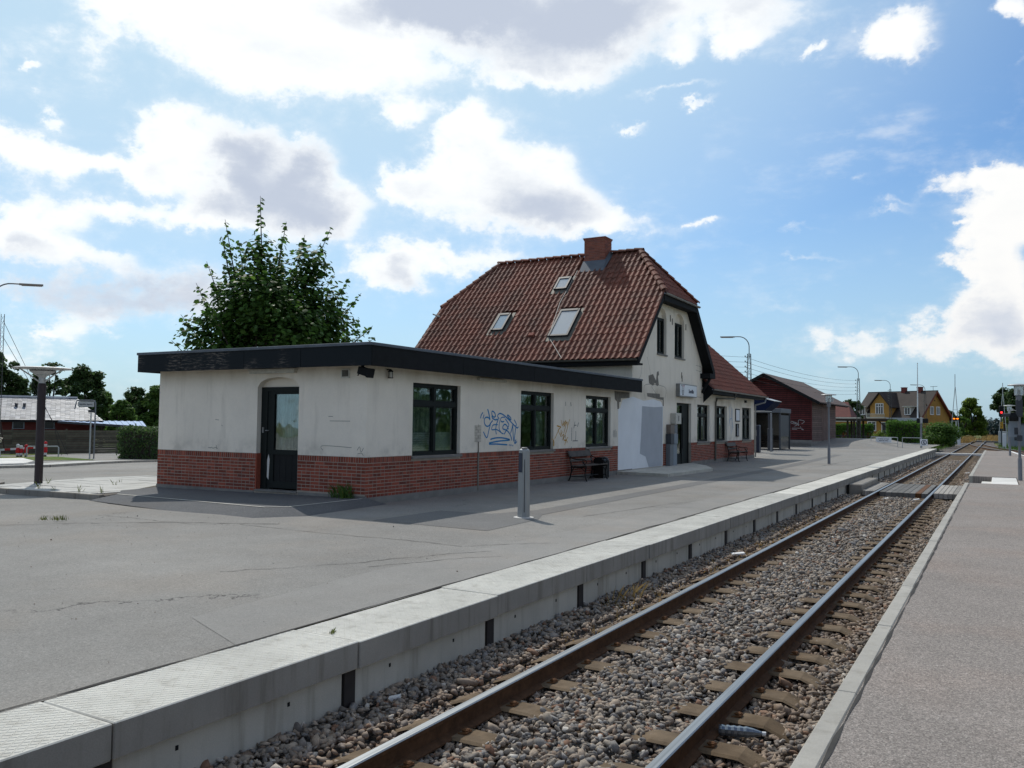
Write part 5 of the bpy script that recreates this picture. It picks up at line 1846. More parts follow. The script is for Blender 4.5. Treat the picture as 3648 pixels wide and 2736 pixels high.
b1 = bench()
b1.location = (-10.26, 22.28, 0)
tag(b1, 'black cast iron bench by the annex wall, next to the black litter bin', 'bench', 'cast iron benches against the station wall')
b2 = copy_tree(b1, loc=(-10.26, 38.35, 0), label='black cast iron bench near the downpipe at the far end of the station')
lb = empty('litter_bin', (-10.38, 23.42, 0), 'black rounded litter bin beside the nearer bench', 'bin')
m = MB()
n = 12
prof = [(-.16, 0), (.16, 0), (.16, .50)] + [(.16 * math.cos(a), .50 + .13 * math.sin(a)) for a in [math.pi * k / n for k in range(1, n)]] + [(-.16, .50)]
m.extrude([(-10.38 + x, 23.2, z) for x, z in prof], (0, .42, 0)); m.build('bin_body', M_IRON, lb)
m = MB(); m.box(-10.21, -10.205, 23.28, 23.54, .44, .53); m.build('opening', M_BLACK, lb)
m = MB(); m.tube([(-10.21, 23.62, .02), (-10.21, 23.62, .5), (-10.26, 23.62, .6), (-10.38, 23.62, .64)], .01, 6); m.build('bin_rim', M_ZINC, lb)

# card reader post
M_POSTG = plain('grey_aluminium', (.30, .31, .31), .42, .06, 2, metal=.35)
M_SCREEN = plain('dark_blue_panel', (.030, .040, .065), .3, .05)
cp = empty('card_reader_post', (-7.08, 12.72, 0), 'tall grey card reader post standing alone in the middle of the platform', 'post')
m = MB()
def hexa(s, z): return [(-7.08 + x * s, 12.72 + y * s, z) for x, y in ((-.085, -.045), (.02, -.09), (.075, -.055), (.09, .03), (.0, .085), (-.08, .05))]
for z0, z1, s0, s1 in ((.012, 1.14, 1.12, 1.0),):
    A, B = hexa(s0, z0), hexa(s1, z1)
    for i in range(6): m.quad(A[i], A[(i + 1) % 6], B[(i + 1) % 6], B[i])
    m.poly(B)
body = m.build('post_body', M_POSTG, cp)
m = MB()
A, B = hexa(1.13, .10), hexa(1.012, 1.0)
m.tube([Vector(A[1]) * .5 + Vector(A[2]) * .5, Vector(B[1]) * .5 + Vector(B[2]) * .5], .006, 5); m.build('seam', M_BLACK, cp)
m = MB()
A, B = hexa(1.045, .78), hexa(1.015, 1.11)
def lerp(a, b, k): return Vector(a) + (Vector(b) - Vector(a)) * k
off = Vector((-.004, -.009, 0))
m.quad(lerp(A[0], A[1], .12) + off, lerp(A[0], A[1], .95) + off, lerp(B[0], B[1], .95) + off, lerp(B[0], B[1], .12) + off); m.build('screen', M_SCREEN, cp)
m = MB(); m.lathe([(.092, 1.14), (.088, 1.165), (.06, 1.185), (.01, 1.19)], (-7.08, 12.72, 0), 8); m.build('reader_head', M_POSTG, cp)
m = MB(); m.lathe([(.05, 1.186), (.055, 1.2), (.04, 1.205)], (-7.07, 12.70, 0), 14); m.build('reader_disc', M_ZINC, cp)
m = MB(); m.lathe([(.175, 0.0), (.175, .010), (.16, .014)], (-7.08, 12.72, 0), 28); m.build('base_plate', M_WHITEC, cp)

# cylinder lamp standards on the platforms
M_LPOST = plain('lamp_post_grey', (.20, .21, .23), .5, .12, 4, metal=.3)
M_LTOP = plain('lamp_top_grey', (.42, .43, .43), .45, .08, 3, metal=.2)
t = NT('lamp_glass'); M_LGLASS = t.fin((.62, .66, .66), .25, 0, .5); t.b.inputs['Transmission Weight'].default_value = .55


def cyl_lamp():
    r = empty('platform_lamp', (0, 0, 0))
    m = MB(); m.lathe([(.062, 0), (.062, .66), (.045, .72)], (0, 0, 0), 14); m.build('post_foot', M_LPOST, r, smooth=True)
    m = MB(); m.lathe([(.042, .70), (.038, 2.50)], (0, 0, 0), 12); m.build('post', M_LPOST, r, smooth=True)
    m = MB(); m.lathe([(.07, 2.46), (.085, 2.52), (.085, 2.68)], (0, 0, 0), 16); m.build('lamp_neck', M_LPOST, r, smooth=True)
    m = MB(); m.lathe([(.125, 2.68), (.14, 2.98)], (0, 0, 0), 18); m.build('lamp_glass', M_LGLASS, r, smooth=True)
    m = MB(); m.lathe([(.03, 2.68), (.035, 2.82), (.02, 2.86)], (0, 0, 0), 10); m.build('bulb', M_LTOP, r)
    m = MB(); m.lathe([(.31, 2.985), (.32, 3.0), (.30, 3.02), (.05, 3.05)], (0, 0, 0), 26); m.build('lamp_cap', M_LTOP, r, smooth=True)
    m = MB(); m.box(.11, .20, -.05, .05, 2.70, 2.84, bevel=.008); m.build('loudspeaker', M_LTOP, r)
    return r


l1 = cyl_lamp(); l1.location = (-6.38, 38.66, 0)
tag(l1, 'grey lamp post with a flat round cap on the left platform', 'lamp post', 'cylinder lamp posts on the platforms')
l2 = copy_tree(l1, loc=(.58, 31.04, 0), label='nearest grey lamp post at the right edge of the picture, on the island platform')
l3 = copy_tree(l1, loc=(.60, 58.99, 0), label='grey lamp post further along the island platform, behind the round black mirror')
# things hung on the near island post
mr = empty('platform_mirror', (.45, 31.0, 2.0), 'round black backed mirror and loudspeaker arm clamped to the island lamp post', 'mirror')
m = MB()
for k in range(24):
    a, b = 2 * math.pi * k / 24, 2 * math.pi * (k + 1) / 24
    c = Vector((.415, 30.93, 1.99))
    p0, p1 = c + Vector((math.cos(a) * .115, 0, math.sin(a) * .115)), c + Vector((math.cos(b) * .115, 0, math.sin(b) * .115))
    m.poly([c + Vector((0, -.03, 0)), p0, p1]); m.quad(p0, p1, p1 + Vector((0, .12, 0)), p0 + Vector((0, .12, 0)))
m.box(.30, .56, 30.99, 31.05, 1.86, 2.14, bevel=.02)
m.build('mirror_back', M_BLACK, mr)
m = MB(); m.tube([(.12, 30.98, 2.05), (.36, 30.98, 2.06)], .055, 12); m.build('loudspeaker', M_CABD, mr)
m = MB(); m.box(.28, .34, 30.9, 31.0, 2.10, 2.22); m.tube([(.30, 30.95, 2.18), (.42, 30.95, 2.21), (.56, 31.0, 2.18)], .012, 6); m.build('bracket', M_LTOP, mr)
m = MB(); m.box(.51, .66, 30.97, 31.1, 1.24, 1.42, bevel=.01); m.build('control_box', M_CABD, mr)
m = MB(); m.box(.49, .68, 30.96, 31.12, 2.0, 2.55, bevel=.02); m.build('control_box', M_CABD, mr)
nb = empty('timetable_board', (.44, 31.2, 1.4), 'dark framed timetable board beside the island lamp post', 'notice board')
m = MB(); m.box(.30, .60, 31.14, 31.18, 1.36, 1.86, bevel=.006); m.build('board_frame', M_CABB, nb)
m = MB(); m.box(.44, .55, 31.134, 31.138, 1.44, 1.66); m.build('timetable', M_CABD, nb)

# park lamp with a conical head by the pavement
M_BROWN = plain('dark_brown_paint', (.040, .030, .032), .55, .15, 4)
pl_ = empty('park_lamp', (-20.45, 12.2, 0), 'dark brown lamp post with a wide pale cone head on the pavement', 'lamp post')
m = MB(); m.lathe([(.095, -.05), (.095, 2.42), (.085, 2.46)], (-20.45, 12.2, 0), 16); m.build('post', M_BROWN, pl_, smooth=True)
m = MB(); m.lathe([(.075, 2.45), (.075, 2.60), (.11, 2.64), (.30, 2.76)], (-20.45, 12.2, 0), 20); m.build('lamp_neck', M_LTOP, pl_, smooth=True)
m = MB(); m.lathe([(.14, 2.65), (.30, 2.79), (.60, 2.83)], (-20.45, 12.2, 0), 26); m.build('lamp_glass', M_LGLASS, pl_, smooth=True)
m = MB(); m.lathe([(.66, 2.815), (.68, 2.83), (.60, 2.85), (.3, 2.865), (.02, 2.87)], (-20.45, 12.2, 0), 30); m.build('lamp_cap', M_LTOP, pl_, smooth=True)
m = MB()
for k in range(3):
    a = k * 2.1 + .4
    m.tube([(-20.45 + .075 * math.cos(a), 12.2 + .075 * math.sin(a), 2.50), (-20.45 + .30 * math.cos(a), 12.2 + .30 * math.sin(a), 2.66), (-20.45 + .55 * math.cos(a), 12.2 + .55 * math.sin(a), 2.81)], .018, 6)
m.build('lamp_arm', M_LTOP, pl_)

# ------------------------------------------------------------------ lattice masts with curved lamp arms, and the wires between them
M_LATT = plain('mast_steel', (.085, .088, .09), .6, .2, 5, metal=.3)
M_LAMPH = plain('lamp_hood', (.24, .21, .18), .5, .1, 4)
M_INS = plain('glass_insulator', (.13, .15, .13), .3, .1, 8)


def lattice_mast(H=6.7, arm=True, ztop=7.95, direction=(-1, 0)):
    r = empty('lattice_mast', (0, 0, 0))
    m = MB()
    b, tp = .22, .10
    cs = [(-1, -1), (1, -1), (1, 1), (-1, 1)]
    for cx, cy in cs: m.tube([(cx * b, cy * b, -.4), (cx * tp, cy * tp, H)], .018, 5)
    n = 16
    for i in range(n):
        z0, z1 = H * i / n, H * (i + 1) / n
        w0, w1 = b + (tp - b) * i / n, b + (tp - b) * (i + 1) / n
        for k in range(4):
            a, c = cs[k], cs[(k + 1) % 4]
            if i % 2: a, c = c, a
            m.tube([(a[0] * w0, a[1] * w0, z0), (c[0] * w1, c[1] * w1, z1)], .010, 4)
            m.tube([(a[0] * w1, a[1] * w1, z1), (c[0] * w1, c[1] * w1, z1)], .008, 4)
    m.build('lattice_frame', M_LATT, r)
    m = MB()
    dx, dy = direction
    pts = [(0, 0, H - .3), (0, 0, ztop - .75)] + [(dx * .75 * (1 - math.cos(a)), dy * .75 * (1 - math.cos(a)), ztop - .75 + .75 * math.sin(a)) for a in [math.pi / 2 * k / 8 for k in range(1, 9)]] + [(dx * 1.15, dy * 1.15, ztop + .01)]
    m.tube(pts, .032, 7); m.build('curved_arm', M_LATT, r, smooth=True)
    m = MB(); m.beam((dx * 1.05, dy * 1.05, ztop + .0), (dx * 2.05, dy * 2.05, ztop + .03), .20, .075); m.beam((dx * 1.15, dy * 1.15, ztop - .05), (dx * 2.0, dy * 2.0, ztop - .02), .15, .03)
    m.build('lamp_head', M_LAMPH, r)
    for k in range(5):
        z = H - .22 - k * .36
        m = MB(); m.tube([(-.08, 0, z), (-.30, 0, z)], .014, 5); m.lathe([(.02, 0), (.045, .02), (.03, .05), (.045, .08), (.02, .11)], (-.28, 0, z), 8)
        m.build('insulator', M_INS, r)
    return r


MG = 'lattice masts with curved lamp arms'
ma = lattice_mast(); ma.location = (-15.24, 60, 0)
tag(ma, 'lattice mast with a curved lamp arm rising behind the station house', 'lamp mast', MG)
mb_ = copy_tree(ma, loc=(-12.7, 95, 0), label='lattice mast with a curved lamp arm beyond the red warehouse')
mc = copy_tree(ma, loc=(-13.07, 129, .25), label='lattice mast with curved lamp arm before the yellow house, left of the flagpole')
md = copy_tree(ma, loc=(-9.62, 143, .2), label='lattice mast with a lamp arm in front of the gable of the yellow house')
me_ = copy_tree(ma, loc=(-40.64, 21.74, -.05), rz=R(238.4), label='curved lamp arm reaching into the picture at its left edge')
M_WIRE = plain('black_wire', (.03, .03, .03), .6, .1)
wg = 'telephone wires strung between the lattice masts'
wpts = [(-19.2, 16.0 + 0, 0)]
for k in range(5):
    z = 6.7 - .22 - k * .36
    for (P, Q, sag, nm) in (((-17.6, 26.0 + 1, z + .15), (-15.52, 60, z), .35, 'west'), ((-15.52, 60, z), (-12.98, 95, z), .40, 'east')):
        if nm == 'west': P = (-19.5, 36.5, z + .1)
        m = MB()
        pts = []
        for i in range(13):
            s = i / 12
            pts.append((P[0] + (Q[0] - P[0]) * s, P[1] + (Q[1] - P[1]) * s, P[2] + (Q[2] - P[2]) * s - sag * 4 * s * (1 - s)))
        m.tube(pts, .011, 4)
        m.build('wire', M_WIRE, label=['topmost', 'second', 'third', 'fourth', 'lowest'][k] + (' overhead wire from the top between the two lattice masts' if nm == 'east' else ' overhead wire running left from the mast behind the station'), cat='wire', group=wg)

# ------------------------------------------------------------------ red timber warehouse
wh = empty('timber_warehouse', (-16.5, 76, .44), 'dark red clapboard warehouse with a low pitched roof beyond the station', 'warehouse')
M_REDB = plain('red_clapboard', (.105, .024, .024), .75, .3, 2.5, rnd=.18, streak=.3)
M_GREYB = plain('pale_clapboard', (.19, .125, .105), .8, .3, 2.5, rnd=.18, streak=.3)  # paler, greyer tone than the gable boards, for the track side
WX0, WX1, WY_0, WY_1, WZ0, WZE, WZR = -20.1, -12.9, 70.2, 81.6, .40, 3.86, 5.77
wsl = (WZR - WZE) / 3.6
m = MB()
m.box(WX0 + .02, WX1 - .02, WY_0 + .02, WY_1 - .02, .0, WZE - .02)
m.poly([(WX0, WY_0 + .02, WZE - .02), (WX1, WY_0 + .02, WZE - .02), (-16.5, WY_0 + .02, WZR - .03)])
m.build('wall_core', M_BLACK, wh)  # black core shows in the board gaps, standing in for their deep shadow
pitch = .162
z = WZ0
while z < WZR - .05:
    z1 = min(z + pitch, WZR - .04)
    def hx_(zz): return 3.6 if zz <= WZE else max(.02, 3.6 - (zz - WZE) / wsl)
    a, b = hx_(z), hx_(z1)
    m = MB()
    y0 = WY_0 - .035
    zt_ = z1 - .042
    m.add([(-16.5 - a, y0, z), (-16.5 + a, y0, z), (-16.5 + b, y0 + .012, zt_), (-16.5 - b, y0 + .012, zt_), (-16.5 - a, WY_0 + .02, z), (-16.5 + a, WY_0 + .02, z), (-16.5 + b, WY_0 + .02, zt_), (-16.5 - b, WY_0 + .02, zt_)], ((0, 1, 2, 3), (4, 5, 1, 0), (3, 2, 6, 7)))
    m.build('clapboard', M_REDB, wh)
    z += pitch
z = WZ0
while z < WZE - .05:
    z1 = z + pitch
    for y0, y1 in ((WY_0 + .04, 74.7), (77.25, WY_1)):
        zt_ = z1 - .028
        m = MB(); m.add([(WX1 + .035, y0, z), (WX1 + .035, y1, z), (WX1 + .023, y1, zt_), (WX1 + .023, y0, zt_), (WX1 - .02, y0, z), (WX1 - .02, y1, z), (WX1 - .02, y1, zt_), (WX1 - .02, y0, zt_)], ((0, 1, 2, 3), (4, 5, 1, 0), (3, 2, 6, 7)))
        m.build('clapboard', M_GREYB, wh)
    z += pitch
m = MB(); m.box(WX1 - .05, WX1 + .045, WY_0 - .045, WY_0 + .06, WZ0, WZE); m.build('corner_board', M_REDB, wh)
for k in range(7):
    m = MB(); m.box(WX1 + .0, WX1 + .05, 74.72 + k * .36, 74.72 + k * .36 + .345, WZ0 + .05, 3.5); m.build('door_plank', M_GREYB, wh)
m = MB(); m.box(WX1 + .0, WX1 + .08, 73.6, 78.4, 3.55, 3.65); m.build('door_rail', M_BLACK, wh)
m = MB(); m.box(WX0, WX1 + .03, WY_0 - .02, WY_1, -.1, WZ0 + .0); m.build('stone_plinth', M_PLINTH, wh)
M_FELTR = plain('brown_roofing', (.115, .082, .070), .8, .25, 1.5, rnd=.05)
for sgn in (-1, 1):
    m = MB()
    e = Vector((-16.5 + sgn * 4.35, 0, WZE - .75 * wsl)); tp = Vector((-16.5, 0, WZR + .02))
    a0, a1 = Vector((0, WY_0 - .75, 0)), Vector((0, WY_1 + 4.2, 0))
    up = Vector((0, 0, .10))
    m.quad(e + a0 + up, e + a1 + up, tp + a1 + up, tp + a0 + up); m.quad(e + a0, e + a1, tp + a1, tp + a0); m.quad(e + a0, tp + a0, tp + a0 + up, e + a0 + up); m.quad(e + a0, e + a1, e + a1 + up, e + a0 + up)
    m.build('roof', M_FELTR, wh)
    m = MB(); m.beam(e + a0 + Vector((0, -.03, -.02)), tp + a0 + Vector((0, -.03, .0)), .05, .22); m.build('barge_board', M_DARKWOOD, wh)
    m = MB()
    for i in range(16): m.beam(e + Vector((0, WY_0 + i * .9, -.04)), e + Vector((-sgn * .75, WY_0 + i * .9, .75 * wsl - .04)), .07, .12)
    m.build('rafter', M_DARKWOOD, wh, kind='stuff')
FG = Face((0, WY_0 - .04, 0), (1, 0, 0), (0, 1, 0))
fl = [[(-14.45, 2.02), (-14.1, 1.9), (-13.95, 1.78), (-14.45, 1.85), (-14.45, 2.02)], [(-14.35, 1.95), (-14.0, 1.75), (-14.2, 1.6)], [(-13.95, 1.75), (-13.9, 1.65), (-13.85, 1.75)], [(-13.88, 1.7), (-13.88, 2.1), (-13.5, 2.05), (-13.45, 1.95), (-13.65, 1.8)], [(-14.4, 1.45), (-14.1, 1.46), (-13.6, 1.45)], [(-14.4, 1.36), (-14.0, 1.36)], [(-13.75, 1.6), (-13.7, 1.5)], [.06, (-13.65, 1.38), (-13.5, 1.32)]]
m = MB(); strokes(m, FG, fl, .035, -.004); m.build('graffiti', plain('white_spray', (.36, .35, .34), .7, .3, 12), wh)
m = MB(); m.box(-15.1, -12.7, 69.0, 69.4, .28, .52, bevel=.01); lw = m.build('stone_wall', M_PLINTH, label='low brownish stone ledge in front of the red warehouse', cat='ledge')

# waiting shelter in front of the warehouse
sh = empty('waiting_shelter', (-12.9, 59, 0), 'dark glazed waiting shelter with a pale flat roof beside the red warehouse', 'shelter')
M_SMOKE = plain('smoked_panel', (.018, .020, .023), .18, .15, 2, spec=.5)
M_SHROOF = plain('shelter_roof', (.11, .12, .135), .6, .1, 2)
m = MB(); m.box(-15.0, -12.62, 57.9, 61.2, 2.50, 2.80, bevel=.02); m.build('roof', M_SHROOF, sh)
for x, y in ((-13.42, 58.05), (-12.70, 58.05), (-12.70, 61.0), (-14.9, 58.05)):
    m = MB(); m.box(x - .05, x + .05, y - .05, y + .05, 0, 2.5); m.build('post', M_CABD, sh)
m = MB(); m.box(-12.74, -12.70, 58.1, 60.9, .9, 2.35); m.build('side_panel', M_CABD, sh)
m = MB(); m.box(-12.74, -12.70, 58.1, 60.9, .05, .9); m.build('side_panel', M_SMOKE, sh)
m = MB(); m.box(-14.9, -12.7, 61.0, 61.06, .05, 2.5); m.build('back_panel', M_SMOKE, sh)
m = MB(); m.box(-14.9, -14.86, 58.1, 61, .05, 2.5); m.build('side_panel', M_SMOKE, sh)
m = MB(); m.box(-14.7, -12.8, 60.5, 60.9, .48, .53); m.box(-14.7, -12.8, 60.9, 60.95, .6, .95); m.build('seat', M_SLAT, sh)
tm = empty('ticket_machine', (-12.6, 51.6, 0), 'dark blue ticket machine standing just past the end of the station', 'ticket machine')
m = MB(); m.box(-12.95, -12.45, 51.3, 51.8, 0, 1.66, bevel=.04); m.build('machine_body', plain('navy_cabinet', (.012, .020, .045), .4, .1), tm)
m = MB(); m.box(-12.80, -12.60, 51.29, 51.297, 1.0, 1.35); m.build('screen', M_LTOP, tm)
for nm, x, y, h, w, lab in (('steel_post', -12.35, 54.0, 2.4, .045, 'slim grey steel post left of the dark waiting shelter'), ('info_pillar', -12.75, 55.5, 1.45, .16, 'short dark pillar between the ticket machine and the shelter')):
    e = empty(nm, (x, y, 0), lab, 'post')
    m = MB(); m.box(x - w, x + w, y - .08, y + .08, 0, h, bevel=.02); m.build('pillar_body', M_LPOST if nm == 'steel_post' else M_CABD, e)
    m = MB(); m.box(x - w - .03, x + w + .03, y - .11, y + .11, 0, .04); m.build('foot_plate', M_ZINC, e)
cn = empty('blue_canopy', (-11.9, 50, 2.5), 'dark blue curved canopy over the ticket machine at the end of the station', 'canopy')
M_NAVY = plain('navy_canopy', (.008, .014, .042), .8, .1, spec=.08)
m = MB(); m.extrude([(-12.9, 49.6, 2.50), (-11.75, 49.6, 2.50), (-11.45, 49.6, 2.72), (-11.18, 49.6, 3.02), (-11.8, 49.6, 3.20), (-12.9, 49.6, 3.22)], (0, 1.9, 0)); m.build('canopy_shell', M_NAVY, cn)
m = MB(); m.box(-12.9, -11.75, 49.55, 51.55, 2.45, 2.495); m.build('canopy_soffit', M_LTOP, cn)
m = MB(); m.extrude([(-11.17, 49.55, 3.03), (-11.8, 49.55, 3.21), (-11.8, 49.55, 3.24), (-11.15, 49.55, 3.06)], (0, 2.0, 0)); m.build('canopy_trim', M_LTOP, cn)
m = MB(); m.box(-12.8, -12.7, 51.2, 51.3, 0, 2.46); m.build('post', M_CABD, cn)

# ------------------------------------------------------------------ railings and their signs at the platform end
M_GALV = plain('galvanised_tube', (.40, .42, .43), .4, .1, 4, metal=.5)


def railing(a, b, label, legs=2, n=2):
    r = empty('railing', ((a[0] + b[0]) / 2, (a[1] + b[1]) / 2, a[2]), label, 'railing')
    a, b = Vector(a), Vector(b)
    for k, h in enumerate((.82, .38)[:n]):
        m = MB(); m.tube([a + Vector((0, 0, h)), b + Vector((0, 0, h))], .024, 8); m.build('rail_bar', M_GALV, r)
    for i in range(legs):
        P = a + (b - a) * (i / (legs - 1))
        m = MB(); m.tube([P + Vector((0, 0, -.5)), P + Vector((0, 0, .82))], .024, 8); m.build('leg', M_GALV, r)
    return r


r1 = railing((-8.83, 72.9, .0), (-6.80, 72, 0), 'tubular steel railing with a white notice at the platform end', 3)
r1['group'] = 'tubular railings at the platform end'
r2 = railing((-6.45, 71.8, 0), (-5.14, 72, 0), 'short tubular steel railing next to the square sign at the platform end')
r2['group'] = 'tubular railings at the platform end'
sgn = empty('notice_sign', (-7.8, 72.3, .6), 'long white notice with two lines of text fixed to the railing', 'sign')
ang = math.atan2(-.9, 2.03)
d = Vector((math.cos(ang), math.sin(ang), 0)); nrm = Vector((d.y, -d.x, 0))
c = Vector((-7.83, 72.42, .61)) + nrm * .04
m = MB(); m.obox(c, d * .65, nrm * .008, Vector((0, 0, .19))); m.build('sign_plate', M_SIGNW, sgn)
rot = Matrix((d, Vector((0, 0, 1)), nrm)).transposed().to_euler()
child('lettering', text_mesh('AL FÆRDSEL OVER SPORET', .075, M_INK, bold=.003), sgn, c + nrm * .012 + Vector((0, 0, .07)), rot)
child('lettering', text_mesh('SKER PÅ EGET ANSVAR', .075, M_INK, bold=.003), sgn, c + nrm * .012 + Vector((0, 0, -.06)), rot)
ps = empty('prohibition_sign', (-4.95, 72, .47), 'square white sign with a dark ring emblem on the railing end', 'sign')
m = MB(); m.box(-5.22, -4.70, 71.93, 71.95, .22, .73, bevel=.004); m.build('sign_plate', M_SIGNW, ps)
FR = Face((0, 71.93, 0), (1, 0, 0), (0, 1, 0))
m = MB(); strokes(m, FR, [[.05] + [(-4.95 + .17 * math.cos(a), .475 + .17 * math.sin(a)) for a in [2 * math.pi * k / 16 for k in range(17)]], [.06, (-5.0, .55), (-4.95, .40), (-4.88, .45)], [.05, (-4.98, .57), (-4.90, .52)]], .05, -.003)
m.build('emblem', M_INK, ps)
wn = empty('wooden_rail', (-13.5, 100, .6), 'long dark horizontal rail in front of the cycle shelter', 'railing')
m = MB(); m.beam((-16.6, 99, .62), (-9.9, 99, .60), .06, .07); m.build('rail_bar', M_CABD, wn)
for k in range(6):
    m = MB(); m.tube([(-16.3 + k * 1.25, 99, -.3), (-16.3 + k * 1.25, 99, .6)], .04, 6); m.build('leg', M_CABD, wn)

# ------------------------------------------------------------------ signals and level crossing gear
def emit(name, col, s):
    t = NT(name)
    m_ = t.fin(tuple(min(1, c) for c in col), .4)
    t.b.inputs['Emission Color'].default_value = (*col, 1)
    t.b.inputs['Emission Strength'].default_value = s
    return m_


M_REDL = emit('red_signal_light', (1.0, .03, .03), 2.2)
M_AMB = emit('amber_signal_light', (1.0, .22, .01), 2.2)
s1 = empty('railway_signal', (-5.29, 74, 0), 'railway signal seen from behind, two black heads on a grey post by the hedge', 'signal')
m = MB(); m.tube([(-5.29, 74, -.4), (-5.28, 74, 2.2)], .075, 10); m.build('post', M_LPOST, s1)
m = MB(); m.box(-5.60, -5.36, 73.9, 74.2, 1.98, 2.36, bevel=.04); m.build('signal_head', M_BLACK, s1)
m = MB(); m.box(-5.16, -4.78, 73.9, 74.2, 1.98, 2.34, bevel=.04); m.build('signal_head', M_BLACK, s1)
m = MB(); m.box(-5.35, -5.17, 73.9, 74.05, 1.95, 2.42, bevel=.02); m.build('junction_box', M_LTOP, s1)
s2 = empty('railway_signal', (.35, 118, 0), 'tall railway signal showing a red light with yellow plates beneath', 'signal')
m = MB(); m.tube([(.33, 118, -.6), (.36, 118, 3.3)], .06, 8); m.build('post', M_CABD, s2)
m = MB(); m.box(.08, .64, 118, 118.25, 3.0, 4.4, bevel=.12); m.build('signal_head', M_BLACK, s2)
m = MB(); m.lathe([(.01, 0), (.14, .0)], (0, 0, 0), 16)
m = MB(); m.poly([(.37 + .13 * math.cos(2 * math.pi * k / 18), 117.97, 3.56 + .13 * math.sin(2 * math.pi * k / 18)) for k in range(18)]); m.build('red_lamp', M_REDL, s2)
M_YEL = plain('yellow_plate', (.55, .30, .02), .6, .05)
for z0 in (1.62, 2.03):
    m = MB(); m.box(.20, .52, 117.9, 117.93, z0, z0 + .38); m.build('number_plate', M_YEL, s2)
for body, zc in (('C', 2.22), ('Y', 1.81)):
    child('lettering', text_mesh(body, .3, M_INK, bold=.01), s2, (.36, 117.895, zc), (math.pi / 2, 0, 0))
xs_ = empty('crossing_signal', (-4.8, 125, 0), 'level crossing warning light, black diamond with two lit amber lamps', 'signal')
m = MB(); m.tube([(-4.72, 125.1, -.6), (-4.78, 125.1, 2.9)], .07, 8); m.build('post', M_LTOP, xs_)
m = MB(); m.extrude([(-5.20, 125, 2.83), (-4.98, 125, 2.57), (-4.64, 125, 2.57), (-4.42, 125, 2.83), (-4.66, 125, 3.10), (-4.81, 125, 3.24), (-4.96, 125, 3.10)], (0, .08, 0)); m.build('black_plate', M_BLACK, xs_)
for x in (-5.0, -4.61):
    m = MB(); m.poly([(x + .145 * math.cos(2 * math.pi * k / 18), 124.96, 2.83 + .085 * math.sin(2 * math.pi * k / 18)) for k in range(18)]); m.build('amber_lamp', M_AMB, xs_)
    m = MB(); m.tube([(x - .15, 124.9, 2.86), (x - .09, 124.85, 2.95), (x + .09, 124.85, 2.95), (x + .15, 124.9, 2.86)], .02, 5); m.build('hood', M_BLACK, xs_)


def boom(x, y, z0, z1, w0, label):
    r = empty('barrier_boom', (x, y, z0), label, 'barrier', 'raised level crossing barrier booms')
    m = MB()
    top = Vector((x + .06, y, z1)); kink = Vector((x + .05, y, z0 + (z1 - z0) * .78))
    m.tube([(x - w0 / 2, y, z0), kink, top], .045, 6); m.tube([(x + w0 / 2, y, z0), kink + Vector((.03, 0, 0))], .045, 6)
    m.build('boom_tube', M_GALV, r)
    m = MB()
    for s in (.25, .5):
        a = Vector((x - w0 / 2, y, z0)).lerp(kink, s); b = Vector((x + w0 / 2, y, z0)).lerp(kink, s); m.tube([a, b], .022, 5)
    m.build('cross_piece', M_GALV, r)
    m = MB(); m.box(x - w0 / 2 - .1, x + w0 / 2 + .1, y - .2, y + .2, -.6, z0 + .25, bevel=.03); m.build('drive_box', M_LTOP, r)
    return r


boom(-5.02, 128, 1.0, 8.85, .95, 'tall raised barrier boom of two thin poles left of the track')
boom(.52, 128, 1.0, 7.6, .85, 'tall raised barrier boom of two thin poles right of the track')
fp = empty('flagpole', (-10.6, 142, -.4), 'white flagpole in front of the yellow house', 'flagpole')
m = MB(); m.tube([(-10.6, 142, -.6), (-10.58, 142, 5), (-10.56, 142, 11.35)], [.11, .09, .05], 8); m.build('pole', M_SIGNW, fp)
m = MB(); m.lathe([(.02, 0), (.09, .06), (.02, .14)], (-10.56, 142, 11.35), 8); m.build('finial', M_LTOP, fp)
hut = empty('relay_hut', (1.9, 111, 0), 'grey equipment hut right of the track beyond the island platform', 'hut')
m = MB(); m.box(.95, 3.6, 110, 112.2, -.6, 2.1, bevel=.03); m.build('hut_wall', M_CABB, hut)
m = MB(); m.box(.85, 3.7, 109.9, 112.3, 2.11, 2.22); m.build('roof', M_CABD, hut)
m = MB(); m.box(1.55, 2.0, 109.97, 109.995, .3, 1.7); m.build('door', M_CABD, hut)
m = MB(); m.box(.40, .75, 108, 108.4, -.6, 1.08, bevel=.02); m.build('relay_cabinet', M_SIGNW, label='small pale relay cabinet beside the yellow plated signal', cat='cabinet')
m = MB(); m.box(-4.62, -4.25, 123.6, 124, -.6, .95, bevel=.02); m.build('relay_cabinet', M_SIGNW, label='small white relay cabinet under the amber crossing lights', cat='cabinet')

# ------------------------------------------------------------------ yellow house and its surroundings
t = NT('ochre_render')
p = t.pos()
M_OCHRE = t.fin(t.val((.37, .205, .055), t.rng(t.noise(p, 1.2, 5, .6), .3, .7, .88, 1.1, False)), .9, 0, .2)
M_SLATE = plain('brown_tile_roof', (.040, .031, .027), .75, .25, 1.2, streak=.2)
M_WHITEP = plain('white_paint', (.70, .70, .69), .5, .05, 3)
M_DGLASS = NT('dark_pane').fin((.02, .024, .03), .12, 0, .7)
M_REDBR = brickmat('dark_red_brickwork', (.17, .045, .035), .1)
yh = empty('yellow_house', (-10.9, 150, -.4), 'ochre yellow house with a brown tiled roof, front gable and balcony beyond the platform', 'house', rz=R(-27))
LX, LY, EZ, RZH = -11.6, 8.6, 3.7, 7.9     # local: front along -x at y = 0, gable along +y at x = 0
hs = (RZH - EZ) / (LY / 2)


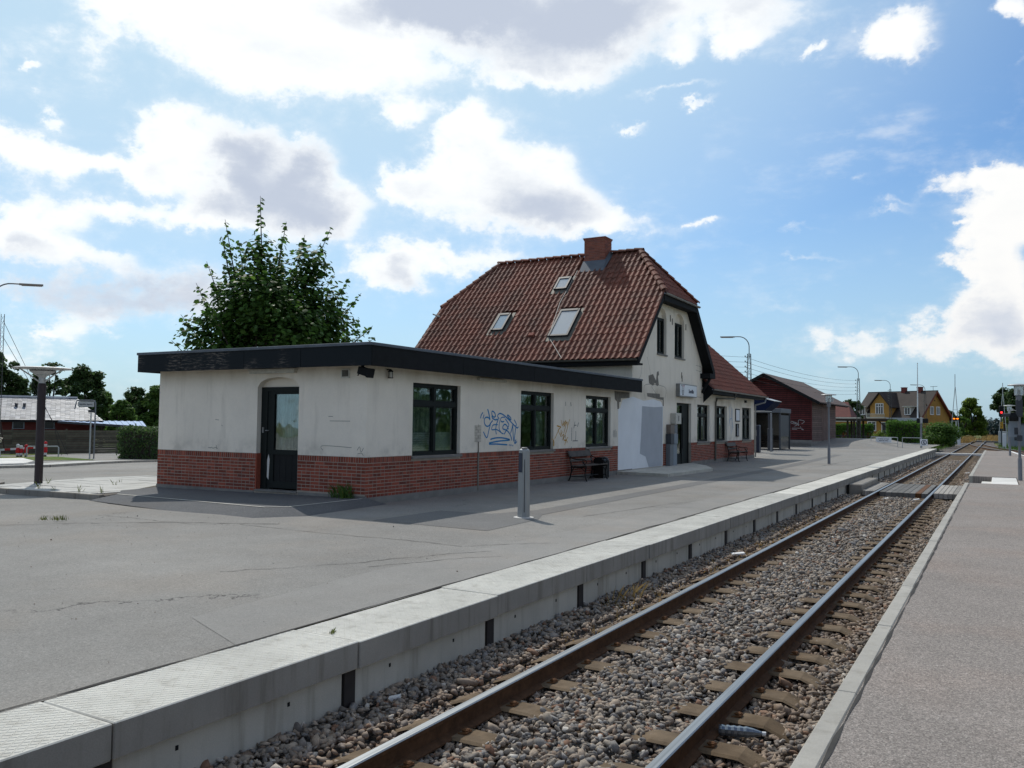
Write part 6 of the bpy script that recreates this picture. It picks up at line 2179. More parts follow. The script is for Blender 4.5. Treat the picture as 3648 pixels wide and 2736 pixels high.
def yb(name, mat, fill, parent=None):
    m = MB(); fill(m)
    o = link(bpy.data.objects.new(name, m.mesh(name, mat)))
    o.parent = parent or yh
    return o


def f(m):
    m.quad((LX, 0, 0), (0, 0, 0), (0, 0, EZ), (LX, 0, EZ)); m.quad((LX, LY, 0), (0, LY, 0), (0, LY, EZ), (LX, LY, EZ))
    for x in (0, LX): m.poly([(x, 0, 0), (x, LY, 0), (x, LY, EZ), (x, LY / 2, RZH), (x, 0, EZ)])
yb('wall', M_OCHRE, f)
def slab(m, a, b, c, d, th):
    a, b, c, d = map(Vector, (a, b, c, d)); n = (b - a).cross(d - a).normalized() * th
    m.quad(a, b, c, d); m.quad(a + n, b + n, c + n, d + n); m.quad(a, b, b + n, a + n); m.quad(b, c, c + n, b + n); m.quad(c, d, d + n, c + n); m.quad(d, a, a + n, d + n)
def f(m):
    o = .45
    slab(m, (LX - .4, -o, EZ - o * hs + .05), (.5, -o, EZ - o * hs + .05), (.5, LY / 2, RZH + .05), (LX - .4, LY / 2, RZH + .05), .14)
    slab(m, (.5, LY + o, EZ - o * hs + .05), (LX - .4, LY + o, EZ - o * hs + .05), (LX - .4, LY / 2, RZH + .05), (.5, LY / 2, RZH + .05), .14)
rf = yb('roof', M_SLATE, f)
def f(m):
    for k in range(28): m.box(LX - .4 + k * .45, LX - .4 + k * .45 + .42, LY / 2 - .14, LY / 2 + .14, RZH + .08, RZH + .22)
yb('ridge_tile', M_SLATE, f, rf)['kind'] = 'stuff'
def f(m):
    for s in (0, 1):
        y0, y1 = (-.5, LY / 2) if s == 0 else (LY + .5, LY / 2)
        m.beam((.52, y0, EZ - .5 * hs - .0), (.52, y1, RZH + .02), .05, .26)
        m.quad((0.02, y0, EZ - .5 * hs), (.5, y0, EZ - .5 * hs), (.5, y1, RZH - .06), (0.02, y1, RZH - .06))
yb('barge_board', plain('red_brown_timber', (.20, .055, .03), .7, .15, 3), f)
for xc in (-3.3, -7.0 + 1.7):
    pass
for xc in (-5.3, -2.4 - .1):
    c = yb('chimney', M_REDBR, lambda m: m.box(xc - .35, xc + .35, LY / 2 - .35, LY / 2 + .35, RZH - .4, RZH + .75))
    yb('chimney_cap', M_REDBR, lambda m: m.box(xc - .40, xc + .40, LY / 2 - .40, LY / 2 + .40, RZH + .76, RZH + .86), c)
# front cross gable
gc, gwid, gez, grz = -6.55, 1.75, 5.7, 7.75
def f(m):
    y = -.75
    m.poly([(gc - gwid, y, 0), (gc + gwid, y, 0), (gc + gwid, y, gez), (gc, y, grz - .05), (gc - gwid, y, gez)])
    for s in (-1, 1): m.quad((gc + s * gwid, y, 0), (gc + s * gwid, 3.6, 0), (gc + s * gwid, 3.6, gez), (gc + s * gwid, y, gez))
yb('front_gable', M_OCHRE, f)
def f(m):
    k = (grz - gez) / gwid
    for s in (-1, 1):
        slab(m, (gc + s * (gwid + .45), -1.15, gez - .45 * k), (gc + s * (gwid + .45), 4.2, gez - .45 * k), (gc, 4.2, grz + .02), (gc, -1.15, grz + .02), .13)
yb('gable_roof', M_SLATE, f)


def ywin(x0, x1, z0, z1, y, cols=2, tr=True, plane='x'):
    def P(u, z, d): return (u, y - d, z) if plane == 'x' else (y + d, u, z)
    def bx(m, u0, u1, a, b, d0, d1):
        p0, p1 = P(u0, a, d0), P(u1, b, d1)
        m.box(min(p0[0], p1[0]), max(p0[0], p1[0]), min(p0[1], p1[1]), max(p0[1], p1[1]), a, b)
    def f(m):
        w = .11
        bx(m, x0 - w, x0, z0 - w, z1 + w, .0, .09); bx(m, x1, x1 + w, z0 - w, z1 + w, .0, .09); bx(m, x0, x1, z1, z1 + w, 0, .09); bx(m, x0, x1, z0 - w, z0, 0, .11)
        for k in range(1, cols): u = x0 + (x1 - x0) * k / cols; bx(m, u - .045, u + .045, z0, z1, .0, .075)
        if tr: bx(m, x0, x1, z1 - (z1 - z0) * .28, z1 - (z1 - z0) * .28 + .07, .0, .078)
    o = yb('window', M_WHITEP, f)
    yb('pane', M_DGLASS, lambda m: bx(m, x0, x1, z0, z1, .005, .02), o)


ywin(gc - .62, gc + .62, 4.25, 5.85, -.75, 3, True)
ywin(gc - 2.2 + .05, gc - .75, 1.45, 2.85, -.75, 2)
ywin(gc + .45, gc + 1.15, .7, 2.75, -.75, 1, False)
ywin(-3.3, -2.0, 1.45, 2.85, 0, 2)
ywin(3.0, 3.8, 4.2, 5.35, 0, 2, False, 'y')
ywin(4.8, 5.6, 4.2, 5.35, 0, 2, False, 'y')
yb('round_vent', M_BLACK, lambda m: m.box(.005, .03, LY / 2 - .12, LY / 2 + .12, 6.35, 6.6))
yb('string_course', M_OCHRE, lambda m: m.box(.005, .08, 1.6, LY - 1.6, 5.75, 5.85))
def f(m):
    y = -.75
    m.box(gc - 1.75, gc + 1.6, y - 1.1, y - .003, 3.45, 3.65)
    for k in range(22): m.box(gc - 1.72 + k * .155, gc - 1.72 + k * .155 + .035, y - 1.08, y - 1.04, 3.65, 4.15)
    m.box(gc - 1.75, gc + 1.6, y - 1.1, y - 1.02, 4.15, 4.23); m.box(gc - 1.80, gc - 1.68, y - 1.12, y - 1.0, 3.5, 4.45)
yb('balcony', M_LAMPW, f)
for xc in (-2.15, -10.35):
    def f(m):
        m.box(xc - .55, xc + .55, .15, 2.2, 3.9, 5.35); m.box(xc - .75, xc + .95, -.25, 2.9, 5.36, 5.48)
    dm = yb('dormer', M_LAMPW, f)
    ywin(xc - .42, xc + .42, 4.15, 5.2, .15, 2, False)
an = yb('aerial', M_LATT, lambda m: (m.tube([(-.4, LY / 2 + .3, RZH), (-.4, LY / 2 + .3, RZH + .9)], .03, 5), m.tube([(-.9, LY / 2 + .3, RZH + .85), (.3, LY / 2 + .3, RZH + .88)], .035, 5)))

fb_ = empty('flat_roof_annex', (-12.4, 142.5, -.4), 'low pale flat roofed outbuilding in front of the yellow house', 'building')
m = MB(); m.box(-14.6, -10.2, 141.5, 145.5, -.6, 2.55); m.build('wall', M_LAMPW, fb_)
m = MB(); m.box(-14.9, -9.9, 141.2, 145.8, 2.551, 3.05, bevel=.02); m.build('roof_edge', plain('pale_blue_fascia', (.34, .38, .42), .6, .05), fb_)
# small red roofed garage and its pale wall
gr = empty('red_roof_garage', (-19.8, 122, 0), 'small brick garage with a red hipped roof behind the cycle shelter', 'garage')
m = MB(); m.box(-22.5, -17.1, 120, 125, -.6, 2.55); m.build('wall', M_OCHRE, gr)
m = MB(); m.poly([(-23, 119.6, 2.9), (-16.9, 119.6, 2.9), (-17.7, 122.5, 5.0), (-22, 122.5, 5.0)]); m.poly([(-16.9, 119.6, 2.9), (-16.9, 125.4, 2.9), (-17.7, 122.5, 5.0)]); m.poly([(-23, 119.6, 2.9), (-23, 125.4, 2.9), (-22, 122.5, 5.0)]); m.poly([(-23, 125.4, 2.9), (-16.9, 125.4, 2.9), (-17.7, 122.5, 5.0), (-22, 122.5, 5.0)])
m.build('roof', plain('bright_red_tile', (.12, .035, .028), .7, .2, 2), gr)
m = MB(); m.box(-22.0, -15.6, 118, 119, 2.25, 2.85, bevel=.02); m.build('wall_coping', M_LAMPW, gr)

# open cycle shelter
cs_ = empty('cycle_shelter', (-13.4, 105, .1), 'open dark timber cycle shelter with a flat roof on posts', 'shelter')
M_TIMB = plain('dark_brown_timber', (.045, .034, .028), .75, .25, 3)
m = MB(); m.box(-16.6, -10.2, 103.5, 107.5, 2.30, 2.55, bevel=.02); m.build('roof', M_TIMB, cs_)
for x in (-15.1, -14.4, -13.8, -10.9):
    for y in (104, 107):
        m = MB(); m.box(x - .10, x + .10, y - .10, y + .10, -.3, 2.3); m.build('post', M_TIMB, cs_)
for a, b in (((-10.9, 104, 1.45), (-11.75, 104, 2.28)),):
    m = MB(); m.beam(a, b, .12, .12); m.build('brace', M_TIMB, cs_)


def bicycle():
    r = empty('bicycle', (0, 0, 0))
    for x in (-.52, .52):
        m = MB()
        m.tube([(x + .33 * math.cos(a), 0, .34 + .33 * math.sin(a)) for a in [2 * math.pi * k / 18 for k in range(19)]], .018, 5)
        w = m.build('wheel', M_BLACK, r)
        m = MB()
        for k in range(6): m.tube([(x, 0, .34), (x + .32 * math.cos(k * 1.05), 0, .34 + .32 * math.sin(k * 1.05))], .004, 3)
        m.build('spoke', M_GALV, w, kind='stuff')
    m = MB()
    m.tube([(-.52, 0, .34), (-.1, 0, .30), (-.22, 0, .82), (-.52, 0, .34)], .016, 5); m.tube([(-.1, 0, .30), (.38, 0, .80), (.52, 0, .34)], .017, 5); m.tube([(-.2, 0, .74), (.37, 0, .78)], .016, 5)
    m.build('bicycle_frame', M_REDINK, r)
    m = MB(); m.tube([(.38, 0, .80), (.34, 0, .98)], .014, 5); m.tube([(.22, -.26, 1.0), (.36, -.1, 1.0), (.36, .1, 1.0), (.22, .26, 1.0)], .014, 5); m.build('handlebar', M_GALV, r)
    m = MB(); m.beam((-.36, 0, .88), (-.08, 0, .88), .15, .05); m.build('saddle', M_BLACK, r)
    return r


by1 = bicycle(); by1.location = (-12.9, 104.9, .12); by1.rotation_euler = (0, 0, 1.1)
tag(by1, 'parked bicycle in the cycle shelter, right of the posts', 'bicycle', 'bicycles parked in the cycle shelter')
copy_tree(by1, loc=(-12.2, 105.1, .12), rz=1.3, label='parked bicycle nearest the white notice in the cycle shelter')
copy_tree(by1, loc=(-15.6, 105.0, .12), rz=1.2, label='parked bicycle at the left end of the cycle shelter')

# ------------------------------------------------------------------ foliage
def leafmat(name, col, trans=.35, var=.35, spec=.10):
    t = NT(name)
    r = t.n('ShaderNodeNewGeometry').outputs['Random Per Island']
    f_ = t.rng(r, 0, 1, 1 - var, 1 + var, False)
    c = t.mix(t.rng(t.math('FRACT', t.math('MULTIPLY', r, 5.7)), .7, 1, 0, .6), col, (col[0] * 1.7, col[1] * 1.35, col[2] * .8))
    c = t.val(c, f_)
    t.l(c, t.b.inputs['Base Color'])
    t.b.inputs['Roughness'].default_value = .5
    t.b.inputs['Specular IOR Level'].default_value = spec
    tl_ = t.n('ShaderNodeBsdfTranslucent'); t.l(t.val(c, t.math('ADD', 1.5, 0)), tl_.inputs[0])
    mx = t.n('ShaderNodeMixShader'); mx.inputs[0].default_value = trans
    t.l(t.b.outputs[0], mx.inputs[1]); t.l(tl_.outputs[0], mx.inputs[2]); t.l(mx.outputs[0], t.out.inputs[0])
    return t.m


M_BARK = plain('bark', (.055, .045, .036), .9, .3, 6, bump=.4)
M_MAPLE = leafmat('maple_leaf', (.050, .105, .022), .42, .5, spec=.12)
M_DARKL = leafmat('dark_leaf', (.050, .090, .030), .38)
M_MIDL = leafmat('mid_leaf', (.068, .130, .028), .42)
M_LIGHTL = leafmat('light_leaf', (.125, .185, .035), .5)
M_HEDGE = leafmat('hedge_leaf', (.060, .130, .020), .36)
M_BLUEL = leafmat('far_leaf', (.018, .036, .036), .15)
M_WEED = leafmat('weed_leaf', (.09, .11, .03), .3)
M_STRAW = leafmat('straw', (.30, .21, .085), .3, .25)


def leaves(P, N, size, asp=1.0, lobed=False, droop=.0):
    """leaf polygons at points P with normals N: two bent halves"""
    n = len(P)
    N = N / (np.linalg.norm(N, axis=1)[:, None] + 1e-9)
    A = RNG.normal(size=(n, 3)); A -= (A * N).sum(1)[:, None] * N; A /= np.linalg.norm(A, axis=1)[:, None] + 1e-9
    B = np.cross(N, A)
    s = size * RNG.uniform(.65, 1.25, n)[:, None]
    if not lobed:
        q = [P - A * s * .5, P + B * s * .36 * asp + N * s * .08, P + A * s * .5, P - B * s * .36 * asp + N * s * .08]
        V = np.stack(q, 1).reshape(-1, 3)
        F = np.arange(n * 4).reshape(-1, 4)
        return V, F
    # five-pointed maple-like outline made of three quads
    q = [P - A * s * .45, P - B * s * .5 - A * s * .12 - N * s * .06, P - B * s * .17 + A * s * .02, P - B * s * .36 + A * s * .36 - N * s * .05,
         P + A * s * .20, P + A * s * .60 - N * s * .08, P + B * s * .36 + A * s * .36 - N * s * .05, P + B * s * .17 + A * s * .02, P + B * s * .5 - A * s * .12 - N * s * .06]
    V = np.stack(q, 1).reshape(-1, 3)
    f0 = np.array([(0, 2, 1, 0), (0, 4, 3, 2), (0, 7, 6, 4), (0, 8, 7, 0), (2, 4, 5, 3), (7, 6, 5, 4)])
    f0 = np.array([(0, 7, 4, 2), (0, 2, 3, 1), (0, 8, 6, 7), (2, 4, 5, 3), (7, 6, 5, 4)])
    F = (f0[None] + (np.arange(n) * 9)[:, None, None]).reshape(-1, 4)
    return V, F


def crown_points(blobs, n, shell=.55):
    w = np.array([b[3] * b[4] * b[5] for b in blobs]) ** .8
    w /= w.sum()
    k = RNG.choice(len(blobs), n, p=w)
    B = np.array(blobs)[k]
    d = RNG.normal(size=(n, 3)); d /= np.linalg.norm(d, axis=1)[:, None]
    r = RNG.uniform(0, 1, n) ** .5
    r = np.where(RNG.uniform(0, 1, n) < shell, RNG.uniform(.8, 1.06, n), r)
    P = B[:, :3] + d * r[:, None] * B[:, 3:6] + RNG.normal(size=(n, 3)) * B[:, 3:6] * .16
    N = d * .7 + RNG.normal(size=(n, 3)) * .5 + np.array([0, 0, .6])
    return P, N


def clump_filter(P, cell, keep):
    """drop leaves in some cells so gaps open in the crown"""
    h = np.floor(P / cell).astype(int)
    key = (h[:, 0] * 73856093) ^ (h[:, 1] * 19349663) ^ (h[:, 2] * 83492791)
    return ((key % 1000) / 1000.0) < keep


def limb_set(m, base, tips, r0):
    for tp in tips:
        base_, tp_ = Vector(base), Vector(tp)
        mid = base_.lerp(tp_, .5) + Vector((random.uniform(-.2, .2), random.uniform(-.2, .2), random.uniform(.0, .3))) * (tp_ - base_).length * .3
        m.tube([base_, base_.lerp(mid, .5), mid, mid.lerp(tp_, .5), tp_], [r0 * .6, r0 * .5, r0 * .38, r0 * .24, r0 * .08], 6)


def tree(name, loc, blobs, n, size, mat, label, group=None, trunk_r=.18, trunk_h=None, cell=.7, keep=.82, shell=.5):
    r = empty(name, loc, label, 'tree', group)
    cz = np.mean([b[2] for b in blobs])
    th = trunk_h or (min(b[2] - b[5] * .5 for b in blobs) - loc[2])
    m = MB()
    tb = Vector(loc)
    m.tube([tb - Vector((0, 0, .5)), tb + Vector((.03, 0, th * .5)), tb + Vector((0, .04, th))], [trunk_r * 1.3, trunk_r, trunk_r * .8], 8)
    limb_set(m, tb + Vector((0, 0, th * .9)), [(b[0], b[1], b[2] + b[5] * .3) for b in blobs[:14]], trunk_r)
    m.build('trunk', M_BARK, r)
    P, N = crown_points(blobs, n, shell)
    k = clump_filter(P, cell, keep)
    P, N = P[k], N[k]
    V, F = leaves(P, N, size)
    V -= np.array(loc)
    o = link(bpy.data.objects.new('crown', np_mesh('crown', V, F, mat)))
    o.parent = r
    return r


def rblobs(c, R_, H, n, br, seed, flat=.8, lean=0):
    """random clump ellipsoids filling an egg of radius R_ and height H above c"""
    rg = np.random.default_rng(seed)
    out = []
    for i in range(n):
        z = rg.uniform(0, 1)
        rad = R_ * math.sqrt(max(.05, 1 - (1.9 * z - .75) ** 2 * .75)) * rg.uniform(.3, 1.0)
        a = rg.uniform(0, 6.283)
        b = br * rg.uniform(.6, 1.25)
        out.append((c[0] + rad * math.cos(a) + lean * z, c[1] + rad * math.sin(a), c[2] + z * H, b, b, b * flat))
    return out


# the big maple behind the annex
mp = empty('maple_tree', (-20.1, 19.0, -.1), 'dark green young maple with loose upright shoots rising behind the flat roofed annex', 'tree')
ex, ey = Vector((.5244, .8515, 0)), Vector((-.8515, .5244, 0))
C0 = Vector((-20.1, 19.0, 0))
def mpt(e, z, d=0.0): return C0 + ex * (e - 5.65) + ey * d + Vector((0, 0, z))
m = MB()
m.tube([C0 + Vector((0, 0, -.5)), C0 + Vector((0, 0, 1.6)), C0 + Vector((.05, 0, 2.6))], [.17, .14, .12], 8)
rg = np.random.default_rng(5)
shoots = [(5.48, 8.72, 0, 4.0), (4.48, 7.9, .3, 3.6), (4.28, 7.2, -.4, 3.4), (3.95, 6.5, .2, 3.2), (6.34, 8.02, .1, 3.8), (7.73, 7.95, -.2, 3.6), (7.0, 7.7, .3, 3.8), (8.0, 6.5, .2, 3.2), (8.35, 6.3, -.3, 3.0), (8.86, 5.9, .0, 2.9), (9.35, 4.85, .2, 2.8), (9.2, 4.4, -.5, 2.6), (3.7, 5.85, .5, 3.0), (3.2, 4.75, -.2, 2.8), (3.02, 4.0, .3, 2.6), (5.0, 7.4, .8, 3.5), (6.0, 7.3, -.9, 3.5), (7.4, 7.0, .9, 3.4), (5.2, 6.6, -1.3, 3.2), (6.6, 6.4, 1.5, 3.2), (4.4, 5.6, 1.2, 3.0), (7.8, 5.4, -1.3, 3.0), (5.8, 5.6, -2.0, 2.8), (8.4, 5.0, 1.2, 2.8), (3.9, 4.9, -1.3, 2.7), (6.9, 5.3, 2.1, 2.8), (5.0, 5.0, 2.2, 2.6)]
LP, LN = [], []
for (e, z, d, z0) in shoots:
    tip = mpt(e, z, d)
    b0 = C0 + Vector((0, 0, z0 - 1.0)) + ex * rg.uniform(-.2, .2)
    mid = b0.lerp(tip, .55) + (tip - C0 - Vector((0, 0, z))).normalized() * .0 + Vector((0, 0, -.15))
    m.tube([b0, b0.lerp(mid, .5) + ex * rg.uniform(-.1, .1), mid, mid.lerp(tip, .6), tip], [.06, .045, .03, .016, .006], 6)
    L = (tip - mid).length
    # pairs of leaves along the shoot
    for k in range(int(L / .055)):
        s = k / (L / .055)
        q = mid.lerp(tip, s)
        spread = .10 + .42 * (1 - s) ** 1.2
        for j in range(1 + int(3.2 * (1 - s))):
            off = Vector((rg.normal(), rg.normal(), rg.normal() * .7)); off.normalize()
            LP.append(q + off * spread * rg.uniform(.35, 1.0)); LN.append(off + Vector((0, 0, .7)) + Vector((rg.normal(), rg.normal(), rg.normal())) * .35)
body = [(4.6, 5.0, 0, .95), (5.6, 5.9, 0, 1.05), (6.5, 5.6, .2, 1.15), (7.3, 5.2, 0, 1.05), (5.4, 4.6, .6, 1.1), (6.8, 4.4, -.6, 1.2), (8.0, 4.5, 0, .85), (4.0, 4.2, 0, .75), (5.5, 6.9, 0, .55), (7.1, 6.7, 0, .65), (5.6, 3.6, 0, 1.5), (7.0, 3.5, 0, 1.4), (4.4, 3.5, 0, 1.0), (8.4, 3.6, 0, .8), (5.3, 5.2, -1.2, 1.0), (6.6, 5.2, 1.3, 1.0), (6.0, 4.6, 1.8, 1.0), (6.0, 4.4, -1.8, 1.0)]
bl = []
for e, z, d, r_ in body:
    q = mpt(e, z, d)
    bl.append((q.x, q.y, q.z, r_, r_, r_ * .85))
P, N = crown_points(bl, 22000, .4)
k = clump_filter(P, .34, .80)
P, N = P[k], N[k]
P = np.concatenate([P, np.array([list(q) for q in LP])]); N = np.concatenate([N, np.array([list(q) for q in LN])])
N[:, 2] += .5
k = P[:, 2] > 2.2
V, F = leaves(P[k], N[k], .145, lobed=True)
V -= np.array(mp.location)
m.build('trunk', M_BARK, mp)
o = link(bpy.data.objects.new('crown', np_mesh('crown', V, F, M_MAPLE))); o.parent = mp

def gl(x, y): return field(x, y)
TG = 'trees behind the houses on the left'
E1, W1 = Vector((.5244, .8515, 0)), Vector((-.8515, .5244, 0))
def lf(e, D): v = E1 * e + W1 * D; return (v.x, v.y)
def ltree(e, D, top, bot, rad, n, mat, label, seed, nb=42, sz=.34, keep=.8, br=.30):
    n = int(n * 1.9); bot = min(bot, .6)
    x, y = lf(e, D); z = gl(x, y)
    return tree('leafy_tree', (x, y, z), rblobs((x, y, bot), rad, top - bot - rad * .25, nb, rad * br, seed), n, sz, mat, label, TG, .22, max(.8, bot - z), cell=1.0, keep=keep)
ltree(-.7, 100, 7.3, 2.2, 1.9, 4200, M_DARKL, 'airy tall tree behind the park lamp, left of the fuller one', 21, keep=.62)
ltree(2.5, 102, 7.6, 1.5, 2.1, 7000, M_DARKL, 'full dark tree behind the bus stop sign', 22)
ltree(-5.0, 98, 8.2, 1.5, 2.3, 6500, M_DARKL, 'dark tree at the left edge of the picture behind the white roof', 23)
ltree(4.4, 104, 5.2, .3, 1.6, 4500, M_MIDL, 'bushy mid green tree between the white roof and the annex', 24)
ltree(7.3, 100, 5.3, .3, 2.0, 6500, M_DARKL, 'dark bushy tree beside the annex, left of its corner', 25)
ltree(9.6, 98, 5.4, .3, 1.9, 5500, M_MIDL, 'bushy tree partly hidden behind the corner of the annex', 26)
ltree(5.6, 92, 3.4, 0, 1.3, 3000, M_MIDL, 'low bush above the hedge on the left', 27)

TR = 'trees beyond the level crossing'
def rtree(nm, x, y, bot, top, rad, n, mat, label, seed, nb=44, sz=.36, keep=.84, br=.30, tr=.25):
    n = int(n * 1.8)
    return tree(nm, (x, y, -.6), rblobs((x, y, bot), rad, top - bot - rad * .25, nb, rad * br, seed), n, sz, mat, label, TR, tr, max(.7, bot + .6), cell=1.1, keep=keep)
rtree('birch_tree', -4.0, 170, .6, 6.9, 2.1, 8000, M_LIGHTL, 'light green tree left of the track beyond the crossing', 31)
rtree('leafy_tree', -5.6, 160, .2, 4.2, 1.3, 3500, M_MIDL, 'low bush beside the light green tree beyond the crossing', 32)
rtree('oak_tree', 3.6, 172, 3.6, 9.6, 3.2, 15000, M_DARKL, 'large dark spreading tree right of the track', 33, nb=70, br=.26)
rtree('oak_tree', 1.0, 178, 4.6, 9.0, 1.8, 6500, M_DARKL, 'dark overhanging side crown above the red signal', 34, nb=30, br=.36)
rtree('leafy_tree', 3.6, 150, .2, 5.0, 2.2, 8000, M_MIDL, 'mid green tree behind the island lamp post at the right edge', 35)
rtree('leafy_tree', 2.4, 190, .3, 5.6, 2.0, 5000, M_LIGHTL, 'pale green tree under the big dark crown', 36)
rtree('leafy_tree', -19.5, 140, 2.0, 6.2, 1.5, 3500, M_DARKL, 'small dark tree between the garage and the yellow house', 37)
rtree('leafy_tree', -7.6, 165, .5, 5.0, 1.4, 3500, M_DARKL, 'dark bush behind the right gable of the yellow house', 38)
# far wood closing the view along the line
P, N = crown_points([(x, 330 + 25 * math.sin(x), 1.8 + .8 * math.sin(x * 1.7) + .3 * (i % 3), 3.6, 8, 2.9) for i, x in enumerate(range(-70, 60, 3))], 42000, .75)
V, F = leaves(P, N, .9)
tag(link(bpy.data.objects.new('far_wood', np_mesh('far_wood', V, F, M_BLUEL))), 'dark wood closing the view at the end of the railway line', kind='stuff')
P, N = crown_points([(x, 240 + 10 * math.sin(x), 1.0 + .7 * math.sin(x * 2.3), 3.0, 4, 2.4) for x in range(-150, -12, 3)], 26000, .75)
V, F = leaves(P, N, .8)
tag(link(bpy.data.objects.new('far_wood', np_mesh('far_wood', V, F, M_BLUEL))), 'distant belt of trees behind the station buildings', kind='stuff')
P, N = crown_points([(lf(e, 150)[0], lf(e, 150)[1], .2 + .6 * math.sin(e * 1.3), 3, 3, 2.6) for e in range(-60, 40, 3)], 22000, .75)
V, F = leaves(P, N, .7)
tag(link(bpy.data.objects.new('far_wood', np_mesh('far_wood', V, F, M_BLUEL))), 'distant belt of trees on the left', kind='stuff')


P, N = crown_points([(24 + 3 * math.sin(y), y, .6 + 1.0 * math.sin(y * .31), 3, 4, 3.6) for y in range(-90, 140, 5)], 16000, .8)  # unseen belt, set this near so the window panes reflect dark leaves
V, F = leaves(P, N, 1.1)
tag(link(bpy.data.objects.new('far_wood', np_mesh('far_wood', V, F, M_DARKL))), 'unseen belt of trees across the line, placed to darken the window reflections', kind='stuff')
P, N = crown_points([(x, -78 + 4 * math.sin(x), .6 + 1.0 * math.sin(x * .31), 4, 4, 4.2) for x in range(-90, 30, 4)], 9000, .8)  # unseen belt, added so the door pane does not mirror bright field
V, F = leaves(P, N, 1.2)
tag(link(bpy.data.objects.new('far_wood', np_mesh('far_wood', V, F, M_DARKL))), 'unseen belt of trees added beyond the yard to darken the door glass', kind='stuff')


def hedge(name, corners, z0, z1, n, size, mat, label, rough=.12, cat='hedge'):
    """clipped hedge: leaves on a box shell plus a dark woody core"""
    (x0, y0), (x1, y1) = corners
    r = empty(name, ((x0 + x1) / 2, (y0 + y1) / 2, z0), label, cat)
    m = MB(); m.box(x0 + .15, x1 - .15, y0 + .15, y1 - .15, z0 - .2, z1 - .18); m.build('branches', M_BARK, r)
    a = np.array([(x1 - x0) * (y1 - y0), (x1 - x0) * (z1 - z0), (x1 - x0) * (z1 - z0), (y1 - y0) * (z1 - z0), (y1 - y0) * (z1 - z0)])
    k = RNG.choice(5, n, p=a / a.sum())
    u, v = RNG.uniform(0, 1, n), RNG.uniform(0, 1, n)
    P = np.zeros((n, 3)); N = np.zeros((n, 3))
    X = x0 + (x1 - x0) * u; Y = y0 + (y1 - y0) * np.where(k < 3, v, u); Z = z0 + (z1 - z0) * v
    P[:, 0] = np.where(k == 3, x0, np.where(k == 4, x1, X)); P[:, 1] = np.where(k == 0, y0 + (y1 - y0) * v, np.where(k == 1, y0, np.where(k == 2, y1, Y))); P[:, 2] = np.where(k == 0, z1, Z)
    N[:, 2] = np.where(k == 0, 1, .3); N[:, 1] = np.where(k == 1, -1, np.where(k == 2, 1, 0)); N[:, 0] = np.where(k == 3, -1, np.where(k == 4, 1, 0))
    lump = np.sin(P[:, 0] * 2.1 + P[:, 2]) * np.sin(P[:, 1] * 1.7 + 1) * rough
    P += N * lump[:, None] + RNG.normal(size=(n, 3)) * rough * .6
    N += RNG.normal(size=(n, 3)) * .55
    V, F = leaves(P, N, size)
    V -= np.array(r.location)
    o = link(bpy.data.objects.new('foliage', np_mesh('foliage', V, F, mat))); o.parent = r
    return r


hedge('hedge', ((-9.6, 92), (-6.9, 97)), -.6, 2.05, 9000, .17, M_HEDGE, 'tall clipped bright green hedge behind the railings', .16)
r = empty('shrub', (-5.4, 103, -.6), 'loose spreading green shrub left of the track by the crossing lights', 'shrub')
P, N = crown_points(rblobs((-5.6, 103, .0), 1.7, 1.6, 18, .8, 41, .7) + rblobs((-5.2, 110, .0), 1.4, 1.2, 10, .8, 42, .7), 10000, .7)
V, F = leaves(P, N, .22); V -= np.array(r.location)
o = link(bpy.data.objects.new('foliage', np_mesh('foliage', V, F, M_MIDL))); o.parent = r
m = MB(); limb_set(m, (-5.4, 103, -.6), [(-6.5, 103, 1.0), (-4.6, 103, .9), (-5.5, 104, 1.3), (-5.2, 110, .9)], .08); m.build('stem', M_BARK, r)
hedge('hedge', ((-18.5, 112), (-13.6, 113.5)), -.4, 1.85, 6500, .2, M_HEDGE, 'green hedge seen under the cycle shelter roof', .1)
r = empty('shrub', (-11.6, 101.5, 0), 'small yellow green bush between the notice and the clipped hedge', 'shrub')
P, N = crown_points(rblobs((-11.4, 102, .3), .55, .7, 8, .3, 43), 900, .7); V, F = leaves(P, N, .13); V -= np.array(r.location)
o = link(bpy.data.objects.new('foliage', np_mesh('foliage', V, F, M_LIGHTL))); o.parent = r
hedge('hedge', ((-42.3, 29.6), (-38.2, 33.5)), -.7, 1.05, 9000, .13, M_DARKL, 'rounded dark hedge beside the corner of the annex', .1)
r = empty('shrub', (-51.5, 27.5, -.8), 'flowering shrub at the left edge by the fence', 'shrub')
P, N = crown_points(rblobs((-51.9, 27.2, -.6), .9, 1.0, 10, .4, 44), 1800, .7); V, F = leaves(P, N, .15); V -= np.array(r.location)
o = link(bpy.data.objects.new('foliage', np_mesh('foliage', V, F, M_DARKL))); o.parent = r
P, N = crown_points([(-51.5, 27.6, .35, .7, .7, .25)], 160, .9); V, F = leaves(P, N, .14); V -= np.array(r.location)
o = link(bpy.data.objects.new('blossom', np_mesh('blossom', V, F, plain('cream_blossom', (.55, .50, .40), .7, .1)))); o.parent = r


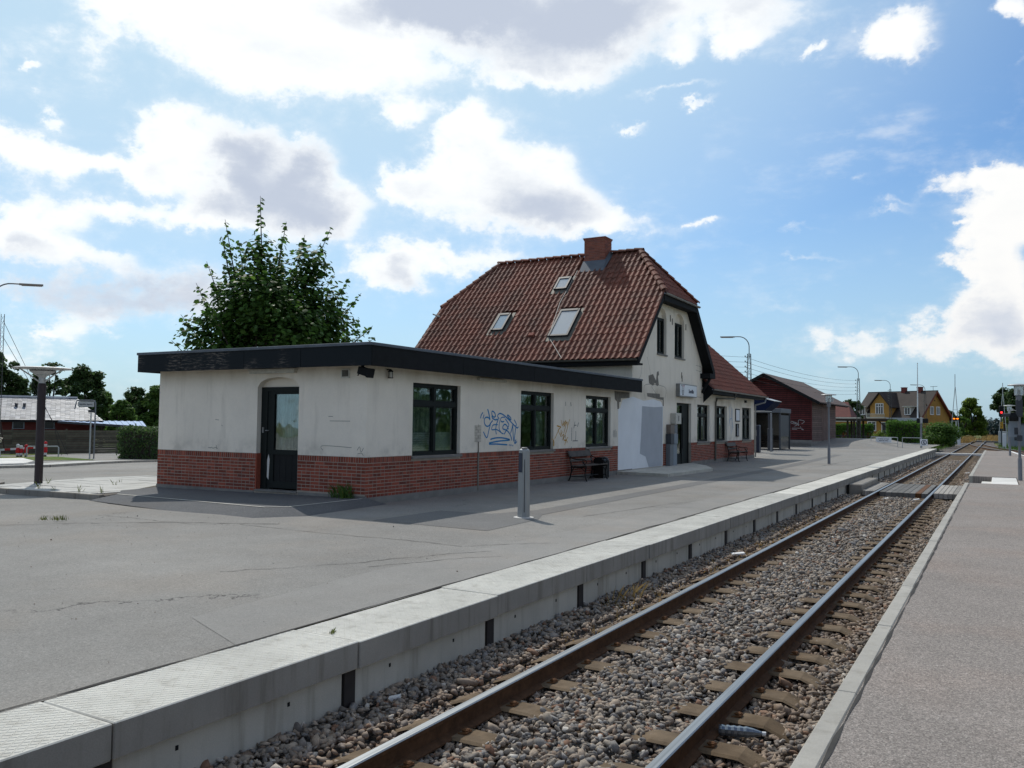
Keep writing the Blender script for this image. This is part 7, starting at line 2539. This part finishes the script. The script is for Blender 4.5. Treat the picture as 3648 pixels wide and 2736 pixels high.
def tufts(name, pts, n, h, mat, spread, label=None, w=.012):
    m = []
    V = []; F = []
    for (x, y, z) in pts:
        for i in range(n):
            a = RNG.uniform(0, 6.28); r_ = RNG.uniform(0, spread)
            bx_, by_ = x + r_ * math.cos(a), y + r_ * math.sin(a)
            hh = h * RNG.uniform(.4, 1.2) * (.7 + .6 * abs(math.sin(x * 1.3 + y * .7))); lx, ly = RNG.normal(0, .35, 2) * hh
            b = len(V)
            dx, dy = w * math.cos(a + 1.5), w * math.sin(a + 1.5)
            V += [(bx_ - dx, by_ - dy, z), (bx_ + dx, by_ + dy, z), (bx_ + lx * .5 + dx * .5, by_ + ly * .5 + dy * .5, z + hh * .65), (bx_ + lx, by_ + ly, z + hh)]
            F.append((b, b + 1, b + 2, b + 3))
    o = link(bpy.data.objects.new(name, np_mesh(name, np.array(V), np.array(F), mat)))
    return tag(o, label, kind='stuff')


M_GRASS = leafmat('grass_blade', (.07, .13, .03), .3)
g = [(RNG.uniform(-8, 6), RNG.uniform(136, 168), -.62) for _ in range(0)]
dry = [(RNG.uniform(-8.5, -3.6), RNG.uniform(140, 165), -.6) for _ in range(420)] + [(RNG.uniform(-2.2, 1.5), RNG.uniform(150, 190), -.6) for _ in range(200)]
tufts('dry_grass', dry, 14, .75, M_STRAW, .9, 'tall straw coloured grass beyond the level crossing', .03)
grn = [(RNG.uniform(.2, 3.5), RNG.uniform(92, 130), -.66) for _ in range(300)] + [(RNG.uniform(-7, -4.8), RNG.uniform(76, 130), -.66) for _ in range(140)]
tufts('verge_grass', grn, 10, .35, M_GRASS, .5, 'green grass along the line before the crossing', .02)
tufts('weeds', [(-11.05, 12.68, .12), (-11.15, 12.70, .12), (-10.95, 12.70, .12), (-11.35, 12.72, .12)], 34, .24, M_GRASS, .16, 'tuft of weeds at the foot of the annex wall near its corner', .008)
tufts('weeds', [(-13.3, 8.05, -.02), (-13.15, 8.15, -.02), (-13.05, 8.2, -.02)], 26, .06, M_WEED, .12, 'flat weed growing in an asphalt crack', .006)
tufts('weeds', [(-20.2, 12.3, 0), (-19.6, 11.7, 0), (-18.9, 11.3, 0), (-18.2, 11.2, 0), (-17.4, 11.3, 0), (-16.9, 11.5, 0), (-17.5, 13.5, 0), (-18.6, 13.0, 0), (-17.0, 14.5, 0), (-18.2, 14.6, 0), (-19.3, 13.6, 0)], 7, .13, M_WEED, .08, 'spindly weeds between the paving slabs', .006)
tufts('weeds', [(-4.44, 4.98, .0), (-4.45, 5.0, 0)], 10, .035, M_WEED, .03, 'tiny weed in a joint of the platform edge', .006)
tufts('dry_weeds', [(-3.9, 9.6, -.5), (-3.85, 9.75, -.5), (-3.75, 9.5, -.5), (-3.95, 9.3, -.5)], 7, .17, M_STRAW, .12, 'dry reddish stalks beside the left rail', .004)
st = [(RNG.uniform(-4.1, -3.45), RNG.uniform(7.5, 22), -.50) for _ in range(150)]
tufts('straw_litter', st, 5, .05, M_STRAW, .12, 'scattered dry straw on the ballast under the platform wall', .006)

# ------------------------------------------------------------------ left side: house, fence, road furniture
def zt(x, y): return terrain(x, y)

lh = empty('white_roof_house', (*lf(-1.0, 76), -1.3), 'long low house with a glaring pale slate roof behind the timber fence', 'house')
M_SLATEW = NT('pale_slate')
t = M_SLATEW
pp = t.pos()
f_ = t.math('MULTIPLY', t.rng(t.rand(), 0, 1, .75, 1.2, False), t.rng(t.noise(pp, 3, 5, .6), .3, .7, .85, 1.1, False))
M_SLATEW = t.fin(t.val((.50, .51, .53), f_), .42, 0, .6)
M_DRED = plain('dark_red_boards', (.10, .022, .018), .8, .2, 3)
def L3(e, D, z): v = E1 * e + W1 * D; return Vector((v.x, v.y, z))
ez0, rz0 = 1.36, 3.2
eL, eR = -14.0, 3.3
m = MB()
m.quad(L3(eL, 75.3, -1.8), L3(2.7, 75.3, -1.8), L3(2.7, 75.3, 1.42), L3(eL, 75.3, 1.42))
m.quad(L3(2.7, 75.3, -1.8), L3(2.7, 82, -1.8), L3(2.7, 82, 1.42), L3(2.7, 75.3, 1.42))
m.build('wall', M_DRED, lh)
m = MB()
a, b, c, d = L3(eL, 74.7, ez0), L3(eR, 74.7, ez0), L3(1.45, 78.7, rz0), L3(eL, 78.7, rz0)
m.quad(a, b, c, d); m.quad(a - Vector((0, 0, .12)), b - Vector((0, 0, .12)), c - Vector((0, 0, .12)), d - Vector((0, 0, .12))); m.quad(a, b, b - Vector((0, 0, .12)), a - Vector((0, 0, .12)))
m.poly([b, L3(3.3, 82.7, ez0), c]); m.quad(d, c, L3(3.3, 82.7, ez0), L3(eL, 82.7, ez0))
rf = m.build('roof', M_DARKWOOD, lh)
# slates laid in courses on the near slope
V, F = [], []
nv = (d - a); nc = 22
for r_ in range(nc):
    s0, s1 = r_ / nc, (r_ + 1.25) / nc
    e = eL
    lim_ = lambda s: eR + (1.45 - eR) * min(1, s)
    while e < lim_(s0) - .05:
        w = .34
        e1_ = min(e + w - .01, lim_(s0))
        up = RNG.uniform(.014, .026); tilt = RNG.uniform(-.005, .005)
        b_ = len(V)
        D0, D1 = 74.7 + 4.0 * s0, 74.7 + 4.0 * min(s1, 1)
        Z0, Z1 = ez0 + (rz0 - ez0) * s0, ez0 + (rz0 - ez0) * min(s1, 1)
        e2_ = min(e1_, lim_(s1))
        V += [L3(e, D0, Z0 + .04 + up), L3(e1_, D0, Z0 + .04 + up + tilt), L3(max(e2_, e), D1, Z1 + .012 + tilt), L3(e, D1, Z1 + .012)]
        F.append((b_, b_ + 1, b_ + 2, b_ + 3))
        e += w
mbs = MB(); mbs.add(V, F); o = mbs.build('slate', M_SLATEW, rf, kind='stuff')
m = MB(); m.beam(L3(eL, 74.66, ez0 - .06), L3(eR + .05, 74.66, ez0 - .06), .1, .14); m.build('gutter', M_DARKWOOD, lh)
m = MB(); m.beam(L3(eL, 78.7, rz0 + .08), L3(1.5, 78.7, rz0 + .08), .25, .12); m.build('ridge_cap', M_SLATEW, lh)
for e in (-2.8, -2.25):
    m = MB(); q = L3(e, 77.0, 2.42); m.tube([q - Vector((0, 0, .3)), q + Vector((0, 0, .22))], .11, 8); m.lathe([(.14, .2), (.14, .26), (.1, .28)], q, 8); m.build('vent_pipe', M_CABD, lh)
for e0, e1_ in ((-2.9, -2.2), (-.8, -.15)):
    m = MB(); m.obox(L3((e0 + e1_) / 2, 75.27, 1.0), E1 * ((e1_ - e0) / 2 + .06), W1 * .04, Vector((0, 0, .30))); w_ = m.build('window', M_GREYB if False else M_CABB, lh)
    m = MB(); m.obox(L3((e0 + e1_) / 2, 75.22, .98), E1 * ((e1_ - e0) / 2 - .02), W1 * .012, Vector((0, 0, .24))); m.build('pane', M_DGLASS, w_)
cpv = empty('blue_carport', (*lf(3.2, 73), -1.2), 'carport with a pale blue corrugated roof beside the white roofed house', 'carport')
M_BLUER = plain('pale_blue_sheet', (.20, .32, .52), .45, .1, 2)
n = 26
mm = MB()
for k in range(n):
    ea, eb = .15 + (6.3 - .15) * k / n, .15 + (6.3 - .15) * (k + 1) / n
    def pt(e, back):
        s = (e - .15) / 6.15
        return L3(e, 72.3 + (4.0 if back else 0), (1.32 - .36 * s if not back else 1.36) + (.03 if k % 2 else 0))
    mm.quad(pt(ea, 0), pt(eb, 0), pt(eb, 1), pt(ea, 1))
mm.build('roof_sheet', M_BLUER, cpv)
m = MB(); m.beam(L3(.1, 72.25, 1.26), L3(6.35, 72.25, .90), .08, .16); m.build('fascia', M_CABD, cpv)
for e in (2.5, 6.2):
    m = MB(); m.beam(L3(e, 72.6, -1.6), L3(e, 72.6, .9), .12, .12, up=(1, 0, 0)); m.build('post', M_CABD, cpv)

# horizontal board fence
fn = empty('board_fence', (-62, 38, -1.1), 'long fence of dark horizontal boards across the left background', 'fence')
M_FB = plain('green_brown_board', (.090, .084, .062), .85, .25, 3, rnd=.28)
fpts = [(-62.0, 24.5), (-59.2, 33.0), (-61.7, 38.0), (-66.6, 45.0), (-69.9, 50.8)]
fpts = [lf(-6.0, 66.5), lf(-2.6, 66.8), lf(2.3, 67.2), lf(5.6, 68.6)]
for (a, b) in zip(fpts[:-1], fpts[1:]):
    L = math.hypot(b[0] - a[0], b[1] - a[1]); n = max(1, round(L / 1.75))
    for i in range(n):
        p0 = Vector((a[0] + (b[0] - a[0]) * i / n, a[1] + (b[1] - a[1]) * i / n, 0)); p1 = Vector((a[0] + (b[0] - a[0]) * (i + 1) / n, a[1] + (b[1] - a[1]) * (i + 1) / n, 0))
        zg = terrain((p0.x + p1.x) / 2, (p0.y + p1.y) / 2)
        for k in range(10):
            z = zg + .10 + k * .165
            off = (-W1) * (.02 if k % 2 else .0)
            m = MB(); m.beam(p0 + Vector((0, 0, z)) + off, p1 + Vector((0, 0, z)) + off, .025, .15); m.build('board', M_FB, fn)
        m = MB(); m.beam(p0 + Vector((0, 0, zg - .2)) + W1 * .06, p0 + Vector((0, 0, zg + 1.75)) + W1 * .06, .1, .1, up=(1, 0, 0)); m.build('fence_post', M_FB, fn)

# grass strips and far kerb
def drape(name, pts, mat, label, dz=.012):
    cx, cy = sum(q[0] for q in pts) / len(pts), sum(q[1] for q in pts) / len(pts)
    m = MB()
    rings = [1.0, .66, .33]
    n = len(pts)
    sub = []
    for i in range(n):
        a, b = pts[i], pts[(i + 1) % n]
        for s in range(4): sub.append((a[0] + (b[0] - a[0]) * s / 4, a[1] + (b[1] - a[1]) * s / 4))
    R_ = []
    for r_ in rings: R_.append([(cx + (x - cx) * r_, cy + (y - cy) * r_) for x, y in sub])
    def z(x, y): return terrain(x, y) + dz
    for r_ in range(2):
        for i in range(len(sub)):
            j = (i + 1) % len(sub)
            q = [R_[r_][i], R_[r_][j], R_[r_ + 1][j], R_[r_ + 1][i]]
            m.poly([(x, y, z(x, y)) for x, y in q])
    for i in range(len(sub)):
        j = (i + 1) % len(sub)
        m.poly([(R_[2][i][0], R_[2][i][1], z(*R_[2][i])), (R_[2][j][0], R_[2][j][1], z(*R_[2][j])), (cx, cy, z(cx, cy))])
    return m.build(name, mat, kind='structure', label=label)


drape('grass_strip', [(-44.0, 20.0), (-42.8, 24.5), (-40.3, 27.0), (-41.5, 27.6), (-48.9, 30.3), (-52.5, 28.5), (-56, 20)], M_VERGE, 'grass strip between the road and the footpath on the left', .015)
drape('grass_strip', [(-53.8, 31.2), (-56.4, 35.0), (-63.0, 46.0), (-66.5, 47.5), (-59.2, 35), (-57.8, 30)], M_VERGE, 'grass strip at the foot of the board fence', .015)
drape('footpath', [(-36.2, 18.2), (-36.6, 21), (-39.5, 25.5), (-38.2, 29), (-35.9, 27.5), (-35.5, 24.2), (-33.3, 20.2), (-33.6, 18)], M_PAVER, 'pale footpath behind the far kerb of the road', .012)
kf = empty('far_kerb', (-34, 22, -.4), 'curved concrete kerb on the far side of the road at left', 'kerb')
kpts = [(-33.9, 14.0), (-33.2, 18.3), (-32.9, 20.05), (-34.9, 23.6), (-35.6, 25.8), (-35.2, 29.0)]
for a, b in zip(kpts[:-1], kpts[1:]):
    L = math.hypot(b[0] - a[0], b[1] - a[1]); n = max(1, round(L / 1.0))
    for i in range(n):
        x0, y0 = a[0] + (b[0] - a[0]) * i / n, a[1] + (b[1] - a[1]) * i / n; x1, y1 = a[0] + (b[0] - a[0]) * (i + .98) / n, a[1] + (b[1] - a[1]) * (i + .98) / n
        m = MB(); m.beam((x0, y0, terrain(x0, y0) + .02), (x1, y1, terrain(x1, y1) + .02), .14, .16); m.build('kerb_stone', M_KERB, kf)
m = MB(); m.prism([(-42.6, 20.5), (-40.9, 23.6), (-37.9, 22.4), (-36.3, 21.0), (-36.5, 18.6), (-40, 18)], -.75, -.36); m.build('white_slab', M_WHITEC, label='bright white slab lying by the far kerb at the left edge', cat='slab')

# bus stop sign on two posts
bs = empty('bus_stop_sign', (-43.6, 28.9, -.65), 'bus stop flag sign hung from a bent steel tube on two posts', 'sign')
sx = Vector((-43.6, 28.9, -.65))
m = MB(); m.tube([sx + E1 * .16, sx + E1 * .16 + Vector((0, 0, 3.05)), sx + E1 * .12 + Vector((0, 0, 3.2)), sx + E1 * .02 + Vector((0, 0, 3.24)), sx - E1 * .78 + Vector((0, 0, 3.22)), sx - E1 * .80 + Vector((0, 0, 3.1)), sx - E1 * .86 + Vector((0, 0, 2.75))], .035, 8); m.build('bent_tube', M_LPOST, bs)
m = MB(); m.tube([sx - E1 * .05, sx - E1 * .05 + Vector((0, 0, 2.55))], .04, 8); m.build('post', M_GALV, bs)
m = MB()
c = sx - E1 * .33 + Vector((0, 0, 3.01))
m.extrude([c + E1 * a + Vector((0, 0, z)) for a, z in ((-.34, -.14), (-.40, -.06), (-.40, .08), (-.34, .16), (.42, .16), (.42, -.14))], W1 * .03); m.build('sign_flag', M_LTOP, bs)
rotl = Matrix((E1, Vector((0, 0, 1)), -W1)).transposed().to_euler()
child('lettering', text_mesh('Stenlille Station', .105, M_INK, bold=.002), bs, c - W1 * .004 + E1 * .01, rotl)
m = MB(); m.obox(sx - E1 * .03 + Vector((0, 0, 2.63)), E1 * .17, W1 * .03, Vector((0, 0, .075))); m.build('timetable_box', M_CABD, bs)

# hoop railings
HG = 'tubular hoop railings beside the footpath'
def hoop(P, e_len, h, label):
    r = empty('hoop_railing', P, label, 'railing', HG)
    P = Vector(P)
    m = MB(); m.tube([P + Vector((0, 0, -.2)), P + Vector((0, 0, h - .08)), P + E1 * .06 + Vector((0, 0, h)), P + E1 * (e_len - .06) + Vector((0, 0, h)), P + E1 * e_len + Vector((0, 0, h - .08)), P + E1 * e_len + Vector((0, 0, -.2))], .035, 8); m.build('hoop_tube', M_GALV, r)
    return r
hoop((-49.9, 29.0, -.77), 1.66, .64, 'grey tubular hoop railing right of the dark park lamp')
hoop((-52.6, 27.0, -.8), .9, .6, 'grey tubular hoop railing cut by the left edge of the picture')
bp_ = empty('striped_beam', (-51, 29, -.4), 'slanting red and white striped barrier beam behind the small red posts', 'barrier')
for k in range(7):
    a = lf(-2.95 + k * .30, 58.6); b = lf(-2.95 + (k + 1) * .30, 58.6)
    m = MB(); m.beam((a[0], a[1], -.36 + k * .022), (b[0], b[1], -.36 + (k + 1) * .022), .04, .12); m.build('red_band' if k % 2 else 'white_band', plain('barrier_red', (.45, .03, .03), .6, .1) if k % 2 else M_SIGNW, bp_)
for e in (-2.9, -.95):
    a = lf(e, 58.7); m = MB(); m.beam((a[0], a[1], -.95), (a[0], a[1], -.30), .08, .08, up=(1, 0, 0)); m.build('beam_post', M_SIGNW, bp_)
M_FRED = plain('post_red', (.50, .02, .025), .5, .08); M_FWHT = plain('post_white', (.62, .62, .62), .5, .05)
FGp = 'small red and white painted posts by the hoop railing'
def redpost(e, D, h, label, cap):
    x, y = lf(e, D); z = -.80
    r = empty('painted_post', (x, y, z), label, 'post', FGp)
    m = MB(); m.lathe([(.075, 0), (.085, .05), (.07, .12)], (x, y, z), 10); m.build('foot', M_BLACK, r)
    m = MB(); m.lathe([(.08, .12), (.10, .2), (.085, .27)], (x, y, z), 10); m.build('white_band', M_FWHT, r)
    m = MB(); m.lathe([(.10, .27), (.12, .35), (.10, h * .68), (.075, h * .74)], (x, y, z), 10); m.build('red_shaft', M_FRED, r)
    m = MB(); m.lathe([(.085, h * .74), (.09, h * .80), (.07, h * .84)], (x, y, z), 10); m.build('white_band', M_FWHT if cap else M_FRED, r)
    m = MB(); m.lathe([(.09, h * .84), (.10, h * .92), (.05, h), (.01, h * 1.01)], (x, y, z), 10); m.build('cap', M_FWHT if cap == 2 else M_FRED, r)
redpost(-1.95, 58.2, .80, 'left of the two touching red and white posts, with a white cap', 2)
redpost(-1.78, 58.2, .72, 'right of the two touching red and white posts, slightly lower', 2)
redpost(-1.52, 58.2, .78, 'bright red post with a red cap standing alone in the middle', 0)
redpost(-.52, 58.6, .95, 'tallest red and white post, behind the hoop railing', 1)

# guyed lattice radio mast at the left edge
gm = empty('radio_mast', (*lf(-3.15, 62), -.9), 'thin guyed lattice mast at the left edge of the picture', 'mast')
bx0, by0 = lf(-3.15, 62)
m = MB()
for k in range(3):
    a = k * 2.094
    m.tube([(bx0 + .12 * math.cos(a), by0 + .12 * math.sin(a), -1.0), (bx0 + .12 * math.cos(a), by0 + .12 * math.sin(a), 8.1)], .018, 4)
for i in range(30):
    for k in range(3):
        a, b = k * 2.094, (k + 1) * 2.094
        z0, z1 = -1 + i * .3, -1 + (i + 1) * .3
        m.tube([(bx0 + .12 * math.cos(a), by0 + .12 * math.sin(a), z0), (bx0 + .12 * math.cos(b), by0 + .12 * math.sin(b), z1)], .008, 3)
m.build('lattice_frame', M_LATT, gm)
for (z, e) in ((7.7, .15), (6.7, -.2)):
    q = lf(e, 62); m = MB(); m.tube([(bx0, by0, z), (q[0], q[1], .55 if e > 0 else 1.4), lf(e + .6, 62) + (-.9,)], .014, 4); m.build('guy_wire', M_WIRE, gm)
m = MB(); m.beam(L3(-3.05, 61.5, 1.3), L3(-2.75, 61.5, -.7), .07, .07); m.build('mast_stay', M_TIMB, gm)
fl_ = empty('park_lamp', (*lf(8.9, 100), -1.5), 'distant park lamp with a flat cap above the dark hedge', 'lamp post')
fx, fy = lf(8.85, 100)
m = MB(); m.tube([(fx, fy, -1.5), (fx, fy, 1.45)], .06, 8); m.build('post', M_LTOP, fl_)
m = MB(); m.lathe([(.12, 1.45), (.35, 1.56), (.05, 1.64)], (fx, fy, 0), 14); m.build('lamp_cap', M_LTOP, fl_)

# ------------------------------------------------------------------ litter and small marks
bt = empty('crushed_can', (-1.55, 5.95, -.47), 'crushed shiny plastic bottle lying between two sleepers by the right rail', 'bottle')
M_SHINY = NT('clear_plastic').fin((.20, .22, .24), .15, .6, .8)
m = MB()
a, b = Vector((-1.70, 5.86, -.475)), Vector((-1.42, 5.93, -.47))
pts, rs = [], []
for k in range(15):
    s = k / 14
    pts.append(a.lerp(b, s)); rs.append((.034 + .005 * (k % 2)) if s < .75 else .034 - (s - .75) * .085)
m.tube(pts, rs, 10); m.build('bottle_body', M_SHINY, bt)
m = MB(); m.tube([b, b + (b - a).normalized() * .025], .016, 8); m.build('bottle_cap', M_FWHT, bt)
m = MB()
P_ = [(-3.55, 11.3), (-3.0, 24.5), (-1.6, 27.6)]
for k, (x, y, z, s) in enumerate(((-3.72, 13.9, -.49, .16), (-1.25, 44.5, -.47, .12), (-4.0, 5.2, -.49, .07), (-2.1, 27.4, -.5, .12), (-2.9, 27.2, -.5, .10))):
    m = MB(); m.obox((x, y, z + .02), (s * .6, s * .25, .012), (-s * .2, s * .4, .0), (0, 0, .012)); m.build('paper_scrap', M_WHITEP, label=['white paper scrap on the ballast under the left platform', 'bright white scrap lying beside the far right rail', 'small white scrap on the near ballast by the wall', 'white scrap against the right end of the board crossing', 'white scrap between the rails before the board crossing'][k], cat='litter')
# scattered grit on the asphalt
V0, F0 = ico()
n = 420
x = RNG.uniform(-14, -4.9, n); y = RNG.uniform(2.5, 16, n); s = RNG.uniform(.002, .006, n) * (1 + (RNG.uniform(0, 1, n) > .96) * 1.5)
V = V0[None] * s[:, None, None] * (1 + RNG.uniform(-.3, .3, (n, 12, 1)))
z = np.array([terrain(a, b) for a, b in zip(x, y)]) + s * .6
V = V + np.stack([x, y, z], -1)[:, None, :]
F = (F0[None] + (np.arange(n) * 12)[:, None, None]).reshape(-1, 3)
tag(link(bpy.data.objects.new('grit', np_mesh('grit', V.reshape(-1, 3), F, M_STONE))), 'loose grit and pebbles scattered over the asphalt', kind='stuff')
